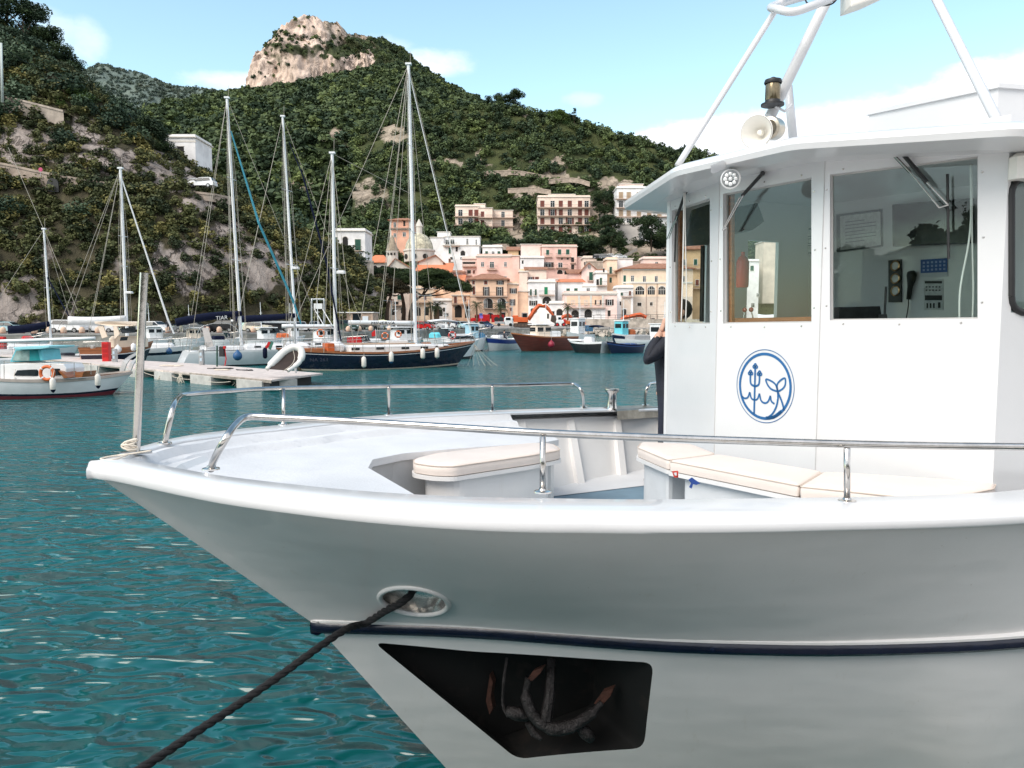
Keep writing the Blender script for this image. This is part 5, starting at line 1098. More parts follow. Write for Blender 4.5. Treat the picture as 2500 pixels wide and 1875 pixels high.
# ---- white boat with the turquoise wheelhouse
sb, L = moored('fishing_boat', (316, 35.0), (-120, 31.5), 'white fishing boat with turquoise wheelhouse and orange lifebuoy, red below the waterline', 'boat'); W_ = chain(sb)
rws = boat_hull(sb, L, 2.4, (.92, .72, 1.0), [TEAK, HULLW, HULLN, REDB], [(.05, 0), (.52, 1), (.60, 2), (1.0, 3)], pbr('pale_deck', (.5, .47, .43), .7), pbr('grey_rail', (.42, .36, .32), .6), stern_rake=1.1, bow_rake=.6, transom=.35, full=2.6)
D = 32.2; PGL = pbr('pale_window_glass', (.30, .42, .40), .12, 0, .35, 3)
def sbx(px, m_, nm, d=D, th=1.4, b_=.04, par=None): return MB().prism([P(x, y, d) for x, y in px], (.12, th, 0)).build(nm, m_, par or sb, bevel=b_)
sbx([(0, 889), (95, 886), (155, 888), (162, 900), (160, 925), (0, 929)], HULLW, 'trunk_cabin', D+.3, 1.2)
sbx([(24, 884), (38, 852), (100, 853), (105, 880)], TURQ, 'wheelhouse', D+.35, 1.15, .02); wr_ = sbx([(32, 848), (75, 845), (120, 845), (119, 849), (100, 852), (38, 854)], pbr('pale_turquoise', (.30, .66, .72), .4), 'wheelhouse_roof', D+.05, 1.7, .015)
sbx([(29, 880), (40, 856), (54, 855), (48, 881)], PGL, 'wheelhouse_window', D+.32, .02, 0); sbx([(50, 881), (58, 856), (70, 855), (70, 881)], PGL, 'wheelhouse_window', D+.32, .02, 0); sbx([(72, 881), (72, 855), (85, 855), (90, 880)], pbr('turquoise_glass', (.03, .28, .30), .2), 'wheelhouse_window', D+.32, .02, 0)
sbx([(34, 917), (42, 904), (82, 902), (86, 905), (86, 918)], DGL, 'cabin_window', D+.27, .03, 0); sbx([(130, 900), (138, 900), (144, 916), (128, 917)], DGL, 'cabin_window', D+.27, .03, 0)
sbx([(142, 905), (150, 907), (166, 922), (156, 924)], TEAK, 'companionway', D+.1, .8, 0); sbx([(183, 908), (205, 907), (200, 921), (184, 922)], TEAK, 'thwart', D+.5, .8, .01)
for x, y0 in ((10, 880), (124, 888), (181, 885), (222, 886)): MB().tube([P(x, 925 if x < 150 else 915, D-.05), P(x, y0, D-.05)], .013, 5).build('guard_post', STEEL, sb)
MB().tube([P(10, 884, D-.05), P(124, 889, D-.05), P(181, 886, D-.05), P(222, 887, D-.05)], .009, 4).build('guard_wire', WIRE, sb)
lifebuoy(P(115, 911, D-.12), .27, 'orange lifebuoy with white bands on the cabin of the white fishing boat')
for x, y, l in ((34, 937, 'fat white fender with a navy tip, nearest the bow of the fishing boat'), (129, 939, 'white fender with a navy tip hanging under the orange lifebuoy'), (239, 929, 'white fender with a navy tip near the stern of the fishing boat')): fender(P(x, y, D-.28+(.5 if x > 200 else 0)), .115 if x > 40 else .13, .5, pbr('cream_fender', (.72, .68, .62), .5), l, NAVC)
MB().prism([P(292, 905, 35.6), P(300, 880, 35.6), P(316, 868, 35.8), P(332, 860, 36), P(334, 866, 36), P(318, 876, 35.8), P(309, 888, 35.6), P(302, 908, 35.6)], (0, .08, 0)).build('stern_davit', pbr('pale_grey_tube', (.55, .54, .53), .5), sb); MB().prism([P(310, 906, 35.4), P(318, 884, 35.4), P(335, 872, 35.8), P(336, 879, 35.8), P(325, 890, 35.4), P(318, 908, 35.4)], (0, .08, 0)).build('stern_davit', pbr('pale_grey_tube', (.55, .54, .53), .5), sb)
# white boom of the boat moored beyond the frame
wb, L = moored('sailing_yacht', (30, 44), (-420, 40), 'white sailing yacht mostly off the picture, its bare white boom crossing above the turquoise wheelhouse', 'sailing yacht'); rws = boat_hull(wb, L, 3.3, (1.1, 1.1, 1.4), [HULLW, DARKB], [(.85, 0), (1.0, 1)], HULLW, transom=.8)
boom(wb, P(-160, 838, 41), P(232, 826, 41.5), .09, ALU, 'boom_tube'); pulpit(wb, rws, 0, 26, .6)
# ---- pontoon
ZP = .55
pont = thing('pontoon', G(560, 905, ZP)*1.0, 'pale planked pontoon on concrete floats with loose ropes lying on it', 'pontoon')
pn_ = [(-60, 863.5), (106, 876), (330, 897), (664, 927), (788, 911), (468, 887), (200, 872), (-60, 858)]
top_ = [G(x, y, ZP) for x, y in pn_]; PDK = pbr('pontoon_boards', (.58, .50, .46), .8, 0, .18, 2, .2, (.40, .34, .30, .5), aniso=(1, 1, 1))
MB().prism(top_, (0, 0, -.09)).build('deck', PDK, pont); na, nb = top_[1], top_[3]; nd = (nb-na).normalized(); nside = Vector((nd.y, -nd.x, 0))
if nside.y > 0: nside = -nside
MB().prism([top_[1]+nside*.02-Vector((0, 0, .03)), top_[3]+nside*.02-Vector((0, 0, .03)), top_[3]+nside*.02-Vector((0, 0, .16)), top_[1]+nside*.02-Vector((0, 0, .16))], nside*.03).build('side_beam', pbr('grey_timber', (.30, .26, .22), .8, 0, .3, 4), pont)
FL = pbr('float_concrete', (.50, .48, .45), .85, 0, .2, 2, .3, (.14, .12, .09, .6)); 
for x0, x1 in ((374, 417), (462, 513), (575, 637), (290, 332), (180, 235), (110, 150)):
    a = G(x0, interp(x0, [106, 330, 664], [876, 897, 927])+1, ZP); b_ = G(x1, interp(x1, [106, 330, 664], [876, 897, 927])+1, ZP); a, b_ = (v+nside*-.03 for v in (a, b_))
    MB().prism([Vector((a.x, a.y, ZP-.1)), Vector((b_.x, b_.y, ZP-.1)), Vector((b_.x, b_.y, -.3)), Vector((a.x, a.y, -.3))], -nside*1.9).build('float', FL, pont, bevel=.02)
MB().prism([top_[3]-nside*.0-nd*1.5+Vector((0, 0, -.12)), top_[3]+Vector((0, 0, -.12))-nd*.2, top_[4]+Vector((-.6, 0, -.12)), top_[4]+Vector((-2.5, 1, -.12))], (0, 0, -.42)).build('float', pbr('dark_underside', (.03, .03, .03), .8), pont)  # dark block for the dark underside at the pontoon's end
CR = pbr('cream_rope', (.70, .62, .52), .8, 0, .2, 30); DKR = pbr('black_rope', (.012, .012, .014), .9)
def ropepile(cx_, cy_, n, rad, m_, label):
    c_ = G(cx_, cy_, ZP+.03); r_ = random.Random(int(cx_)); pts = [c_+Vector((rad*2.2*math.sin(i*.7+r_.uniform(-.2, .2))*(.4+.6*r_.random()), rad*math.cos(i*.9)*(.5+.5*r_.random()), .03*r_.random())) for i in range(n)]
    tag(MB().tube(smoothpath(pts, 4), .022, 5).build('rope_pile', m_, None, 1), label, 'rope', 'ropes lying on the pontoon')
ropepile(420, 893, 26, .35, CR, 'flat tangle of cream rope on the pontoon, left of the green post'); ropepile(540, 900, 26, .35, DKR, 'tangle of dark rope on the pontoon at the foot of the green post'); ropepile(545, 903, 18, .25, CR, 'small cream rope tangle lying among the dark rope on the pontoon'); ropepile(595, 904, 14, .3, DKR, 'short dark rope laid out on the pontoon, left of the white dinghy')
for x, y in ((398, 905), (445, 912), (585, 918)):   # bundles hanging over the edge
    c_ = G(x, y, ZP-.05)+nside*.1; mb = MB(); r_ = random.Random(x)
    for i in range(8): mb.tube(smoothpath([c_+Vector((r_.uniform(-.1, .1), 0, 0)), c_+Vector((r_.uniform(-.2, .2), -.05, -.25)), c_+Vector((r_.uniform(-.3, .3), -.05, -.42-.2*r_.random()))], 4), .016, 4)
    mb.build('hanging_rope', CR, pont, 1)
mb = MB(); 
for i in range(3): mb.tube(sag(top_[1].lerp(top_[3], .55+.1*i)+Vector((0, -.2, -.2)), top_[1].lerp(top_[3], .68+.1*i)+Vector((0, -.2, -.25)), .15), .014, 4)
mb.build('slung_line', CR, pont)
def pedestal(px, y0, y1, label):
    c_ = G(px, y1, ZP); hh = (y1-y0)*c_.y/F; o = MB().cbox(c_+Vector((0, 0, hh/2)), (.27, .27, hh), .03).build('service_pedestal', pbr('dull_steel', (.42, .42, .42), .4, .6, .2, 4), None); tag(o, label, 'service pedestal', 'service pedestals along the pontoon')
    for s_ in (.35, .7): MB().cbox(c_+Vector((.0, -.14, hh*s_)), (.14, .04, hh*.2), .01).build('socket_plate', pbr('pale_blue_plate', (.45, .55, .62), .4), o)
pedestal(228, 844, 874, 'steel service pedestal left of the upright red box'); pedestal(281, 851, 884, 'steel service pedestal right beside the upright red box'); pedestal(493, 853, 891, 'steel service pedestal below the grey gangplank'); pedestal(130, 843, 872, 'farthest steel service pedestal, right of the turquoise wheelhouse')
for px, y0, y1, l in ((261, 835, 882, 'upright red fire box on the pontoon between two pedestals'), (8, 822, 861, 'red fire box cut by the picture edge, above the fishing boat')):
    c_ = G(px, y1, ZP); hh = (y1-y0)*c_.y/F; o = MB().cbox(c_+Vector((0, 0, hh/2)), (.45, .4, hh), .03).build('fire_box', REDP, None); tag(o, l, 'fire box', 'red fire boxes on the pontoon')
    for s_ in (.3, .55, .8): MB().cbox(c_+Vector((0, -.2, hh*s_)), (.34, .02, hh*.18), .008).build('box_panel', pbr('deep_red', (.36, .008, .008), .4), o)
c_ = G(530, 895, ZP); o = MB().tube([c_, P(530, 844, c_.y)], .05, 8).build('green_post', pbr('dark_green_paint', (.01, .06, .04), .5), None); tag(o, 'dark green post with black and red life saving box on the pontoon', 'post')
MB().cbox(P(540, 858, c_.y)+Vector((.05, 0, 0)), (.3, .25, .6), .04).build('box', pbr('dark_plastic', (.02, .02, .022), .5), o); MB().cbox(P(547, 848, c_.y)+Vector((.06, -.06, 0)), (.12, .2, .16), .02).build('red_cap', REDP, o); MB().tube([P(549, 852, c_.y), P(552, 876, c_.y), P(549, 893, c_.y)], .03, 6).build('strap', REDP, o)
c_ = G(722, 911, ZP); o = MB().tube([c_, P(719, 790, c_.y)], .055, 10).build('mooring_pile', pbr('galvanised_steel', (.46, .47, .48), .4, .5, .15, 6), None, 40); tag(o, 'galvanised steel pole rising from the end of the pontoon', 'pole')
dp = [(652, 901), (668, 884), (690, 862), (704, 853), (720, 848), (733, 853), (737, 866), (731, 883), (718, 895), (703, 905)]; dd = [36.4, 36.8, 37.2, 37.4, 37.5, 37.5, 37.4, 37.2, 36.9, 36.5]
dg_ = MB().tube(smoothpath([P(x, y, d) for (x, y), d in zip(dp, dd)], 5), [.10]*3+[.18]*22+[.17]*9+[.12]*6+[.09]*6, 12).build('dinghy', pbr('white_hypalon', (.74, .72, .68), .6, 0, .08, 5), None, 1); tag(dg_, 'white inflatable dinghy tipped on its side against the steel pole', 'dinghy')
MB().prism([P(x, y, d-.02) for (x, y), d in zip(dp, dd)], (.05, .12, .02)).build('dinghy_floor', pbr('dark_brown_fabric', (.035, .022, .018), .8, 0, .3, 6), dg_); MB().tube(smoothpath([P(716, 855, 37.1), P(719, 875, 37), P(712, 890, 36.7), P(690, 907, 36.4)], 4), .012, 5).build('bow_line', CR, dg_)
# ---- boats on the right
def motorboat(stern, bow, label, B, fb, mats, bands, parts=(), cat='motor boat', name='motor_boat', rail=None, deck=None, **kw):
    r, L = moored(name, stern, bow, label, cat); rw = boat_hull(r, L, B, fb, mats, bands, deck or HULLW, rail, **kw)
    for p in parts:
        k_ = p[0]
        if k_ == 'box': 
            c0, s0 = (p[1][0]*L, p[1][1]*B, p[1][2]), (p[2][0]*L, p[2][1]*B, p[2][2]); lbox(r, c0, s0, p[3], p[4], p[5] if len(p) > 5 else .08)
            if p[4] in ('cabin', 'deckhouse') and s0[2] > .9:
                for f_ in (-.24, .24): MB().box((c0[0]+f_*s0[0], c0[1], c0[2]+s0[2]*.16), (s0[0]*.34, s0[1]+.04, s0[2]*.3)).build('cabin_window', DGL, r, world=False)
                MB().box((c0[0]+s0[0]/2, c0[1], c0[2]+s0[2]*.16), (.05, s0[1]*.7, s0[2]*.3)).build('windscreen', DGL, r, world=False)
                lbox(r, (c0[0]-.05*s0[0], c0[1], c0[2]+s0[2]/2+.04), (s0[0]*1.2, s0[1]*1.12, .09), HULLW, 'cabin_roof', .03); MB().tube([Vector((c0[0]-s0[0]*.3, 0, c0[2]+s0[2]/2)), Vector((c0[0]-s0[0]*.34, 0, c0[2]+s0[2]/2+2.6))], [.05, .025], 6).build('signal_mast', ALU, r, world=False); MB().tube([Vector((c0[0]-s0[0]*.33, -.5, c0[2]+s0[2]/2+1.5)), Vector((c0[0]-s0[0]*.33, .5, c0[2]+s0[2]/2+1.5))], .02, 5).build('crosstree', ALU, r, world=False)
        elif k_ == 'screen':
            x, z, hgt = p[1]*L, p[2], p[3]; MB().prism([(x, -B*.36, z), (x+.45, -B*.30, z+.0), (x+.05, -B*.28, z+hgt), (x-.35, -B*.33, z+hgt)], (0, B*.62, 0)).build('windscreen', DGL, r, world=False)
        elif k_ == 'bimini':
            x0, x1, z0, z1, m_ = p[1]*L, p[2]*L, p[3], p[4], p[5]; mb = MB()
            mb.rows([[(x0+(x1-x0)*i/8, -B*.42, z1-.12*((i-4)/4)**2) for i in range(9)], [(x0+(x1-x0)*i/8, 0, z1+.1-.12*((i-4)/4)**2) for i in range(9)], [(x0+(x1-x0)*i/8, B*.42, z1-.12*((i-4)/4)**2) for i in range(9)]])
            mb.rows([[(x0+(x1-x0)*i/8, -B*.42, z1-.06-.12*((i-4)/4)**2) for i in range(9)], [(x0+(x1-x0)*i/8, 0, z1+.04-.12*((i-4)/4)**2) for i in range(9)], [(x0+(x1-x0)*i/8, B*.42, z1-.06-.12*((i-4)/4)**2) for i in range(9)]])
            mb.build('canopy', m_, r, world=False); mb = MB()
            for x in (x0, x1):
                for s_ in (-1, 1): mb.tube([(x*.6+(x0+x1)*.2, s_*B*.42, z0), (x, s_*B*.42, z1-.12)], .022, 5)
            for x in (x0, x1): mb.tube([(x, -B*.42, z1-.12), (x, B*.42, z1-.12)], .022, 5)
            mb.tube([(x0, -B*.42, z1-.12), (x1, -B*.42, z1-.12)], .022, 5)
            mb.build('canopy_frame', STEEL, r, world=False)
        elif k_ == 'rail': pulpit(r, rw, p[1], p[2], p[3])
    return r, L, rw
motorboat((1395, 88), (1247, 84), 'dark red wooden boat with cream cabin and a red ball fender', 3.2, (1.5, 1.5, 1.95), [TEAK, HULLR, HULLW, REDB], [(.05, 0), (.88, 1), (.93, 2), (1.0, 3)], [('box', (.02, 0, 2.1), (.26, .5, 1.5), PEACH, 'cabin', .25), ('box', (-.16, 0, 1.8), (.2, .5, .7), HULLW, 'console', .1), ('rail', 10, 28, .7), ('box', (.25, 0, 1.75), (.2, .5, .2), HULLW, 'hatch')], rail=TEAK, bow_rake=1.6, transom=.9, full=3.2)
buoy(P(1346, 841, 83.2), .36, 'deep red ball fender on the side of the dark red boat', pbr('deep_red_buoy', (.25, .01, .03), .5))
motorboat((1484, 79), (1386, 82), 'black hulled speedboat with white deck and dark folding canopy', 2.5, (1.2, 1.1, 1.4), [HULLW, HULLK, HULLW], [(.14, 0), (.82, 1), (1.0, 2)], [('box', (-.05, 0, 1.35), (.2, .3, .6), HULLW, 'console', .1), ('bimini', -.42, -.02, 1.1, 2.75, NAVC), ('box', (.2, 0, 1.3), (.3, .6, .15), HULLW, 'foredeck')], transom=.9, full=3, bow_rake=1.3)
motorboat((1565, 81), (1482, 78), 'low dark blue open boat with three white fenders beside the black speedboat', 2.1, (.85, .8, 1.15), [pbr('blue_rail_paint', (.03, .07, .22), .5), pbr('dark_blue_hull', (.007, .014, .045), .4)], [(.14, 0), (1.0, 1)], [('box', (-.1, 0, .9), (.3, .6, .15), pbr('blue_rail_paint', (.03, .07, .22), .5), 'thwart')], deck=DARKB, rail=NAVC)
for i, x in enumerate((1524, 1540, 1552)): fender(P(x, 848.5, 78.6+i*.5), .13, .42, WHC, ('first', 'middle', 'last')[i]+' white fender of the three along the dark blue open boat')
motorboat((1262, 92), (1188, 85), 'white motor boat with a broad blue band under its rail', 2.4, (1.25, 1.2, 1.5), [HULLW, pbr('royal_blue_paint', (.02, .05, .25), .4), HULLW], [(.06, 0), (.34, 1), (1.0, 2)], [('box', (.1, 0, 1.5), (.3, .5, .4), HULLW, 'cuddy_cabin', .15), ('screen', -.05, 1.55, .5), ('rail', 14, 28, .6)], full=2.8)
motorboat((1640, 92), (1500, 88), 'long white work barge lying against the harbour wall', 3, (1.1, 1.1, 1.3), [HULLW, HULLG], [(.2, 0), (1.0, 1)], [('box', (-.3, 0, 2.0), (.2, .7, 1.8), HULLW, 'deckhouse', .1), ('box', (.1, 0, 1.4), (.3, .6, .6), pbr('grey_tarp', (.3, .3, .3), .8), 'covered_cargo', .15)], transom=.95)
motorboat((1548, 98), (1496, 95), 'dark blue fishing boat with a turquoise cabin behind the black speedboat', 2.6, (1.5, 1.5, 1.8), [HULLW, pbr('dark_blue_hull', (.007, .014, .045), .4)], [(.1, 0), (1.0, 1)], [('box', (.1, 0, 2.4), (.3, .5, 1.7), TURQ, 'cabin', .08), ('box', (-.3, 0, 1.9), (.25, .5, .7), pbr('orange_net', (.45, .12, .04), .9), 'net_heap', .2)])
motorboat((1440, 105), (1385, 100), 'white fishing boat with blue tarpaulin beyond the dark red boat', 2.6, (1.5, 1.5, 1.9), [HULLW, TURQ], [(.6, 0), (1.0, 1)], [('box', (.05, 0, 2.6), (.3, .5, 1.9), HULLW, 'cabin', .08), ('box', (-.3, 0, 2.3), (.3, .6, .8), pbr('blue_tarp', (.05, .18, .32), .7), 'tarpaulin', .2), ('rail', 12, 28, .8)])
motorboat((1030, 66), (1170, 68), 'white cabin cruiser with wrap round windows and a wide pale canopy behind the ketch bow', 3, (1.3, 1.3, 1.7), [HULLW, HULLW, HULLK], [(.5, 0), (.7, 1), (1.0, 2)], [('box', (.12, 0, 1.8), (.5, .6, .7), HULLW, 'cabin', .25), ('box', (.14, 0, 1.85), (.42, .62, .25), DGL, 'cabin_window', .08), ('screen', -.12, 1.9, .7), ('bimini', -.42, .06, 1.4, 3.3, WHC), ('rail', 16, 28, .6)])
lifebuoy(P(1104, 819, 65.0), .28, 'red and white lifebuoy on the rail of the white cabin cruiser', pbr('red_buoy', (.5, .06, .05), .5))
motorboat((930, 70), (1030, 72), 'white motor yacht with raked screen seen over the ketch coachroof', 3, (1.4, 1.4, 1.8), [HULLW, HULLK], [(.7, 0), (1.0, 1)], [('box', (.0, 0, 2.1), (.45, .6, 1.1), HULLW, 'cabin', .3), ('screen', .2, 2.2, .7), ('rail', 14, 28, .7)])
lifebuoy(P(972, 816, 69), .26, 'orange lifebuoy on the white motor yacht behind the ketch boom'); lifebuoy(P(940, 820, 67.5), .26, 'orange lifebuoy beside the red pennant behind the ketch')
motorboat((820, 72), (930, 74), 'white open motor boat with a red seat behind the mizzen mast', 2.8, (1.2, 1.2, 1.5), [HULLW, HULLW], [(.5, 0), (1.0, 1)], [('box', (-.1, 0, 1.5), (.25, .5, .5), REDP, 'seat', .1), ('screen', .1, 1.4, .6), ('box', (.3, 0, 1.45), (.3, .6, .3), HULLW, 'foredeck', .1)])
o = MB().prism([P(907, 812, 68), P(916, 805, 68), P(917, 820, 68), P(908, 822, 68)], (0, .04, 0)).build('flag', REDP); tag(o, 'small red flag hanging behind the ketch below its long boom', 'flag'); MB().tube([P(917, 803, 68), P(918, 835, 68)], .02, 5).build('flag_staff', ALU, o)
motorboat((1120, 84), (1190, 86), 'small white fishing boat with a pale blue cabin left of the blue banded boat', 2.5, (1.4, 1.4, 1.7), [HULLW, HULLN], [(.75, 0), (1.0, 1)], [('box', (-.05, 0, 2.2), (.3, .5, 1.5), pbr('pale_blue_paint', (.35, .55, .65), .5), 'cabin', .1), ('box', (.25, 0, 1.7), (.2, .5, .6), pbr('blue_tarp', (.05, .18, .32), .7), 'tarpaulin', .2), ('rail', 14, 28, .8)])
motorboat((740, 70), (835, 72), 'white motor cruiser with sloping white windscreen left of the mizzen mast', 2.9, (1.3, 1.3, 1.7), [HULLW, HULLN], [(.8, 0), (1.0, 1)], [('box', (.0, 0, 2.0), (.4, .6, 1.1), HULLW, 'cabin', .3), ('screen', .2, 2.1, .7), ('rail', 14, 28, .7)]); lifebuoy(P(783, 813, 68.5), .3, 'orange lifebuoy on the white motor cruiser left of the mizzen mast')
motorboat((15, 74), (120, 76), 'low white boat with grey cover tied under the quay wall at the far left', 2.6, (1.2, 1.1, 1.5), [HULLW, HULLN], [(.8, 0), (1.0, 1)], [('box', (.0, 0, 1.3), (.6, .7, .4), pbr('grey_tarp', (.3, .3, .3), .8), 'boat_cover', .2), ('rail', 12, 28, .6)])
motorboat((125, 58), (215, 60), 'grey inflatable tender moored at the stern of the navy motor cruiser', 2.0, (.7, .65, .9), [pbr('grey_hypalon', (.42, .42, .42), .7)]*2, [(.5, 0), (1.0, 1)], [('box', (-.1, 0, .75), (.3, .4, .2), DARKB, 'seat', .05)])
for a in [((30, 78), (118, 80), 'small white motor boat with a red cover left of the navy motor cruiser', [('box', (-.1, 0, 1.5), (.3, .6, .5), REDP, 'boat_cover', .15), ('screen', .12, 1.4, .6), ('rail', 14, 28, .6)], HULLW),
          ((330, 84), (420, 86), 'white cabin boat with a pale hardtop behind the striped white yacht', [('box', (.0, 0, 2.0), (.42, .6, 1.2), HULLW, 'cabin', .2), ('rail', 14, 28, .7)], HULLW),
          ((420, 86), (505, 88), 'cream cabin boat with a navy canopy behind the grey gangplank', [('box', (.1, 0, 1.9), (.36, .6, 1.1), PEACH, 'cabin', .2), ('bimini', -.45, -.05, 1.2, 2.9, NAVC)], PEACH),
          ((505, 82), (590, 84), 'white open boat with a navy cushion pack under the lettered sail cover', [('box', (-.2, 0, 1.5), (.3, .6, .4), NAVC, 'cushion_pack', .1), ('screen', .1, 1.4, .6), ('rail', 14, 28, .6)], HULLW),
          ((600, 78), (690, 80), 'white motor cruiser with a dark side band behind the second navy sail cover', [('box', (.05, 0, 2.0), (.45, .6, 1.1), HULLW, 'cabin', .3), ('screen', .25, 2.1, .6), ('rail', 14, 28, .7)], HULLN),
          ((670, 90), (745, 92), 'small white fishing boat with an orange net heap below the white sign frame', [('box', (.1, 0, 2.1), (.28, .5, 1.3), HULLW, 'cabin', .1), ('box', (-.25, 0, 1.6), (.3, .6, .5), ORNG, 'net_heap', .15)], TURQ),
          ((1040, 86), (1110, 88), 'white motor boat with a turquoise tarpaulin beyond the white cabin cruiser', [('box', (-.1, 0, 1.7), (.4, .7, .6), TURQ, 'tarpaulin', .2), ('box', (.25, 0, 1.9), (.2, .5, 1.0), HULLW, 'cabin', .15)], HULLW)]: motorboat(a[0], a[1], a[2], 2.6, (1.3, 1.3, 1.6), [HULLW, a[4]], [(.55, 0), (1.0, 1)], a[3])
# seated man in the blue banded boat
sm = thing('person', P(1229, 826, 87.5), 'small dark clothed person sitting in the white boat with the blue band', 'person'); c_ = P(1229, 826, 87.5)
def q3(x, y, z): return (c_.x+x, c_.y+y, c_.z+z)
skin_body('body', [(q3(0, 0, .05), .16), (q3(.05, 0, .35), .17), (q3(.08, 0, .55), .10), (q3(.1, 0, .66), .06), (q3(.12, 0, .80), .10), (q3(.35, -.12, .08), .09), (q3(.42, -.12, -.35), .06), (q3(.35, .12, .08), .09), (q3(.42, .12, -.35), .06), (q3(.12, -.22, .5), .06), (q3(.25, -.26, .28), .05), (q3(.42, -.2, .25), .04), (q3(.12, .22, .5), .06), (q3(.25, .26, .28), .05), (q3(.42, .2, .25), .04)], [(0, 1), (1, 2), (2, 3), (3, 4), (0, 5), (5, 6), (0, 7), (7, 8), (2, 9), (9, 10), (10, 11), (2, 12), (12, 13), (13, 14)], [SKIN, JACK], lambda c: 0 if c.z-c_.z > .62 else 1, 1, sm)
MB().ball(Vector(q3(.11, 0, .84)), .105, 8).build('hair', pbr('dark_hair', (.03, .02, .015), .7), sm, 1)
# ================================================================ quay and vehicles
ZQ = 1.75
edge = [(-400, 92), (0, 95), (300, 98), (600, 104), (850, 114), (1000, 132), (1100, 150), (1240, 166), (1420, 172), (1650, 174), (2700, 176)]
ep = [P(x, HOR, d) for x, d in edge]; QC = pbr('quay_paving', (.34, .32, .30), .85, 0, .25, .4, .3, (.2, .19, .17, .4)); QW = pbr('quay_wall_stone', (.30, .28, .25), .9, 0, .35, 1.2, .6, (.10, .10, .08, .6))
mb = MB(); mb.rows([[Vector((p.x, p.y, -.5)) for p in ep], [Vector((p.x, p.y, ZQ-.25)) for p in ep]], 1); mb.rows([[Vector((p.x, p.y-.05, ZQ-.25)) for p in ep], [Vector((p.x, p.y-.05, ZQ)) for p in ep], [Vector((p.x, p.y+.5, ZQ)) for p in ep]], 0)
far_ = [P(x, HOR, d) for x, d in [(-400, 125), (0, 130), (300, 138), (600, 145), (850, 155), (1000, 215), (1100, 230), (1240, 245), (1420, 250), (1650, 250), (2700, 250)]]
mb.rows([[Vector((p.x, p.y+.5, ZQ)) for p in ep], [Vector((p.x, p.y, ZQ+(1.6 if p.x > -28 else .0))) for p in far_]], 0)
tag(mb.build('quay', [QC, QW]), kind='structure')
def edge_d(px): return interp(px, [e[0] for e in edge], [e[1] for e in edge])
BOLM = pbr('cream_bollard_paint', (.66, .46, .34), .7, 0, .15, 6)
b0 = MB().lathe([(.28, 0), (.30, .1), (.34, .2), (.36, .42), (.30, .62), (.18, .76), (.02, .8)], 14).build('mooring_bollard', BOLM, None, 1, world=False)
MB().lathe([(.42, 0), (.42, .06), (.30, .08)], 14).build('base_ring', pbr('rusty_iron', (.16, .06, .035), .8), b0, world=False)
for i, x in enumerate((6, 50, 83, 119, 154, 199, 238, 375, 410, 505, 535, 618, 668, 712, 850, 877, 905, 950)):
    o = b0 if i == 0 else copy_tree(b0); p = P(x, HOR, edge_d(x)+.55); o.location = (p.x, p.y, ZQ)
    tag(o, 'cream domed mooring bollard on the edge of the quay behind the yachts', 'bollard', 'cream bollards along the quay edge')
# ---- cars
TYRE = pbr('tyre_rubber', (.015, .015, .016), .8); RIM = pbr('alloy_rim', (.5, .5, .5), .3, .8); CGL = pbr('car_glass', (.012, .017, .021), .08, 0, .2, 2, spec=.35); LAMP = pbr('clear_lamp', (.75, .76, .76), .15); REDL = pbr('red_lamp', (.4, .01, .01), .25)
KINDS = { # length, width, profile of the body side (x, z) from the rear bumper over the roof to the nose, glass line
 'hatch': (3.9, 1.66, [(-1.95, .25), (-1.95, .75), (-1.85, .92), (-1.62, 1.40), (-1.2, 1.50), (.1, 1.48), (.75, 1.02), (1.55, .88), (1.92, .70), (1.95, .28)], (-1.66, .80)),
 'suv': (4.4, 1.82, [(-2.2, .35), (-2.2, .95), (-2.05, 1.1), (-1.8, 1.62), (-1.3, 1.70), (.3, 1.66), (.95, 1.16), (1.95, 1.04), (2.18, .85), (2.2, .35)], (-1.84, 1.0)),
 'saloon': (4.3, 1.7, [(-2.15, .28), (-2.15, .85), (-1.95, .98), (-1.5, 1.0), (-.95, 1.40), (-.3, 1.45), (.3, 1.42), (.95, 1.0), (1.85, .86), (2.12, .70), (2.15, .28)], (-1.45, .95)),
 'van': (4.6, 1.85, [(-2.3, .35), (-2.3, 1.0), (-2.28, 1.85), (-2.1, 1.98), (.7, 1.95), (1.3, 1.2), (2.1, 1.02), (2.28, .8), (2.3, .35)], (.1, 1.2)),
 'mini': (3.7, 1.68, [(-1.85, .28), (-1.85, .80), (-1.75, .95), (-1.6, 1.36), (-1.2, 1.43), (.35, 1.41), (.75, 1.0), (1.55, .92), (1.83, .74), (1.85, .28)], (-1.6, .80))}
PROTO = {}
def paint(name, col): return pbr('car_paint_'+name, col, .3, .1, .06, 2, coat=.15, spec=.35)
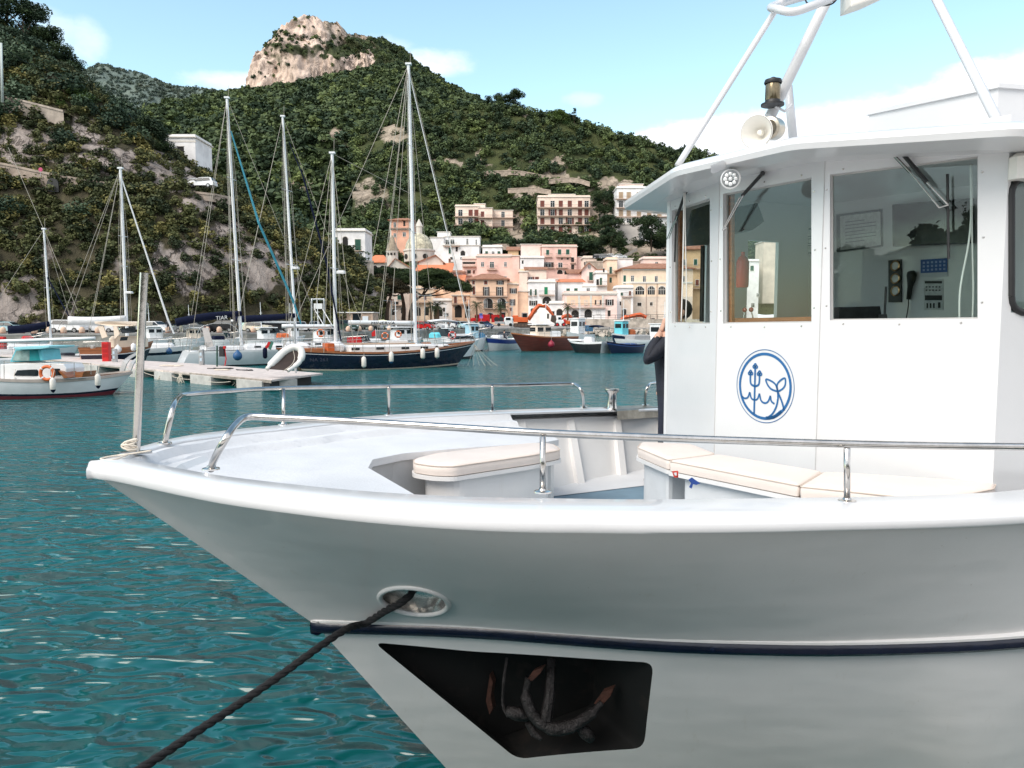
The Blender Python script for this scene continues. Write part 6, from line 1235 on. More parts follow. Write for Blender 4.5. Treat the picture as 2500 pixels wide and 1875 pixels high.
def car_proto(kind):
    L, W_, pr, gl = KINDS[kind]; root = thing('parked_car', (0, 0, 0), None, 'car'); mb = MB(); n = len(pr); belt = .62*max(z for x, z in pr)
    def yy(z): return W_/2*(1 if z < belt else 1-.24*(z-belt)/(max(q for _, q in pr)-belt))
    def yb(z): return yy(z)*(.94 if z < .4 else 1)
    mb.rows([[(x, -yb(z)*.93, z) for x, z in pr], [(x*.995, -yb(z), z*.985+.01) for x, z in pr], [(x*.995, yb(z), z*.985+.01) for x, z in pr], [(x, yb(z)*.93, z) for x, z in pr]])
    for s_ in (-1, 1): mb.add([(x, yb(z)*s_*1.0, z*.985+.01) for x, z in pr], [tuple(range(n))])
    mb.add([(pr[0][0], -W_/2*.9, .26), (pr[-1][0], -W_/2*.9, .26), (pr[-1][0], W_/2*.9, .26), (pr[0][0], W_/2*.9, .26)], [(0, 1, 2, 3)])
    mb.build('body', paint('white', (.72, .72, .72)), root, 30, world=False)
    top = max(z for x, z in pr); roofx = [x for x, z in pr if z > top-.12]; zx = top-.12; rz0 = min(roofx)+.02; rz1 = max(roofx)
    g = MB()
    for s_ in (-1, 1):
        x0, x1 = gl[0]+.12, gl[1]-.02; zb = belt+.06
        for (a, b_) in (((x0), (x0+x1)/2-.04), ((x0+x1)/2+.04, x1)):
            f = lambda x: max(rz0, min(rz1, x)); g.add([(a, s_*(yy(zb)+.012), zb), (b_, s_*(yy(zb)+.012), zb), (f(b_-.0) if b_ < x1 else min(rz1, b_-.38), s_*(yy(zx)+.012), zx), (f(a) if a > x0 else max(rz0, a+.2), s_*(yy(zx)+.012), zx)], [(0, 1, 2, 3)])
    g.build('side_windows', CGL, root, world=False)
    i1 = max(i for i, (x, z) in enumerate(pr) if z > top-.12); (xa, za), (xb, zb_) = pr[i1], pr[i1+1]; e = Vector((zb_-za, 0, -(xb-xa))).normalized()*-.012; q = []
    for f_, k_ in ((.10, .9), (.92, .94)): 
        x, z = xa+(xb-xa)*f_, za+(zb_-za)*f_; q += [Vector((x, -yy(z)*k_, z))+e, Vector((x, yy(z)*k_, z))+e]
    MB().add(q, [(0, 1, 3, 2)]).build('windscreen', CGL, root, world=False)
    i0 = min(i for i, (x, z) in enumerate(pr) if z > top-.14); (xa, za), (xb, zb_) = pr[i0], pr[i0-1]; q = []
    for f_, k_ in ((.12, .88), (.85, .9)):
        x, z = xa+(xb-xa)*f_, za+(zb_-za)*f_; q += [Vector((x-.012, -yy(z)*k_, z+.01)), Vector((x-.012, yy(z)*k_, z+.01))]
    MB().add(q, [(0, 1, 3, 2)]).build('rear_window', CGL, root, world=False)
    R_ = .32 if kind in ('suv', 'van') else .29
    for x in (-L*.31, L*.31):
        for s_ in (-1, 1):
            Mw = Matrix.Translation((x, s_*(W_/2-.08), R_)) @ Matrix.Rotation(math.pi/2, 4, 'X'); w_ = MB().lathe([(R_*.6, -.1), (R_, -.1), (R_, .1), (R_*.6, .1)], 16, 0, Mw).build('wheel', TYRE, root, 40, world=False); MB().lathe([(.02, -.105), (R_*.6, -.105), (R_*.6, .105), (.02, .105)], 12, 0, Mw).build('rim', RIM, w_, world=False)
            hz_ = .66 if kind not in ('suv', 'van') else .82
    for s_ in (-1, 1):
        MB().cbox((L/2-.09, s_*W_*.36, hz_), (.16, .32, .16), .04).build('headlight', LAMP, root, world=False); MB().cbox((-L/2+.05, s_*W_*.40, hz_+.05), (.12, .2, .2), .03).build('tail_light', REDL, root, world=False); MB().cbox((pr[i1+1][0]-.15, s_*(W_/2+.06), belt+.1), (.1, .16, .13), .03).build('wing_mirror', TYRE, root, world=False)
    MB().box((L/2-.0, 0, .52), (.02, .5, .11)).build('number_plate', LAMP, root, world=False)
    bpy.data.objects.remove; return root
COLS = {'white': (.72, .72, .72), 'silver': (.46, .48, .50), 'grey': (.14, .15, .16), 'black': (.012, .012, .014), 'red': (.45, .015, .015), 'paleblue': (.38, .55, .60), 'darkblue': (.015, .03, .09), 'cream': (.70, .64, .52), 'green': (.03, .06, .045), 'blue': (.08, .22, .42)}
def car(kind, col, px, d, yaw, label, z=None, group='cars parked on the quay'):
    if kind not in PROTO: PROTO[kind] = car_proto(kind); r = PROTO[kind]
    else: r = copy_tree(PROTO[kind])
    p = P(px, HOR, d); r.location = (p.x, p.y, ZQ+.006 if z is None else z); r.rotation_euler = (0, 0, math.radians(yaw)); tag(r, label, 'car', group)
    kids = [c for c in bpy.data.objects if c.parent == r and c.name.startswith('body')]
    kids[0].material_slots[0].link = 'OBJECT'; kids[0].material_slots[0].material = paint(col, COLS[col])
for a in [('saloon', 'paleblue', 22, 98.5, 2, 'pale blue saloon car at the far left of the quay'), ('van', 'white', 62, 106, -80, 'white van facing out between the pale blue and the dark car at the far left'), ('suv', 'black', 104, 107, -82, 'black car nose out just left of the white estate car'), ('suv', 'white', 166, 101, -4, 'white off road car parked side on behind the navy boom cover'), ('hatch', 'white', 246, 103, 8, 'white hatchback half hidden behind the cream hardtop'), ('suv', 'silver', 345, 109, -60, 'silver car behind the steel jackstaff'), ('hatch', 'white', 385, 104, -20, 'white hatchback right of the jackstaff, above the striped yacht'),
    ('saloon', 'grey', 466, 103, 176, 'dark grey saloon under the left end of the navy sail cover'), ('suv', 'black', 541, 105, 178, 'black car under the lettered navy sail cover'), ('mini', 'cream', 630, 106, 2, 'cream small car with dark roof pillars right of the second yacht mast'), ('suv', 'black', 672, 110, 20, 'black car directly behind the cream small car'), ('saloon', 'white', 733, 114, -70, 'white saloon seen under the white sign frame'), ('hatch', 'silver', 768, 116, -75, 'silver hatchback left of the mizzen mast'), ('suv', 'green', 846, 117, -50, 'dark green off road car just right of the mizzen mast'),
    ('hatch', 'white', 762, 128, -80, 'white hatchback in the second row behind the silver hatchback'), ('suv', 'grey', 700, 122, 60, 'grey car in the second row left of the sign frame'), ('van', 'white', 902, 140, -10, 'white van in front of the low stone kiosk'), ('hatch', 'silver', 938, 143, -50, 'silver hatchback right of the white van by the kiosk'), ('saloon', 'paleblue', 968, 150, -20, 'pale blue saloon below the umbrella pines'), ('hatch', 'grey', 985, 140, -40, 'grey hatchback behind the right end of the lettered boom'),
    ('hatch', 'red', 1035, 140, -25, 'red hatchback just right of the main mast of the ketch'), ('saloon', 'silver', 1062, 152, -30, 'silver saloon right of the red hatchback'), ('suv', 'white', 1090, 152, -8, 'white car in the middle of the row right of the main mast'), ('suv', 'grey', 1112, 160, -60, 'grey car behind the white car in the row right of the main mast'), ('hatch', 'paleblue', 1130, 155, -70, 'pale blue hatchback facing the water below the peach villa'), ('saloon', 'silver', 1156, 158, -20, 'silver saloon in front of the red van'), ('hatch', 'darkblue', 1186, 162, -60, 'dark blue hatchback left of the white pickup'),
    ('hatch', 'black', 1080, 186, -10, 'small black car beside the thick palm trunk'), ('hatch', 'grey', 1099, 187, -10, 'small grey car right of the thick palm trunk'), ('hatch', 'cream', 1139, 178, -30, 'cream car left of the red van by the peach villa'), ('saloon', 'darkblue', 1010, 165, -10, 'dark blue saloon beyond the main mast below the pines'), ('hatch', 'white', 945, 165, 10, 'white hatchback in the back row below the left pine')]: car(*a)
for i, (k, c_, x, d, l) in enumerate((('hatch', 'grey', 1478, 232, 'grey car on the road below the cliff above the yellow palazzo'), ('hatch', 'white', 1494, 233, 'white car on the road below the cliff, between two darker cars'), ('saloon', 'silver', 1512, 233, 'silver car on the road below the cliff, nearest the wheelhouse'), ('hatch', 'black', 1462, 233, 'black car at the left end of the row on the cliff road'))): car(k, c_, x, d, -15, l, zat(634, d), 'cars on the cliff road')
car('suv', 'white', 505, 131, 175, 'white car on the walled road of the left slope', zat(466, 131), 'cars on the slope road'); car('saloon', 'silver', 484, 133, 178, 'silver car behind the white one on the slope road', zat(464, 133), 'cars on the slope road')
def lorry(px, py0, d, w_, hh, yaw, label, cabside=1):
    r = thing('box_lorry', P(px, HOR, d).xy.to_3d()+Vector((0, 0, ZQ)), label, 'lorry', 'white lorries on the quay', math.radians(yaw)); wp = paint('white', (.72, .72, .72))
    lbox(r, (-.8, 0, .8+hh/2), (w_, 2.2, hh), pbr('lorry_box', (.66, .67, .68), .5, 0, .08, 2), 'cargo_box', .05); lbox(r, (w_/2+.1, 0, 1.25), (1.6, 2.0, 1.5), wp, 'cab', .25); MB().box((w_/2+.75, 0, 1.6), (.3, 1.8, .6)).build('windscreen', CGL, r, world=False); MB().box((w_/2+.3, -1.01, 1.6), (.7, .03, .5)).build('side_window', CGL, r, world=False)
    for x in (-w_*.5, w_*.5-.1):
        for s_ in (-1, 1): MB().lathe([(.2, -.12), (.4, -.12), (.4, .12), (.2, .12)], 14, 0, Matrix.Translation((x, s_*.95, .4)) @ Matrix.Rotation(math.pi/2, 4, 'X')).build('wheel', TYRE, r, world=False)
    MB().box((0, 0, .6), (w_+2, 1.6, .25)).build('chassis', TYRE, r, world=False)
lorry(236, 0, 114, 3.6, 2.1, -35, 'white box lorry with its cab towards the water, left of the tall mast'); lorry(288, 0, 118, 4.2, 2.3, -20, 'larger white box lorry right behind the tall mast'); lorry(345, 0, 116, 3.6, 2.1, 170, 'white box lorry behind the steel jackstaff'); lorry(432, 0, 117, 4.0, 1.5, 178, 'low white box lorry above the left end of the navy sail cover')
def shed(px0, px1, y0, y1, d, m_, rm, label, dp=3.0, win=()):
    a, b_ = P(px0, y1, d), P(px1, y1, d); r = thing('shed', (a.x, a.y, a.z), label, 'shed'); z1 = zat(y0, d)
    MB().prism([a, b_, Vector((b_.x, b_.y, z1)), Vector((a.x, a.y, z1))], (0, dp, 0)).build('wall', m_, r); MB().prism([Vector((a.x-.2, a.y-.25, z1)), Vector((b_.x+.2, b_.y-.25, z1)), Vector((b_.x+.2, b_.y-.25, z1+.14)), Vector((a.x-.2, a.y-.25, z1+.14))], (0, dp+.5, 0)).build('roof', rm, r)
    for (x0, x1, ya, yb2, m2, nm) in win: MB().prism([P(x0, yb2, d-.03), P(x1, yb2, d-.03), P(x1, ya, d-.03), P(x0, ya, d-.03)], (0, -.05, 0)).build(nm, m2, r)
GRS = pbr('grey_sheet', (.34, .35, .36), .6, 0, .15, 1.5)
shed(26, 113, 772, 796, 112, GRS, pbr('pale_sheet', (.48, .46, .43), .6), 'low grey shed behind the cars at the far left', 3, [(72, 82, 777, 792, pbr('grey_door', (.45, .46, .47), .5), 'door'), (45, 60, 776, 783, DGL, 'window')]); shed(124, 140, 769, 792, 112, GRS, GRS, 'narrow grey container behind the mast of the small yacht'); shed(-30, 24, 777, 796, 111, pbr('rust_orange_sheet', (.42, .16, .08), .7), pbr('orange_tarp', (.5, .17, .06), .8), 'low shed with an orange roof at the left picture edge'); shed(150, 204, 771, 793, 113, pbr('pale_blue_sheet', (.48, .53, .58), .6), GRS, 'pale blue metal container left of the white lorries')
shed(826, 910, 764, 785, 126, pbr('kiosk_stone', (.46, .34, .26), .9, 0, .4, 1.5, .5, (.3, .2, .15, .5)), HULLW, 'low rough stone kiosk with a flat white roof and dark doorway', 5, [(861, 881, 766, 784, DGL, 'doorway'), (885, 899, 772, 783, pbr('pale_notice', (.6, .66, .7), .6), 'notice_board')])
# sign frame
sf = MB().tube(smoothpath([P(761, 800, 100), P(761, 735, 100), P(764, 731, 100), P(788, 731, 100), P(791, 735, 100), P(791, 800, 100)], 4), .11, 8).build('sign_frame', pbr('galvanised_steel', (.46, .47, .48), .4, .5), None, 1); tag(sf, 'tall pipe frame carrying a blank white panel on the quay', 'sign'); MB().prism([P(766, 741, 100), P(787, 741, 100), P(787, 754, 100), P(766, 754, 100)], (0, .08, 0)).build('panel', HULLW, sf)
for x0 in (768, 788): MB().tube([P(x0, 755, 99.5), P(x0+24, 796, 98)], .06, 6).build('brace', pbr('galvanised_steel', (.46, .47, .48), .4, .5), sf)
# lamp and sign posts on the quay
def lamp_post(px, y0, d, label, arms=1):
    b_ = P(px, HOR, d); b_.z = ZQ; t_ = P(px, y0, d); o = MB().tube([b_, t_], [.12, .06], 8).build('street_lamp', pbr('grey_lamp_post', (.3, .33, .34), .5, .3), None, 1); tag(o, label, 'street lamp', 'street lamps on the quay')
    for s_ in ((-1, 1) if arms == 2 else (-1,)): MB().tube([t_, t_+Vector((s_*.9, 0, .1))], .04, 6).build('arm', pbr('grey_lamp_post', (.3, .33, .34), .5, .3), o); MB().cbox(t_+Vector((s_*1.2, 0, .1)), (.7, .3, .16), .06).build('lamp_head', pbr('grey_lamp_post', (.3, .33, .34), .5, .3), o)
lamp_post(1037, 722, 165, 'grey lamp post right of the main mast, in front of the palms', 2); lamp_post(1250, 740, 172, 'grey lamp post beside the right wing of the peach villa'); lamp_post(955, 735, 150, 'grey lamp post in the shade of the umbrella pines')
o = MB().tube([P(6, 250, 132), P(3, 105, 132)], [.22, .16], 8).build('utility_pole', pbr('pale_pole', (.5, .55, .53), .6), None, 1); tag(o, 'pale utility pole on the upper road at the left picture edge', 'pole')
MB().tube([P(4, 115, 132), P(60, 150, 140), P(160, 190, 150)], .03, 4).build('cable', BLACKP, o)
# walled roads and house on the left slope
RW = pbr('road_wall_stone', (.40, .32, .26), .9, 0, .3, .8, .6, (.22, .17, .13, .5))
def wall_along(pts, h_, th, m_, name, label, arches=()):
    q = [P(*p) for p in pts]; mb = MB(); dn = Vector((0, 0, -h_)); bk = Vector((.2, th, 0)); q = smoothpath(q, 6)
    mb.rows([[p+dn for p in q], q, [p+bk for p in q]]); mb.rows([[p+Vector((0, -.12, .0)) for p in q], [p+Vector((0, -.12, .35)) for p in q], [p+Vector((0, .35, .35)) for p in q], [p+Vector((0, .35, .0)) for p in q]])
    o = mb.build(name, m_); tag(o, label, 'wall')
    for (x, y, r_, d) in arches:
        c_ = P(x, y, d); MB().prism([c_+Vector((r_*math.cos(a), 0, r_*math.sin(a))) for a in np.linspace(0, math.pi, 9)]+[c_+Vector((-r_, 0, -1.2)), c_+Vector((r_, 0, -1.2))], (0, .2, 0)).build('arch_opening', BLACKP, o)
wall_along([(-120, 388, 121), (0, 402, 122), (90, 421, 122.5), (180, 438, 123), (270, 452, 123.5)], 3.0, 3, RW, 'retaining_wall', 'pale stone road wall with an arch crossing the left slope', [(128, 449, .9, 121.2)])
wall_along([(-120, 218, 138), (0, 238, 138), (60, 250, 138), (155, 274, 138.5)], 2.4, 3, pbr('pale_wall_stone', (.44, .37, .31), .9, 0, .25, .8, .5), 'retaining_wall', 'upper pale wall below the trees at the far left')
wall_along([(470, 472, 129), (500, 475, 129), (530, 479, 130), (565, 486, 132)], 1.0, 2, RW, 'retaining_wall', 'short stone wall under the cars on the slope road')
wall_along([(700, 622, 148), (750, 624, 153), (806, 630, 159)], 1.3, 1, pbr('pale_wall_stone', (.44, .37, .31), .9), 'retaining_wall', 'pale balustrade wall below the white villa')
wall_along([(868, 642, 156), (890, 640, 158), (912, 641, 158)], 9, 4, pbr('grey_rampart', (.34, .31, .28), .9, 0, .3, .6, .6), 'retaining_wall', 'tall grey rampart at the end of the left slope')
o = MB().lathe([(.001, -.02), (.32, -.02), (.32, .02), (.001, .02)], 16, 0, Matrix.Translation(P(99, 414, 121)) @ Matrix.Rotation(math.pi/2, 4, 'X')).build('road_sign', pbr('pink_red_sign', (.5, .06, .16), .5), None); tag(o, 'round pinkish road sign standing on the slope road wall', 'road sign'); MB().tube([P(99, 414, 121.05), P(99, 432, 121.05)], .04, 6).build('post', STEEL, o)
# ================================================================ town
def stucco(name, col): return pbr('stucco_'+name, col, .85, 0, .16, .35, .25, tuple(c*.62 for c in col)+(.45,), bscale=6)
PINK = stucco('pink', (.87, .57, .49)); PEACHW = stucco('peach', (.87, .59, .42)); CREAMW = stucco('cream', (.87, .70, .59)); WHITEW = stucco('white', (.86, .84, .83)); YELW = stucco('yellow', (.87, .67, .50)); ORW = stucco('orange', (.82, .45, .32)); PALEP = stucco('pale_pink', (.87, .66, .59)); GREYW = stucco('grey', (.52, .48, .44)); OCHW = stucco('ochre', (.62, .43, .25)); STONEW = stucco('old_stone', (.68, .57, .47))
m, T, b = newmat('roof_tiles'); tc = T.add('ShaderNodeTexCoord').outputs['Object']
wv = T.add('ShaderNodeTexWave', {'Vector': tc, 'Scale': 2.2, 'Distortion': 1.5, 'Detail': 2}); nn_ = T.noise(tc, 1.3, 6, .65)
c = T.mix(T.ramp(nn_, .3, .7), (.34, .14, .08), (.58, .30, .19)); T.put(b.inputs['Base Color'], T.mix(T.math('MULTIPLY', wv.outputs['Fac'], .5), c, (.22, .10, .06))); b.inputs['Roughness'].default_value = .9
T.put(b.inputs['Normal'], T.add('ShaderNodeBump', {'Strength': .8, 'Distance': .1, 'Height': wv.outputs['Fac']}).outputs[0]); TILE = m
ORT = pbr('new_orange_roof', (.62, .21, .10), .85, 0, .15, .6, .3)
GREENS = pbr('green_shutter', (.012, .085, .055), .6, 0, .15, 5); REDS = pbr('red_brown_shutter', (.17, .045, .03), .7, 0, .2, 5); BRS = pbr('brown_shutter', (.055, .03, .022), .7, 0, .2, 5); TRIM = pbr('window_trim', (.70, .66, .60), .7); FRM = pbr('white_window_frame', (.68, .68, .67), .5); DRK = pbr('dark_opening', (.02, .018, .016), .8, 0, .3, 1); RAILM = pbr('dark_railing', (.06, .055, .05), .6); BGREEN = pbr('bright_green_door', (.0, .22, .09), .5); TANS = pbr('tan_shutter', (.42, .30, .20), .7); SLAB = pbr('balcony_slab', (.52, .38, .30), .8)
def rect(mb, x0, x1, z0, z1, y, dy, mi=0): mb.box(((x0+x1)/2, y+dy/2, (z0+z1)/2), (x1-x0, abs(dy), z1-z0), mi)
def window(root, cx_, cy_, w_, h_, d, kind, y0):
    """one window: surround, sunk pane, frame bars, shutters; pixel centre and size measured on the facade plane"""
    k = d/F; c_ = P(cx_, cy_, d); x, z = c_.x, c_.z; w_ *= k; h_ *= k; mb = MB(); y = y0
    if kind in ('g', 'r', 't', 'G'):
        rect(mb, x-w_/2-.12, x+w_/2+.12, z-h_/2-.1, z-h_/2, y-.12, .12, 1); rect(mb, x-w_/2-.1, x-w_/2, z-h_/2, z+h_/2+.1, y-.05, .05, 1); rect(mb, x+w_/2, x+w_/2+.1, z-h_/2, z+h_/2+.1, y-.05, .05, 1); rect(mb, x-w_/2, x+w_/2, z+h_/2, z+h_/2+.1, y-.05, .05, 1)
        rect(mb, x-w_/2, x-.02, z-h_/2, z+h_/2, y-.03, .03, 0); rect(mb, x+.02, x+w_/2, z-h_/2, z+h_/2, y-.03, .03, 0); rect(mb, x-.02, x+.02, z-h_/2, z+h_/2, y-.012, .012, 2)
        return mb.build('window', [{'g': GREENS, 'r': REDS, 't': TANS, 'G': BGREEN}[kind], TRIM, DRK], root)
    if kind in ('d', 'b', 'w', 'B'):
        rect(mb, x-w_/2, x+w_/2, z-h_/2, z+h_/2, y-.012, .012, 2)
        for xx in (x-w_/2, x, x+w_/2): rect(mb, xx-.05, xx+.05, z-h_/2, z+h_/2, y-.06, .045, 0)
        rect(mb, x-w_/2, x+w_/2, z+h_/2-.08, z+h_/2, y-.06, .045, 0); rect(mb, x-w_/2, x+w_/2, z+h_/2*.35, z+h_/2*.35+.06, y-.06, .045, 0); rect(mb, x-w_/2-.1, x+w_/2+.1, z-h_/2-.1, z-h_/2, y-.14, .13, 1)
        if kind in ('b', 'B'):
            for s_ in (-1, 1): a = x+s_*(w_*.5+.04+w_*.22); rect(mb, a-w_*.22, a+w_*.22, z-h_/2, z+h_/2, y-.09, .07, 3)
        return mb.build('window', [FRM, TRIM, DGL, BRS if kind == 'b' else REDS], root)
    if kind in ('a', 'A'):
        r_ = w_/2; pts = [(x-r_, z-h_/2), (x+r_, z-h_/2)]+[(x+r_*math.cos(q), z+h_/2-r_+r_*math.sin(q)) for q in np.linspace(0, math.pi, 11)]
        mb.prism([(a, y-.02, b2) for a, b2 in pts], (0, .02, 0), 0); o2 = [(x+(r_+.18)*math.cos(q), z+h_/2-r_+(r_+.18)*math.sin(q)) for q in np.linspace(0, math.pi, 13)]; i2 = [(x+r_*math.cos(q), z+h_/2-r_+r_*math.sin(q)) for q in np.linspace(0, math.pi, 13)]
        mb.rows([[(a, y-.08, b2) for a, b2 in o2], [(a, y-.08, b2) for a, b2 in i2], [(a, y-.02, b2) for a, b2 in i2]], 1)
        if kind == 'A':
            for xx in (-.5, 0, .5): rect(mb, x+xx*r_-.04, x+xx*r_+.04, z-h_/2, z+h_/2-r_*(.0 if xx == 0 else .14)-.02, y-.06, .04, 1)
            rect(mb, x-r_, x+r_, z+h_/2-r_-.05, z+h_/2-r_+.05, y-.06, .04, 1)
        return mb.build('arched_window' if kind == 'A' else 'archway', [DGL if kind == 'A' else DRK, TRIM], root)
    rect(mb, x-w_/2, x+w_/2, z-h_/2, z+h_/2, y-.015, .015, 0); rect(mb, x-w_/2-.1, x+w_/2+.1, z+h_/2, z+h_/2+.12, y-.1, .1, 1)
    return mb.build('doorway', [DRK if kind == 'o' else REDS, TRIM], root)
def balcony(root, x0, x1, y, d, y0, out=1.0, rail=True, hh=1.0):
    a, b_ = P(x0, y, d), P(x1, y, d); mb = MB(); rect(mb, a.x, b_.x, a.z-.18, a.z, y0-out, out)
    o = mb.build('balcony', SLAB, root)
    if rail:
        mb = MB(); n = max(4, int((b_.x-a.x)/.3))
        for yy_ in (y0-out+.05,): 
            rect(mb, a.x, b_.x, a.z+hh-.05, a.z+hh, yy_-.02, .05); rect(mb, a.x, b_.x, a.z+.08, a.z+.12, yy_-.02, .04)
            for i in range(n+1): xx = a.x+(b_.x-a.x)*i/n; rect(mb, xx-.015, xx+.015, a.z, a.z+hh, yy_-.01, .03)
        for xx in (a.x, b_.x-.05): rect(mb, xx, xx+.05, a.z+hh-.05, a.z+hh, y0-out+.05, out-.05)
        mb.build('balcony_railing', RAILM, o)
def roof_flat(root, a, b_, zt, y0, dp, m_, over=.3, par=.5):
    mb = MB(); rect(mb, a-over, b_+over, zt-.02, zt+.2, y0-over, dp+2*over); o = mb.build('cornice', TRIM, root)
    mb = MB(); rect(mb, a, b_, zt+.2, zt+.2+par, y0, .25); rect(mb, a, a+.25, zt+.2, zt+.2+par, y0+.25, dp-.25); rect(mb, b_-.25, b_, zt+.2, zt+.2+par, y0+.25, dp-.25); mb.build('parapet', m_, root)
def roof_hip(root, a, b_, zt, y0, dp, h_, over=.7, m_=None, ridge=.35):
    x0, x1, y1, y2 = a-over, b_+over, y0-over, y0+dp+over; cx_ = (x0+x1)/2; cy_ = (y1+y2)/2; rw = (x1-x0)*ridge/2
    v = [(x0, y1, zt), (x1, y1, zt), (x1, y2, zt), (x0, y2, zt), (cx_-rw, cy_, zt+h_), (cx_+rw, cy_, zt+h_), (x0, y1, zt-.22), (x1, y1, zt-.22), (x1, y2, zt-.22), (x0, y2, zt-.22)]
    return MB().add(v, [(0, 1, 5, 4), (1, 2, 5), (2, 3, 4, 5), (3, 0, 4), (6, 7, 1, 0), (7, 8, 2, 1), (8, 9, 3, 2), (9, 6, 0, 3), (9, 8, 7, 6)]).build('roof', m_ or TILE, root)
def roof_gable(root, a, b_, zt, y0, dp, h_, wallm, m_=None, apex=.5, over=.5):
    ax_ = a+(b_-a)*apex; MB().prism([(a, y0+.01, zt), (b_, y0+.01, zt), (ax_, y0+.01, zt+h_)], (0, .3, 0)).build('gable', wallm, root)
    e = over; t_ = .22; sl, sr = h_/(ax_-a), h_/(b_-ax_)
    return MB().prism([(a-e, y0-e, zt-e*sl), (ax_, y0-e, zt+h_), (b_+e, y0-e, zt-e*sr), (b_+e, y0-e, zt-e*sr+t_), (ax_, y0-e, zt+h_+t_), (a-e, y0-e, zt-e*sl+t_)], (0, dp+2*e, 0)).build('roof', m_ or TILE, root)
def roof_shed(root, a, b_, zt, y0, dp, h_, m_=None, over=.5):
    return MB().prism([(a-over, y0-over, zt), (a-over, y0+dp, zt+h_), (a-over, y0+dp, zt+h_+.2), (a-over, y0-over, zt+.2)], (b_-a+2*over, 0, 0)).build('roof', m_ or TILE, root)
def bricks_(name, label, x0, x1, yt, yb, d, wall, roof=('flat',), dp=9, wins=(), balcs=(), cat='house', drop=5, extra=(), bands=()):
    a, b_ = P(x0, yb, d), P(x1, yb, d); zt = zat(yt, d); r = thing(name, ((a.x+b_.x)/2, d+dp/2, a.z), label, cat)
    mb = MB(); rect(mb, a.x, b_.x, a.z-drop, zt, d, dp); mb.build('wall', wall, r)
    if roof[0] == 'flat': roof_flat(r, a.x, b_.x, zt, d, dp, roof[1] if len(roof) > 1 else wall)
    elif roof[0] == 'hip': roof_hip(r, a.x, b_.x, zt, d, dp, roof[1]*d/F, m_=roof[2] if len(roof) > 2 else None)
    elif roof[0] == 'gable': roof_gable(r, a.x, b_.x, zt, d, dp, roof[1]*d/F, wall, roof[2] if len(roof) > 2 else None, roof[3] if len(roof) > 3 else .5)
    elif roof[0] == 'shed': roof_shed(r, a.x, b_.x, zt, d, dp, roof[1]*d/F, roof[2] if len(roof) > 2 else None)
    for (bx0, bx1, by0, by1, m_, nm, *pr) in bands:
        p, q = P(bx0, by1, d), P(bx1, by0, d); mb = MB(); o_ = pr[0] if pr else .06; rect(mb, p.x, q.x, p.z, q.z, d-o_, o_); mb.build(nm, m_, r)
    for w_ in wins: window(r, w_[0], w_[1], w_[2], w_[3], d, w_[4], d-(w_[5] if len(w_) > 5 else 0))
    for q in balcs: balcony(r, q[0], q[1], q[2], d, d, *(q[3:]))
    for (bx0, bx1, by0, by1, d2, dp2, m_, nm, rf) in extra:
        p, q = P(bx0, by1, d2), P(bx1, by0, d2); mb = MB(); rect(mb, p.x, q.x, p.z-(drop if nm == 'wing' else 0), q.z, d2, dp2); o = mb.build(nm, m_, r)
        if rf == 'flat': mb = MB(); rect(mb, p.x-.25, q.x+.25, q.z, q.z+.2, d2-.25, dp2+.5); mb.build('wing_roof', TRIM, r)
        elif rf == 'hip': roof_hip(r, p.x, q.x, q.z, d2, dp2, 2.0, .5)
        elif rf == 'shed': roof_shed(r, p.x, q.x, q.z, d2, dp2, 1.5)
    return r
def grid(xs, ys, w_, h_, kind): return [(x, y, w_, h_, kind if isinstance(kind, str) else kind[i % len(kind)]) for i, y in enumerate(ys) for x in xs]
B = bricks_
B('villa', 'white villa with green shutters and an arched red door on the left slope', 814, 892, 568, 642, 182, WHITEW, ('flat',), 9, [(843, 590, 13, 24, 'a'), (874, 598, 14, 27, 'g'), (820, 593, 9, 27, 'g'), (876, 635, 14, 13, 'd'), (843, 634, 12, 14, 'o')], [(836, 850, 611, .6), (866, 884, 612, .6)], bands=[(814, 892, 614, 616, TRIM, 'string_course')])
B('villa', 'orange red villa with pale trim high above the church', 953, 1007, 541, 588, 258, ORW, ('hip', 9), 10, [(964, 549, 6, 12, 'd'), (987, 545, 5, 14, 'o'), (964, 574, 6, 9, 'd'), (987, 572, 7, 10, 'd')], [(953, 1000, 557, .9)], bands=[(952, 955, 541, 585, TRIM, 'corner_trim'), (1000, 1003, 541, 585, TRIM, 'corner_trim'), (953, 1003, 558, 561, TRIM, 'string_course')])
for (x0, d) in ((400, 166),): B('house', 'flat white house with one dark window on the ridge of the left slope', 400, 478, 347, 392, d, WHITEW, ('flat',), 9, [(441, 367, 16, 18, 'o'), (417, 351, 6, 6, 'w')], drop=6, bands=[(400, 478, 343, 347, TRIM, 'parapet_band')])
o = MB().lathe([(.02, 0), (.4, .12), (.62, .35)], 14, 0, Matrix.Translation(P(452, 343, 168)) @ Matrix.Rotation(1.1, 4, 'X'), caps=False).build('satellite_dish', HULLW, None, 1); tag(o, 'white satellite dish on the flat house on the ridge', 'satellite dish')
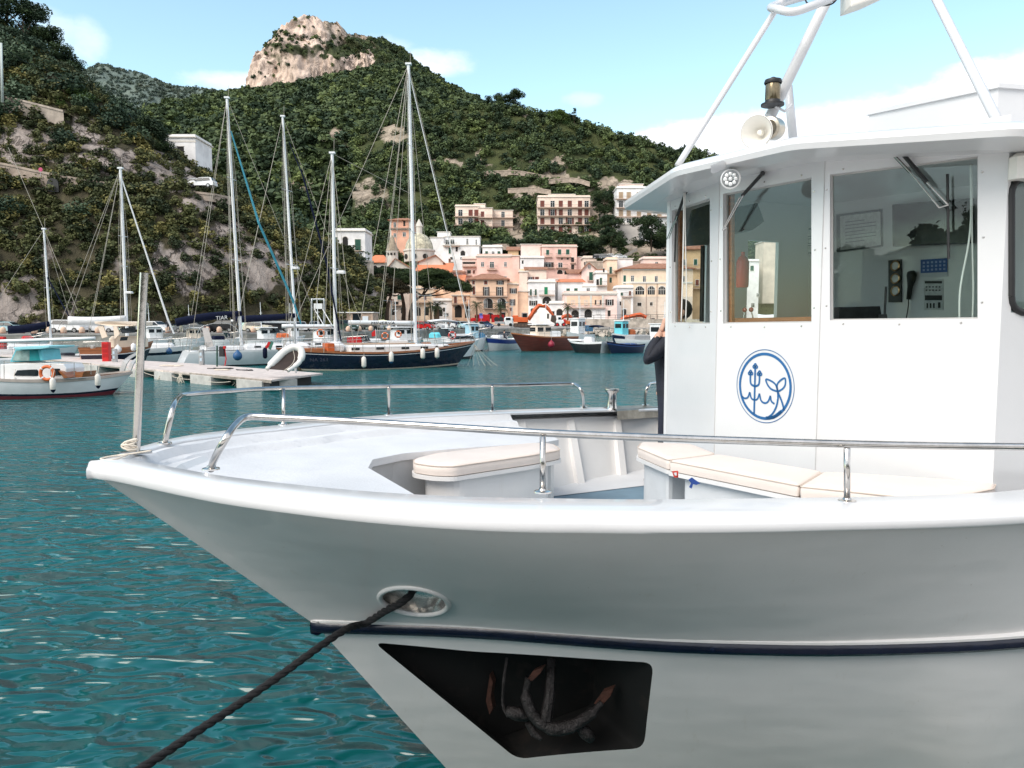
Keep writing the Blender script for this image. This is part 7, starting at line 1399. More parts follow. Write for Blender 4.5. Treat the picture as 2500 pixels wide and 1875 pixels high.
# church
ch = thing('church', P(1005, 660, 226), 'pale church with a tiled dome, lantern and round bell turret with conical cap', 'church'); kd = 225/F
MAJ = pbr('majolica_tiles', (.50, .46, .34), .5, 0, .5, 1.4, .1, (.20, .22, .16, .7)); CONE = pbr('cone_tiles', (.32, .26, .19), .8, 0, .3, 1.2, .2); CHW = stucco('church', (.62, .58, .52))
c_ = P(1024, 640, 232); MB().lathe([(38*kd, 0), (38*kd, 25*kd), (40*kd, 26*kd), (40*kd, 30*kd), (36*kd, 31*kd)], 24, 0, Matrix.Translation(c_)).build('drum', CHW, ch, 40)
MB().lathe([(35*kd*math.cos(q), 31*kd+40*kd*math.sin(q)) for q in np.linspace(0, 1.42, 9)], 28, 0, Matrix.Translation(c_), caps=False).build('dome', MAJ, ch, 1)
MB().lathe([(8*kd, 68*kd), (8*kd, 86*kd), (9.5*kd, 87*kd), (9*kd, 90*kd), (5*kd, 98*kd), (1*kd, 106*kd)], 10, 0, Matrix.Translation(c_)).build('lantern', CHW, ch, 30)
for a in (-.9, -.2, .5): 
    q = c_+Vector((38.3*kd*math.sin(a), -38.3*kd*math.cos(a), 12*kd)); MB().lathe([(.02, -.12), (.75, -.12), (.75, .12), (.02, .12)], 14, 0, Matrix.Translation(q) @ Matrix.Rotation(a, 4, 'Z') @ Matrix.Rotation(math.pi/2, 4, 'X')).build('round_window', DRK, ch)
c_ = P(958, 650, 222); MB().lathe([(14*kd, -10*kd), (14*kd, 32*kd), (15*kd, 33*kd), (15*kd, 36*kd)], 12, 0, Matrix.Translation(c_)).build('bell_turret', CHW, ch, 30); MB().lathe([(15.5*kd, 36*kd), (9*kd, 54*kd), (3*kd, 71*kd), (.5*kd, 74*kd)], 12, 0, Matrix.Translation(c_), caps=False).build('turret_cap', CONE, ch, 30)
for a in (-.6, 0, .6): q = c_+Vector((14.1*kd*math.sin(a), -14.1*kd*math.cos(a), 28*kd)); MB().lathe([(.02, -.1), (.35, -.1), (.35, .1), (.02, .1)], 12, 0, Matrix.Translation(q) @ Matrix.Rotation(a, 4, 'Z') @ Matrix.Rotation(math.pi/2, 4, 'X')).build('round_window', DRK, ch)
def chbox(x0, x1, yt, yb, d, dp, rf, m_=CHW, rm=None):
    p, q = P(x0, yb, d), P(x1, yt, d); mb = MB(); rect(mb, p.x, q.x, p.z-6, q.z, d, dp); mb.build('nave_wall', m_, ch)
    if rf[0] == 'gable': roof_gable(ch, p.x, q.x, q.z, d, dp, rf[1]*kd, m_, rm, rf[2] if len(rf) > 2 else .5)
    if rf[0] == 'shed': roof_shed(ch, p.x, q.x, q.z, d, dp, rf[1]*kd, rm)
    if rf[0] == 'hip': roof_hip(ch, p.x, q.x, q.z, d, dp, rf[1]*kd, m_=rm)
chbox(896, 945, 640, 670, 224, 9, ('hip', 20), rm=ORT); chbox(946, 1002, 655, 676, 219, 10, ('gable', 22, .35)); chbox(1022, 1082, 640, 660, 222, 9, ('gable', 16, .7), rm=TILE); chbox(1018, 1100, 664, 700, 216, 8, ('shed', 24), YELW, ORT); chbox(1082, 1130, 690, 720, 214, 8, ('shed', 20), PEACHW, ORT)
for x in (916, 934): window(ch, x, 656, 11, 16, 224, 'a', 224)
window(ch, 966, 664, 6, 8, 219, 'o', 219)
B('house', 'cluster of white cubic houses with roof terraces right of the church dome', 1083, 1170, 602, 660, 246, WHITEW, ('flat',), 10, [(1098, 612, 5, 14, 'g'), (1115, 608, 5, 12, 'o'), (1130, 618, 11, 12, 'a'), (1141, 590, 5, 14, 'd'), (1163, 592, 4, 14, 'd'), (1098, 637, 5, 10, 'r'), (1102, 631, 6, 6, 'o'), (1126, 630, 5, 5, 'w'), (1092, 591, 9, 11, 'd'), (1105, 590, 9, 11, 'd')], [(1084, 1122, 601, .9), (1096, 1108, 640, .8)], extra=[(1051, 1083, 580, 650, 247, 9, WHITEW, 'wing', 'flat'), (1083, 1171, 578, 602, 248, 8, WHITEW, 'wing', 'flat'), (1068, 1098, 567, 580, 252, 6, WHITEW, 'wing', 'flat')])
B('house', 'narrow house with stacked terraces between the white cubes and the pink palazzo', 1129, 1164, 634, 700, 230, PALEP, ('flat',), 8, [(1145, 642, 30, 5, 'o'), (1145, 664, 9, 8, 'o'), (1157, 664, 5, 8, 'r'), (1143, 688, 8, 8, 'o')], [(1129, 1163, 650, 1.0), (1138, 1152, 672, .8)])
B('palazzo', 'long pink palazzo with white framed windows behind the peach villa', 1164, 1250, 628, 720, 224, PINK, ('flat',), 10, [(1178, 645, 7, 11, 'w'), (1201, 646, 10, 14, 'd'), (1234, 645, 6, 11, 'w'), (1233, 677, 8, 6, 'w'), (1195, 680, 6, 8, 'w')], [(1189, 1214, 658, .8)], extra=[(1250, 1268, 625, 720, 223, 10, PINK, 'wing', 'flat'), (1240, 1266, 612, 625, 228, 6, OCHW, 'roof_pavilion', 'shed')], bands=[(1164, 1250, 626, 629, TRIM, 'string_course')])
B('palazzo', 'plain pink tower end beside the long pink palazzo', 1268, 1290, 664, 720, 218, PEACHW, ('flat',), 8, [(1258, 677, 7, 11, 'B', 0)] if False else [(1279, 676, 7, 12, 'r')])
pv = B('villa', 'peach villa with a hipped tile roof, brown shutters and two arched loggias', 1148, 1238, 682, 782, 194, PEACHW, ('hip', 16), 11, [(1156, 690, 6, 9, 'r'), (1186, 690, 8, 9, 'r'), (1221, 690, 9, 9, 'b'), (1157, 709, 6, 20, 'r'), (1187, 711, 8, 21, 'b'), (1220, 711, 9, 21, 'b'), (1192, 742, 22, 27, 'a'), (1225, 742, 20, 27, 'a'), (1197, 771, 18, 14, 'a'), (1227, 770, 14, 14, 'o'), (1186, 741, 7, 20, 'd', .06), (1220, 741, 8, 20, 'd', .06)], [(1160, 1240, 723, .9), (1182, 1240, 753, .9)], bands=[(1148, 1238, 680, 684, TRIM, 'cornice'), (1148, 1240, 723, 726, SLAB, 'string_course')])
B('villa', 'peach wing with dark shutters right of the hipped villa', 1239, 1264, 695, 782, 195, PEACHW, ('flat',), 10, [(1253, 710, 9, 12, 'b'), (1251, 738, 7, 15, 'b'), (1248, 755, 6, 8, 'r')], extra=[(1264, 1290, 712, 782, 196, 9, PEACHW, 'wing', 'flat')])
B('house', 'peach arcaded house with a red door behind the thick palm', 1104, 1147, 722, 782, 199, PEACHW, ('flat',), 9, [(1112, 732, 7, 16, 'r'), (1135, 730, 6, 12, 'r'), (1119, 760, 17, 30, 'a'), (1141, 762, 12, 28, 'a'), (1113, 752, 6, 9, 'o')], [(1103, 1146, 742, .9)])
B('house', 'white house with a cream awning left of the arcaded house', 1058, 1104, 735, 782, 203, WHITEW, ('flat',), 9, [(1084, 756, 5, 9, 'o'), (1090, 768, 10, 8, 'd'), (1073, 764, 14, 16, 'o')])
B('house', 'pale house half hidden behind the umbrella pines', 945, 1000, 700, 782, 206, CREAMW, ('flat',), 9, [(975, 726, 9, 11, 'g'), (958, 735, 6, 10, 'r'), (985, 757, 12, 16, 'a'), (960, 762, 7, 14, 'o'), (966, 740, 14, 6, 'o')], [(955, 985, 745, .8)])
B('house', 'ochre house behind the pine trunks, right of the pale house', 1000, 1058, 706, 782, 207, YELW, ('flat',), 9, [(1016, 725, 6, 14, 'r'), (1038, 725, 6, 14, 'r'), (1020, 760, 14, 22, 'a'), (1042, 760, 10, 20, 'o')], [(1008, 1050, 738, .9)])
B('house', 'tall blank white house end with a small pink gable on top', 1270, 1328, 632, 690, 246, WHITEW, ('flat',), 9, [(1276, 640, 4, 8, 'o')], extra=[(1272, 1320, 597, 634, 249, 8, PALEP, 'upper_storey', 'flat')])
B('house', 'pink house with green shutters and washing on its balconies under the cliff', 1322, 1408, 605, 690, 248, PINK, ('flat',), 9, [(1337, 616, 7, 12, 'g'), (1366, 615, 8, 12, 'g'), (1386, 615, 8, 12, 'g'), (1372, 632, 4, 4, 'o'), (1386, 632, 5, 4, 'o'), (1338, 646, 14, 12, 'b'), (1368, 647, 10, 12, 'd'), (1349, 644, 4, 7, 'o'), (1398, 634, 7, 11, 'o'), (1398, 652, 7, 11, 'o'), (1367, 664, 13, 10, 'a'), (1383, 665, 10, 10, 'a')], [(1330, 1348, 627, .8), (1357, 1394, 627, .8), (1330, 1354, 654, .9), (1357, 1386, 654, .9), (1392, 1406, 642, .8), (1392, 1406, 660, .8)], extra=[(1408, 1424, 628, 690, 249, 8, PINK, 'wing', 'flat')])
B('house', 'low tawny house with a tiled roof and red terrace below the blank white house', 1284, 1334, 660, 690, 216, CREAMW, ('shed', 10), 8, [(1295, 681, 9, 10, 'B'), (1311, 681, 9, 10, 'r')], [(1289, 1313, 691, .9)], bands=[(1289, 1312, 684, 692, pbr('red_cloth', (.4, .03, .03), .8), 'terrace_cloth', .95)], extra=[(1268, 1288, 664, 700, 214, 7, CREAMW, 'wing', 'flat')])
B('house', 'white corner house with a bright green door above an arch', 1290, 1355, 690, 782, 196, WHITEW, ('flat',), 9, [(1333, 710, 8, 18, 'G'), (1296, 714, 4, 15, 'g'), (1308, 714, 4, 15, 'g'), (1335, 733, 21, 18, 'a'), (1302, 740, 10, 12, 'b'), (1300, 760, 9, 14, 'a'), (1340, 772, 9, 12, 'o')], [(1316, 1354, 720, .9), (1289, 1298, 722, .6), (1302, 1310, 721, .6)])
B('house', 'white house with a new orange roof and small green windows', 1362, 1424, 690, 730, 200, WHITEW, ('shed', 10, ORT), 8, [(1387, 709, 8, 9, 'g'), (1406, 709, 8, 10, 'g')], extra=[(1340, 1362, 682, 740, 202, 7, WHITEW, 'wing', 'flat')])
B('house', 'white house with a curved parapet right of the orange roof', 1424, 1455, 700, 735, 199, WHITEW, ('flat',), 8, [(1436, 708, 8, 9, 'd')], bands=[(1428, 1450, 695, 700, WHITEW, 'curved_parapet')])
B('house', 'pale pink gabled house with one tall green shutter', 1420, 1458, 662, 720, 214, PALEP, ('gable', 18, TILE, .45), 9, [(1443, 674, 9, 19, 'g'), (1439, 652, 6, 8, 'd')], [(1434, 1453, 685, .7)], extra=[(1388, 1420, 668, 720, 216, 8, PINK, 'wing', 'shed')])
B('house', 'white and yellow house with a small balcony left of the yellow palazzo', 1480, 1506, 636, 730, 212, YELW, ('flat',), 8, [(1491, 660, 6, 17, 'g'), (1491, 684, 5, 12, 'g')], [(1480, 1503, 669, .8)], extra=[(1456, 1480, 668, 730, 211, 8, WHITEW, 'wing', 'shed'), (1506, 1545, 632, 660, 216, 8, WHITEW, 'wing', 'flat')])
B('house', 'white terrace house with dark doors below the white and yellow house', 1454, 1482, 668, 730, 208, WHITEW, ('flat',), 6, [(1459, 689, 6, 14, 'o'), (1467, 687, 5, 17, 'g'), (1474, 660, 4, 9, 'o')], [(1456, 1481, 697, .9)])
B('palazzo', 'long low palazzo with orange panels between white pilasters on the waterfront', 1378, 1506, 718, 782, 189, PALEP, ('flat',), 9, [(1399, 739, 8, 12, 'd'), (1431, 738, 8, 11, 'd'), (1460, 738, 8, 11, 'b'), (1488, 738, 10, 14, 'b'), (1404, 766, 18, 18, 'a'), (1436, 765, 18, 20, 'a'), (1461, 762, 9, 8, 'w'), (1487, 765, 7, 14, 'o')], [(1383, 1478, 751, .8)], bands=[(1384, 1411, 723, 745, PEACHW, 'panel', .03), (1416, 1440, 723, 745, PEACHW, 'panel', .03), (1445, 1469, 723, 745, PEACHW, 'panel', .03), (1411, 1416, 721, 752, TRIM, 'pilaster', .12), (1440, 1445, 721, 752, TRIM, 'pilaster', .12), (1469, 1474, 721, 752, TRIM, 'pilaster', .12), (1378, 1506, 716, 720, TRIM, 'cornice_band', .2), (1378, 1478, 752, 782, WHITEW, 'ground_floor', .02)])
B('house', 'white house with a walled terrace behind the second digger', 1343, 1379, 742, 782, 190, WHITEW, ('flat',), 7, [(1366, 762, 15, 16, 'a'), (1350, 766, 7, 12, 'o')])
yp = B('palazzo', 'large yellow palazzo with a hipped roof and big arched windows beside the wheelhouse', 1520, 1690, 656, 782, 200, YELW, ('hip', 16), 14, [(1525, 683, 6, 21, 'g'), (1544, 680, 7, 14, 'd'), (1573, 681, 7, 14, 'd'), (1602, 681, 7, 14, 'd'), (1640, 681, 7, 14, 'd'), (1668, 681, 7, 14, 'd'), (1562, 709, 21, 20, 'A'), (1590, 709, 17, 20, 'A'), (1616, 709, 17, 20, 'A'), (1648, 709, 17, 20, 'A'), (1561, 743, 9, 8, 'r'), (1590, 742, 6, 8, 'r'), (1640, 743, 8, 9, 'r'), (1619, 752, 8, 14, 'o'), (1600, 768, 8, 16, 'o')], bands=[(1520, 1690, 657, 660, TRIM, 'cornice_band', .3), (1520, 1690, 688, 692, TRIM, 'string_course', .2), (1545, 1690, 724, 782, STONEW, 'rough_base', .03), (1577, 1578.5, 692, 780, REDS, 'drainpipe', .15), (1603, 1604.5, 692, 780, REDS, 'drainpipe', .15)])
B('house', 'low white house with an old stone archway left of the yellow palazzo', 1505, 1545, 704, 782, 196, WHITEW, ('flat',), 7, [(1518, 718, 5, 7, 'g'), (1538, 716, 5, 10, 'r'), (1527, 748, 17, 32, 'a'), (1515, 741, 4, 9, 'o'), (1524, 764, 9, 20, 'a', .06)], [(1517, 1544, 724, .5)], bands=[(1516, 1540, 728, 782, STONEW, 'archway_stone', .04)])
B('house', 'peach house with a tall white window above the yellow palazzo roof', 1570, 1680, 634, 668, 226, PALEP, ('flat',), 8, [(1603, 646, 7, 13, 'w'), (1640, 648, 7, 12, 'w')])
B('house', 'ochre house with balconies seen through the narrow first window', 1660, 1730, 610, 782, 214, OCHW, ('hip', 22), 10, [(1672, 640, 8, 14, 'd'), (1698, 640, 8, 14, 'g'), (1718, 640, 8, 14, 'g'), (1672, 690, 8, 14, 'r'), (1702, 690, 8, 14, 'r'), (1680, 740, 16, 22, 'a')], [(1664, 1722, 656, .9), (1664, 1722, 704, .9)])
B('house', 'white hillside house with a bell arch seen through the second window', 1800, 1850, 640, 782, 230, WHITEW, ('flat',), 9, [(1836, 655, 8, 12, 'g'), (1838, 745, 8, 10, 'w'), (1850, 720, 6, 8, 'w')], extra=[(1862, 1900, 590, 700, 236, 8, STONEW, 'wing', 'flat'), (1740, 1800, 660, 782, 222, 9, PEACHW, 'wing', 'flat')])
# apartment blocks
def block(label, x0, x1, d, floors, ytop, fh, cols, kinds, wall, w_=11, h_=19, extra=(), pent=None, skip=()):
    wins = []; bal = []
    for i in range(floors):
        y = ytop+fh*i+fh*.5
        for j, x in enumerate(cols):
            if (i, j) in skip: continue
            wins.append((x, y, w_, h_, kinds[(i*3+j*2) % len(kinds)]))
        bal.append((x0-3, x1+3, ytop+fh*(i+1)-1, 1.3))
    return B('apartment_block', label, x0, x1, ytop, ytop+fh*floors+6, d, wall, ('flat',), 13, wins, bal[:-1], 'apartment block', 8, extra)
ab = block('cream stepped apartment block with a lower wing on its right', 1112, 1170, 300, 4, 509, 21, (1124, 1149, 1163), ('d', 'r', 'r', 'd', 'r'), CREAMW, 10, 15, [(1158, 1184, 498, 509, 303, 8, CREAMW, 'penthouse', 'flat'), (1170, 1202, 508, 596, 299, 11, CREAMW, 'wing', 'flat'), (1202, 1252, 514, 578, 306, 11, CREAMW, 'wing', 'flat')])
for y in (523, 544, 565): 
    window(ab, 1178, y, 8, 13, 299, 'r', 299); window(ab, 1228, y+1, 8, 14, 306, ('d', 'd', 'r')[(y-523)//21], 306)
    balcony(ab, 1166, 1204, y+9, 299, 299, 1.3); balcony(ab, 1203, 1256, y+9, 306, 306, 1.2)
window(ab, 1178, 582, 7, 7, 299, 'r', 299)
block('broad cream apartment block of four storeys with red shutters', 1313, 1440, 300, 4, 487, 21, (1324, 1349, 1369, 1391, 1416, 1432), ('r', 'r', 'd', 'd', 'r', 'B', 'r'), CREAMW, 10, 15, [(1340, 1404, 475, 487, 305, 8, CREAMW, 'penthouse', 'flat'), (1440, 1462, 489, 572, 303, 9, CREAMW, 'wing', 'flat')])
block('white apartment block partly hidden by the wheelhouse roof', 1505, 1660, 288, 4, 466, 21.5, (1516, 1535, 1560, 1585, 1610, 1640), ('t', 'd', 't', 'd'), WHITEW, 10, 15, [(1512, 1570, 450, 466, 292, 8, PALEP, 'penthouse', 'flat')])
B('building', 'bare concrete retaining house wall under the white apartment block', 1510, 1560, 552, 596, 284, GREYW, ('flat',), 4, [], drop=3)
B('house', 'narrow peach house with two green shutters between the dome roofs and the white cubes', 1068, 1096, 652, 730, 236, PEACHW, ('shed', 8), 7, [(1076, 668, 6, 10, 'g'), (1088, 668, 6, 10, 'g'), (1082, 690, 7, 12, 'r')], [(1072, 1094, 675, .7)])
B('house', 'small pink house with a tiled roof squeezed below the stacked terraces', 1098, 1130, 668, 730, 226, PINK, ('shed', 9), 7, [(1106, 684, 6, 10, 'b'), (1120, 684, 6, 10, 'b'), (1112, 706, 7, 11, 'r')])
B('house', 'white house with a roof terrace above the pink palazzo, below the hill road', 1178, 1226, 606, 640, 244, WHITEW, ('flat',), 8, [(1188, 618, 6, 9, 'g'), (1204, 618, 6, 9, 'd'), (1218, 618, 6, 9, 'g')], [(1182, 1222, 626, .8)])
B('house', 'cream house with brown shutters in front of the cliff, right of the pink balcony house', 1424, 1456, 632, 690, 236, CREAMW, ('flat',), 8, [(1432, 644, 6, 9, 'b'), (1447, 644, 6, 9, 'b')])
# stairs zig-zag on the cliff
mb = MB()
for a, b_ in (((1466, 576, 272), (1530, 606, 262)), ((1530, 606, 262), (1556, 612, 258)), ((1556, 612, 258), (1520, 632, 250))):
    p, q = P(*a), P(*b_); mb.rows([[p, q], [p+Vector((0, 0, 1.1)), q+Vector((0, 0, 1.1))], [p+Vector((0, 1.5, 1.1)), q+Vector((0, 1.5, 1.1))]])
tag(mb.build('cliff_stairway', pbr('pale_wall_stone', (.44, .37, .31), .9)), 'pale zigzag stairway with parapet climbing the cliff by the white apartment block', 'stairway')
wall_along([(1430, 640, 236), (1480, 640, 231), (1540, 640, 231), (1620, 645, 232)], 3, 5, RW, 'retaining_wall', 'stone wall carrying the cliff road above the yellow palazzo')
for (pts, l) in (([(1180, 420, 338), (1260, 418, 338), (1330, 430, 338)], 'uppermost terrace wall among the trees of the spur'), ([(1240, 462, 320), (1300, 460, 320), (1345, 466, 318)], 'terrace wall left above the broad apartment block'), ([(1340, 440, 330), (1400, 436, 330), (1440, 446, 328)], 'terrace wall right above the broad apartment block'), ([(1165, 602, 262), (1220, 598, 262), (1280, 600, 258)], 'pale terrace wall below the left apartment block')): wall_along(pts, 1.6, 2, RW, 'terrace_wall', l)
# stone mole on the right with railing
p0, p1 = P(1415, 832, 176), P(1720, 832, 178); MW = pbr('mole_stone', (.46, .40, .34), .9, 0, .4, .9, .8, (.26, .22, .18, .6)); z1 = zat(779, 176)
tag(MB().prism([p0, p1, Vector((p1.x, p1.y, z1)), Vector((p0.x, p0.y, z1))], (0, 4, 0)).build('harbour_wall', MW), 'rough stone harbour wall with pale coping at the right', 'wall')
r_ = MB(); q0 = P(1380, 770, 180); q1 = P(1640, 768, 182)
for i in range(16): 
    t_ = q0.lerp(q1, i/15); r_.tube([t_-Vector((0, 0, 1.0)), t_], .05, 5)
r_.tube([q0, q1], .05, 5); r_.tube([q0-Vector((0, 0, .5)), q1-Vector((0, 0, .5))], .035, 5); tag(r_.build('railing', RAILM), 'dark railing along the promenade above the harbour wall', 'railing')
rr = random.Random(4); mb = MB()
for i in range(150):
    x = rr.uniform(1375, 1600); d = rr.uniform(165, 174); s_ = rr.uniform(.3, .9); c_ = P(x, HOR, d); c_.z = ZQ*.3+rr.uniform(-.3, .8)
    mb.box(c_, (s_*1.4, s_, s_*.9), 0, Matrix.Rotation(rr.uniform(0, 3), 3, (rr.random(), rr.random(), 1)))
tag(mb.build('rubble_boulders', MW), kind='stuff')
# ---- diggers
EXO = pbr('digger_orange', (.58, .10, .02), .5, 0, .15, 2, 0, (.30, .08, .03, .4)); TRK = pbr('digger_track', (.06, .045, .035), .8, 0, .3, 4)
def exc(px, d, label, boompts, sc=1.0, yaw=0, cabside=1):
    c_ = P(px, HOR, d); c_.z = ZQ+.15; r = thing('excavator', c_, label, 'excavator')
    for s_ in (-1.2, 1.2):
        pts = roundpoly([(-2.1*sc, 0), (2.1*sc, 0), (2.1*sc, .95*sc), (-2.1*sc, .95*sc)], .45*sc, 5); MB().prism([c_+Vector((p.x, s_*sc-.3, p.y)) for p in pts], (0, .6, 0)).build('track', TRK, r)
        for x in np.linspace(-1.5, 1.5, 5): MB().lathe([(.02, -.34), (.28*sc, -.34), (.28*sc, -.30)], 10, 0, Matrix.Translation(c_+Vector((x*sc, s_*sc, .48*sc))) @ Matrix.Rotation(-math.pi/2, 4, 'X')).build('track_roller', pbr('greasy_iron', (.12, .08, .06), .6, .4), r)
    lb = lambda q, s2, m_, nm, bv=.08: MB().cbox(c_+Vector(q)*sc, [v*sc for v in s2], bv).build(nm, m_, r)
    lb((-.5, 0, 1.75), (3.4, 2.6, 1.1), EXO, 'upper_body', .15); lb((-1.6, 0, 2.4), (1.3, 2.5, .5), EXO, 'engine_cover', .15); lb((.4, -.75, 2.5), (1.3, 1.0, 1.5), pbr('cab_frame', (.28, .24, .22), .5), 'cab', .08); MB().box(c_+Vector((.45, -1.27, 2.65))*sc, (.95*sc, .03, .8*sc)).build('cab_window', DGL, r); MB().box(c_+Vector((1.06, -.75, 2.65))*sc, (.03, .8*sc, .8*sc)).build('cab_window', DGL, r)
    lb((0, 0, 1.05), (2.2, 1.9, .4), TRK, 'turntable', .05)
    q = [P(x, y, d+.3) for x, y in boompts[0]]; MB().tube(q, [.42, .5, .46, .36][:len(q)], 4).build('boom', EXO, r)
    q2 = [P(x, y, d+.3) for x, y in boompts[1]]; MB().tube(q2, [.42, .38, .22][:len(q2)], 4).build('stick', EXO, r)
    MB().tube([q[0]+Vector((.5, 0, .5)), q[1]+Vector((.5, 0, -.3))], .12, 6).build('ram', STEEL, r); MB().tube([q[2], q2[0].lerp(q2[1], .3)+Vector((0, 0, .5))], .11, 6).build('ram', STEEL, r)
    e_ = q2[-1]; MB().prism([e_+Vector((-.5, -.5, .2)), e_+Vector((.4, -.5, .2)), e_+Vector((.6, -.5, -.9)), e_+Vector((.1, -.5, -1.5)), e_+Vector((-.7, -.5, -1.1))], (0, 1.0, 0)).build('bucket', TRK, r)
exc(1276, 172, 'large orange excavator with its boom raised over the quay', ([(1290, 781), (1306, 756), (1316, 746), (1334, 748)], [(1328, 744), (1340, 756), (1352, 772)]))
exc(1392, 186, 'smaller orange excavator with its arm lowered behind the rubble', ([(1396, 776), (1388, 770), (1376, 773), (1370, 777)], [(1374, 775), (1368, 779), (1360, 786)]), .62)
exc(1590, 183, 'orange digger with a dark open cab resting on the mole', ([(1578, 774), (1562, 768), (1540, 772), (1520, 777)], [(1530, 772), (1520, 778), (1514, 781)]), .66)
tr = thing('compact_loader', P(1368, 800, 170), 'small white and red wheeled loader in front of the orange excavators', 'loader'); c_ = P(1368, 797, 170)
for x in (-.7, .7):
    for s_ in (-.6, .6): w_ = MB().lathe([(.2, -.15), (.42, -.15), (.42, .15), (.2, .15)], 14, 0, Matrix.Translation(c_+Vector((x, s_, .42))) @ Matrix.Rotation(math.pi/2, 4, 'X')).build('wheel', TYRE, tr); MB().lathe([(.02, -.16), (.24, -.16), (.24, .16), (.02, .16)], 10, 0, Matrix.Translation(c_+Vector((x, s_, .42))) @ Matrix.Rotation(math.pi/2, 4, 'X')).build('rim', REDP, w_)
MB().cbox(c_+Vector((0, 0, .95)), (1.9, 1.0, .7), .1).build('body', HULLW, tr); MB().cbox(c_+Vector((.9, 0, 1.1)), (.5, 1.0, 1.0), .08).build('hood', REDP, tr); MB().cbox(c_+Vector((-.2, 0, 1.7)), (.9, .95, .9), .15).build('cab', HULLW, tr); MB().box(c_+Vector((-.2, -.49, 1.75)), (.6, .02, .5)).build('cab_window', DGL, tr)
gp_ = MB(); c_ = P(1412, 795, 171)
for k_ in range(5): gp_.tube([c_+Vector((1.6*math.cos(q), k_*.15, 1.6*math.sin(q))) for q in np.linspace(.2+k_*.1, 2.9, 8)], [.14]*7+[.05], 6)
tag(gp_.build('grapple', EXO, None), 'orange claw grapple lying on the quay right of the small loader', 'grapple')
# pickup, red van, blue sign
pk = thing('pickup', P(1234, 797, 167), 'white pickup truck carrying wheels in its bed left of the excavator', 'pickup', None, 0); c_ = P(1234, 797, 167); wp = paint('white', (.72, .72, .72))
MB().cbox(c_+Vector((.7, 0, 1.2)), (2.0, 1.7, 1.7), .3).build('cab', wp, pk); MB().cbox(c_+Vector((-1.2, 0, .8)), (2.2, 1.7, .5), .05).build('bed', GRS, pk); MB().box(c_+Vector((.6, -.86, 1.6)), (1.0, .02, .55)).build('side_window', CGL, pk); MB().box(c_+Vector((1.68, 0, 1.55)), (.06, 1.4, .6)).build('windscreen', CGL, pk)
for x in (-1.4, 1.1):
    for s_ in (-.75, .75): MB().lathe([(.18, -.1), (.36, -.1), (.36, .1), (.18, .1)], 12, 0, Matrix.Translation(c_+Vector((x, s_, .36))) @ Matrix.Rotation(math.pi/2, 4, 'X')).build('wheel', TYRE, pk)
for x in (-1.9, -.9): MB().lathe([(.25, -.15), (.55, -.15), (.55, .15), (.25, .15)], 14, 0, Matrix.Translation(c_+Vector((x, 0, 1.5))) @ Matrix.Rotation(math.pi/2, 4, 'X')).build('loaded_wheel', TYRE, pk)
rv = thing('delivery_van', P(1178, 790, 184), 'red delivery van below the peach villa', 'van'); c_ = P(1178, 790, 184); rp_ = paint('red', COLS['red'])
MB().cbox(c_+Vector((0, 0, 1.3)), (3.6, 1.8, 1.7), .2).build('body', rp_, rv); MB().cbox(c_+Vector((-2.2, 0, .9)), (1.2, 1.7, .9), .2).build('bonnet', rp_, rv); MB().box(c_+Vector((-1.3, -.91, 1.6)), (.8, .02, .5)).build('side_window', CGL, rv)
for x in (-1.9, 1.1): MB().lathe([(.18, -.9), (.36, -.9), (.36, .9), (.18, .9)], 12, 0, Matrix.Translation(c_+Vector((x, 0, .36))) @ Matrix.Rotation(math.pi/2, 4, 'X')).build('wheel', TYRE, rv)
MB().cbox(c_+Vector((3.6, 0.5, 1.2)), (3.0, 1.8, 1.8), .1).build('red_box', rp_, rv)
o = MB().prism([P(1170, 765, 178), P(1178, 765, 178), P(1179, 777, 178), P(1171, 777, 178)], (0, .1, 0)).build('advert_panel', pbr('violet_panel', (.25, .12, .5), .5), None); tag(o, 'small blue and violet panel on a post in front of the red van', 'sign'); MB().prism([P(1170, 765, 177.9), P(1178, 765, 177.9), P(1178, 770, 177.9), P(1170, 770, 177.9)], (0, .05, 0)).build('blue_panel', pbr('poster_blue', (.03, .09, .30), .5), o); MB().tube([P(1175, 777, 178), P(1175, 795, 178)], .05, 6).build('post', STEEL, o)
# passers-by on the quay
def walker(px, d, label, top=(.03, .03, .04), leg=(.02, .02, .03)):
    c_ = P(px, HOR, d); c_.z = ZQ+.05; r = thing('person', c_, label, 'person'); s3 = lambda x, y, z: (c_.x+x, c_.y+y, c_.z+z); mt = pbr('cloth_%d_%d' % (px, d), top, .8); ml = pbr('cloth_leg_%d' % px, leg, .8)
    skin_body('body', [(s3(0, 0, .95), .15), (s3(0, 0, 1.2), .15), (s3(0, 0, 1.42), .13), (s3(0, 0, 1.53), .055), (s3(0, 0, 1.66), .10), (s3(0, 0, 1.75), .07), (s3(-.1, 0, .85), .09), (s3(-.12, -.08, .47), .065), (s3(-.13, .02, .06), .05), (s3(.1, 0, .85), .09), (s3(.12, .08, .47), .065), (s3(.13, -.06, .06), .05), (s3(-.22, 0, 1.38), .06), (s3(-.28, 0, 1.1), .05), (s3(-.25, -.1, .86), .04), (s3(.22, 0, 1.38), .06), (s3(.28, 0, 1.1), .05), (s3(.25, -.1, .86), .04)], [(0, 1), (1, 2), (2, 3), (3, 4), (4, 5), (0, 6), (6, 7), (7, 8), (0, 9), (9, 10), (10, 11), (2, 12), (12, 13), (13, 14), (2, 15), (15, 16), (16, 17)], [SKIN, mt, ml], lambda p: 0 if p.z-c_.z > 1.52 else (1 if p.z-c_.z > .9 else 2), 1, r)
    MB().ball(Vector(s3(0, .02, 1.72)), .11, 8).build('hair', pbr('dark_hair', (.03, .02, .015), .7), r, 1)
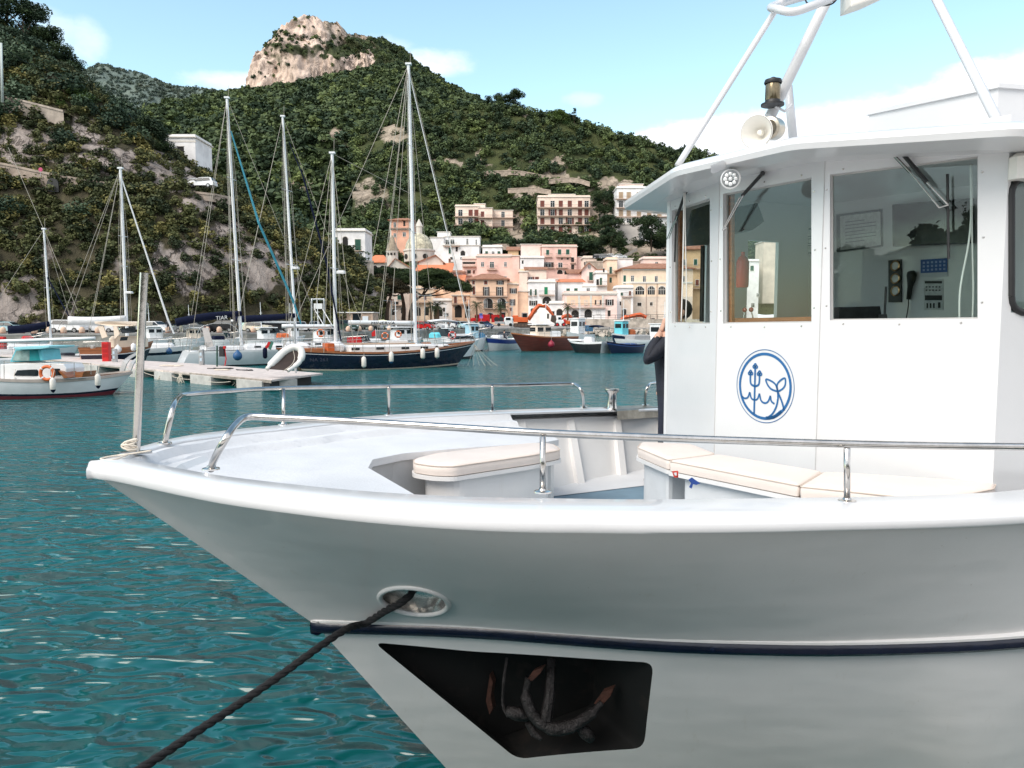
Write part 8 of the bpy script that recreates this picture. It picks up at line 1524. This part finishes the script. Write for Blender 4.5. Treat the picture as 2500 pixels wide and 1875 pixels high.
walker(410, 100, 'dark clothed person standing among the cars, left of the navy sail cover'); walker(1096, 148, 'person in a brown top walking in front of the white car', (.15, .08, .06)); walker(1114, 150, 'person in dark blue walking right of the one in brown', (.02, .03, .08)); walker(442, 97.5, 'person in a red cap and cream top at the quay edge', (.55, .45, .33), (.5, .45, .35))
# ---- trees one can tell apart
BARK = pbr('pine_bark', (.10, .065, .045), .9, 0, .35, 4, .6)
PINEM = leaf_mat('umbrella_pine_needles', (.020, .040, .016), (.055, .085, .028), (.11, .13, .04), .12); PINEB = leaf_mat('brown_pine_needles', (.040, .035, .020), (.085, .062, .032), (.12, .09, .045), .12)
def pine(label, crown, trunk, d, m_, seed):
    """crown: list of (px, py, rx, ry) clumps; trunk: pixel path with branch tips"""
    b_ = P(trunk[0][0], trunk[0][1], d); r = thing('umbrella_pine', b_, label, 'pine tree', 'umbrella pines by the quay'); rs = random.Random(seed); inst = []
    for (x, y, rx, ry) in crown:
        n = int(60*rx*ry/600)+14
        for _ in range(n):
            a = rs.uniform(0, 6.28); q = math.sqrt(rs.random()); u = q*math.cos(a); v = q*math.sin(a); h_ = math.sqrt(max(0, 1-q*q)); c_ = P(x+u*rx, y, d); zz = zat(y, d)+ry*d/F*(h_*rs.uniform(.55, 1)-.25)
            s_ = rs.uniform(1.1, 1.8); inst.append(((c_.x, d+v*rx*d/F*.8, zz), s_, s_*.62, rs.uniform(0, 6.28), rs.uniform(0, .9)))
    o = bake('crown', NEAR, inst, m_, None, None, None, r, True); o.matrix_parent_inverse = chain(r).inverted()
    mb = MB(); tp = [P(x, y, d) for x, y in trunk]; mb.tube(smoothpath(tp, 4), [.55-.3*i/((len(tp)-1)*4) for i in range((len(tp)-1)*4+1)], 8)
    for (x, y, rx, ry) in crown: mb.tube(smoothpath([tp[-1], P((x+trunk[-1][0])/2, (y+trunk[-1][1])/2+6, d+.5), P(x, y+ry*.1, d+rs.uniform(-2, 2))], 4), [.28, .26, .23, .2, .17, .14, .11, .09, .06], 6)
    mb.build('trunk', BARK, r, 1)
pine('broad dark green umbrella pine behind the main mast of the ketch', [(1040, 690, 42, 34), (1085, 698, 46, 30), (1120, 706, 26, 20), (1000, 688, 38, 30), (1060, 676, 40, 22)], [(1002, 782), (1003, 760), (1012, 735), (1030, 722)], 186, PINEM, 3)
pine('brownish umbrella pine with drooping clumps beside the grey rampart', [(930, 690, 20, 24), (955, 700, 26, 22), (980, 712, 22, 18), (925, 710, 14, 16)], [(944, 782), (946, 755), (950, 735), (955, 720)], 182, PINEB, 5)
pine('low green umbrella pine between the brown one and the broad one', [(945, 668, 36, 16), (985, 672, 30, 16)], [(985, 782), (986, 750), (980, 715), (970, 690)], 190, PINEM, 8)
PALMF = leaf_mat('palm_fronds', (.04, .06, .025), (.10, .12, .05), (.20, .19, .09), .2); PALMD = pbr('palm_trunk', (.14, .085, .05), .9, 0, .4, 5, .8)
def palm(px, yt, yb, d, rad, label, seed, tr_=.25, n=42):
    b_ = P(px, yb, d); t_ = P(px, yt, d); r = thing('palm_tree', b_, label, 'palm tree', 'palms along the promenade'); mb = MB(); L_ = (t_-b_).length
    mb.tube([b_.lerp(t_, i/10) for i in range(11)], [tr_*(1.1-.25*i/10+(.08 if i % 2 else 0)) for i in range(11)], 10); mb.build('trunk', PALMD, r, 1); rs = random.Random(seed); mb = MB()
    for i in range(n):
        a = rs.uniform(0, 6.28); e = rs.uniform(-.5, 1.2); R_ = rad*d/F*rs.uniform(.8, 1.1); pr = []
        for k_ in range(7):
            s_ = k_/6; rr_ = R_*s_*math.cos(e*.6); zz = R_*(s_*math.sin(e)-.75*s_*s_*(1.0 if e < .6 else .6)); pr.append(t_+Vector((rr_*math.cos(a), rr_*math.sin(a), zz)))
        for k_ in range(6):
            p, q = pr[k_], pr[k_+1]; t2 = (q-p).normalized(); sd_ = t2.cross(Vector((0, 0, 1))).normalized(); ln = R_*.26*math.sin(math.pi*(.15+.8*k_/6))
            for f_ in (.0, .5):
                c0 = p.lerp(q, f_)
                for s_ in (-1, 1): mb.add([c0, c0+t2*R_*.05, c0+(sd_*s_*.8+t2*.6).normalized()*ln-Vector((0, 0, ln*.35))], [(0, 1, 2)])
    mb.build('crown', PALMF, r)
palm(1066, 748, 785, 184, 26, 'stout date palm with a thick brown trunk in front of the white house', 1, .62, 60); palm(1052, 748, 785, 182, 20, 'slimmer palm just left of the stout date palm', 4, .25, 40); palm(1164, 744, 785, 183, 20, 'slender palm in front of the left corner of the peach villa', 2, .2); palm(1222, 746, 785, 182, 24, 'palm in front of the right loggia of the peach villa', 3, .25); palm(1386, 748, 782, 184, 18, 'small palm between the excavator and the low palazzo', 6, .22)
def tree(px, py, d, rad, hgt, label, seed, m_=None, name='broadleaf_tree', group=None, cone=False):
    b_ = P(px, py, d); r = thing(name, b_, label, 'tree', group); rs = random.Random(seed); inst = []; n = 24 if not cone else 22
    for i in range(n):
        a = rs.uniform(0, 6.28); q = rs.random()**.5; f_ = rs.uniform(.35, 1) if cone else rs.uniform(.08, 1)
        w_ = rad*(1-f_)*1.2 if cone else rad*math.sin(math.pi*(.12+.8*f_))
        s_ = rad*rs.uniform(.30, .50)*(.7 if cone else 1); inst.append(((b_.x+w_*q*math.cos(a), b_.y+w_*q*math.sin(a), b_.z+hgt*f_), s_, s_*.9, rs.uniform(0, 6.28), rs.uniform(0, .7)))
    o = bake('crown', NEAR[:4] if hgt*F/d > 30 else MID, inst, m_ or LEAF, None, None, None, r, True); o.matrix_parent_inverse = chain(r).inverted()
    mb = MB().tube([b_-Vector((0, 0, 2)), b_+Vector((0, 0, hgt*.75))], [.3, .1], 6)
    for i in range(4): a = i*1.57+seed; mb.tube([b_+Vector((0, 0, hgt*(.3+.08*i))), b_+Vector((rad*.5*math.cos(a), rad*.5*math.sin(a), hgt*(.6+.08*i)))], [.14, .05], 5)
    mb.build('trunk', BARK, r)
TD = leaf_mat('dark_tree_foliage', (.020, .040, .018), (.050, .080, .030), (.10, .14, .045), .08); TB = leaf_mat('bright_tree_foliage', (.04, .075, .02), (.09, .14, .03), (.15, .20, .05), .08)
G1 = 'trees along the skyline of the spur'; G2 = 'trees on the ridge of the left slope'
for a in [(1212, 272, 396, 5.5, 8, 'round dark tree standing highest on the skyline of the spur, the left of two', 1, TD, 'broadleaf_tree', G1), (1258, 268, 396, 6, 9, 'round dark tree on the spur skyline beside a bare earth patch, the right of two', 2, TD, 'broadleaf_tree', G1), (1368, 312, 386, 6, 7.5, 'bright green bushy tree on the crest of the spur', 3, TB, 'broadleaf_tree', G1), (1402, 312, 388, 3, 9.5, 'slim pointed conifer rising from the crest beside the bright green tree', 4, TD, 'conifer', G1, True),
          (1475, 520, 296, 6, 8, 'large dark tree right of the broad apartment block', 5, TD), (1488, 570, 280, 5, 6, 'dark round tree between the broad and the white apartment blocks', 6, TD), (1590, 600, 268, 8, 9, 'big dense tree hanging over the cliff left of the wheelhouse', 7, TD), (1492, 605, 255, 5, 6, 'round dark bush on the cliff beside the zigzag stairway', 8, TD),
          (305, 345, 156, 4, 6, 'dark tree with a leaning crown at the end of the left ridge', 9, TD, 'broadleaf_tree', G2), (250, 292, 158, 3.5, 5, 'tree with layered dark branches standing out on the left ridge skyline', 10, TD, 'broadleaf_tree', G2), (350, 385, 152, 5, 7, 'large dark tree left of the flat white house on the ridge', 11, TD, 'broadleaf_tree', G2), (60, 130, 165, 6, 9, 'tall dark tree topping the left ridge near the picture corner', 12, TD, 'broadleaf_tree', G2), (140, 190, 163, 4.5, 6, 'dark tree on the left ridge below the small cloud', 13, TD, 'broadleaf_tree', G2), (175, 295, 146, 4, 6.5, 'bright olive green tree on the left slope above the pale wall', 14, TB), (100, 270, 150, 5, 8, 'broad grey green tree above the upper pale wall', 15, None),
          (20, 120, 168, 7, 14, 'highest dark tree at the top left corner', 18, TD, 'broadleaf_tree', G2), (1330, 604, 268, 4, 3.2, 'dark leafy tree below the broad apartment block, left part of the hedge', 16, TD), (1395, 600, 272, 4, 3.2, 'dark leafy tree below the middle of the broad apartment block', 17, TD), (1260, 612, 262, 4, 3.5, 'dark leafy tree above the blank white house', 19, TD), (1215, 604, 270, 4, 3.2, 'dark leafy tree below the left apartment block wing', 20, TD), (1425, 604, 268, 3.5, 3, 'small dark tree at the right end of the hedge under the broad apartment block', 21, TD), (925, 585, 285, 6, 6, 'dark tree behind the bell turret, below the orange villa', 22, TD), (1035, 592, 284, 5, 5, 'bright green tree right of the dome lantern', 23, TB)]: tree(*a)
inst = []
rs = random.Random(77)
for i in range(150):
    x = rs.uniform(1165, 1460); y = 592+rs.uniform(-6, 18)+(10 if x < 1280 else 0); d = rs.uniform(262, 280); c_ = P(x, y, d); s_ = rs.uniform(1.6, 2.8); inst.append((tuple(c_), s_, s_, rs.uniform(0, 6), rs.uniform(0, .6)))
bake('hillside_shrubbery', MID, inst, LEAF)
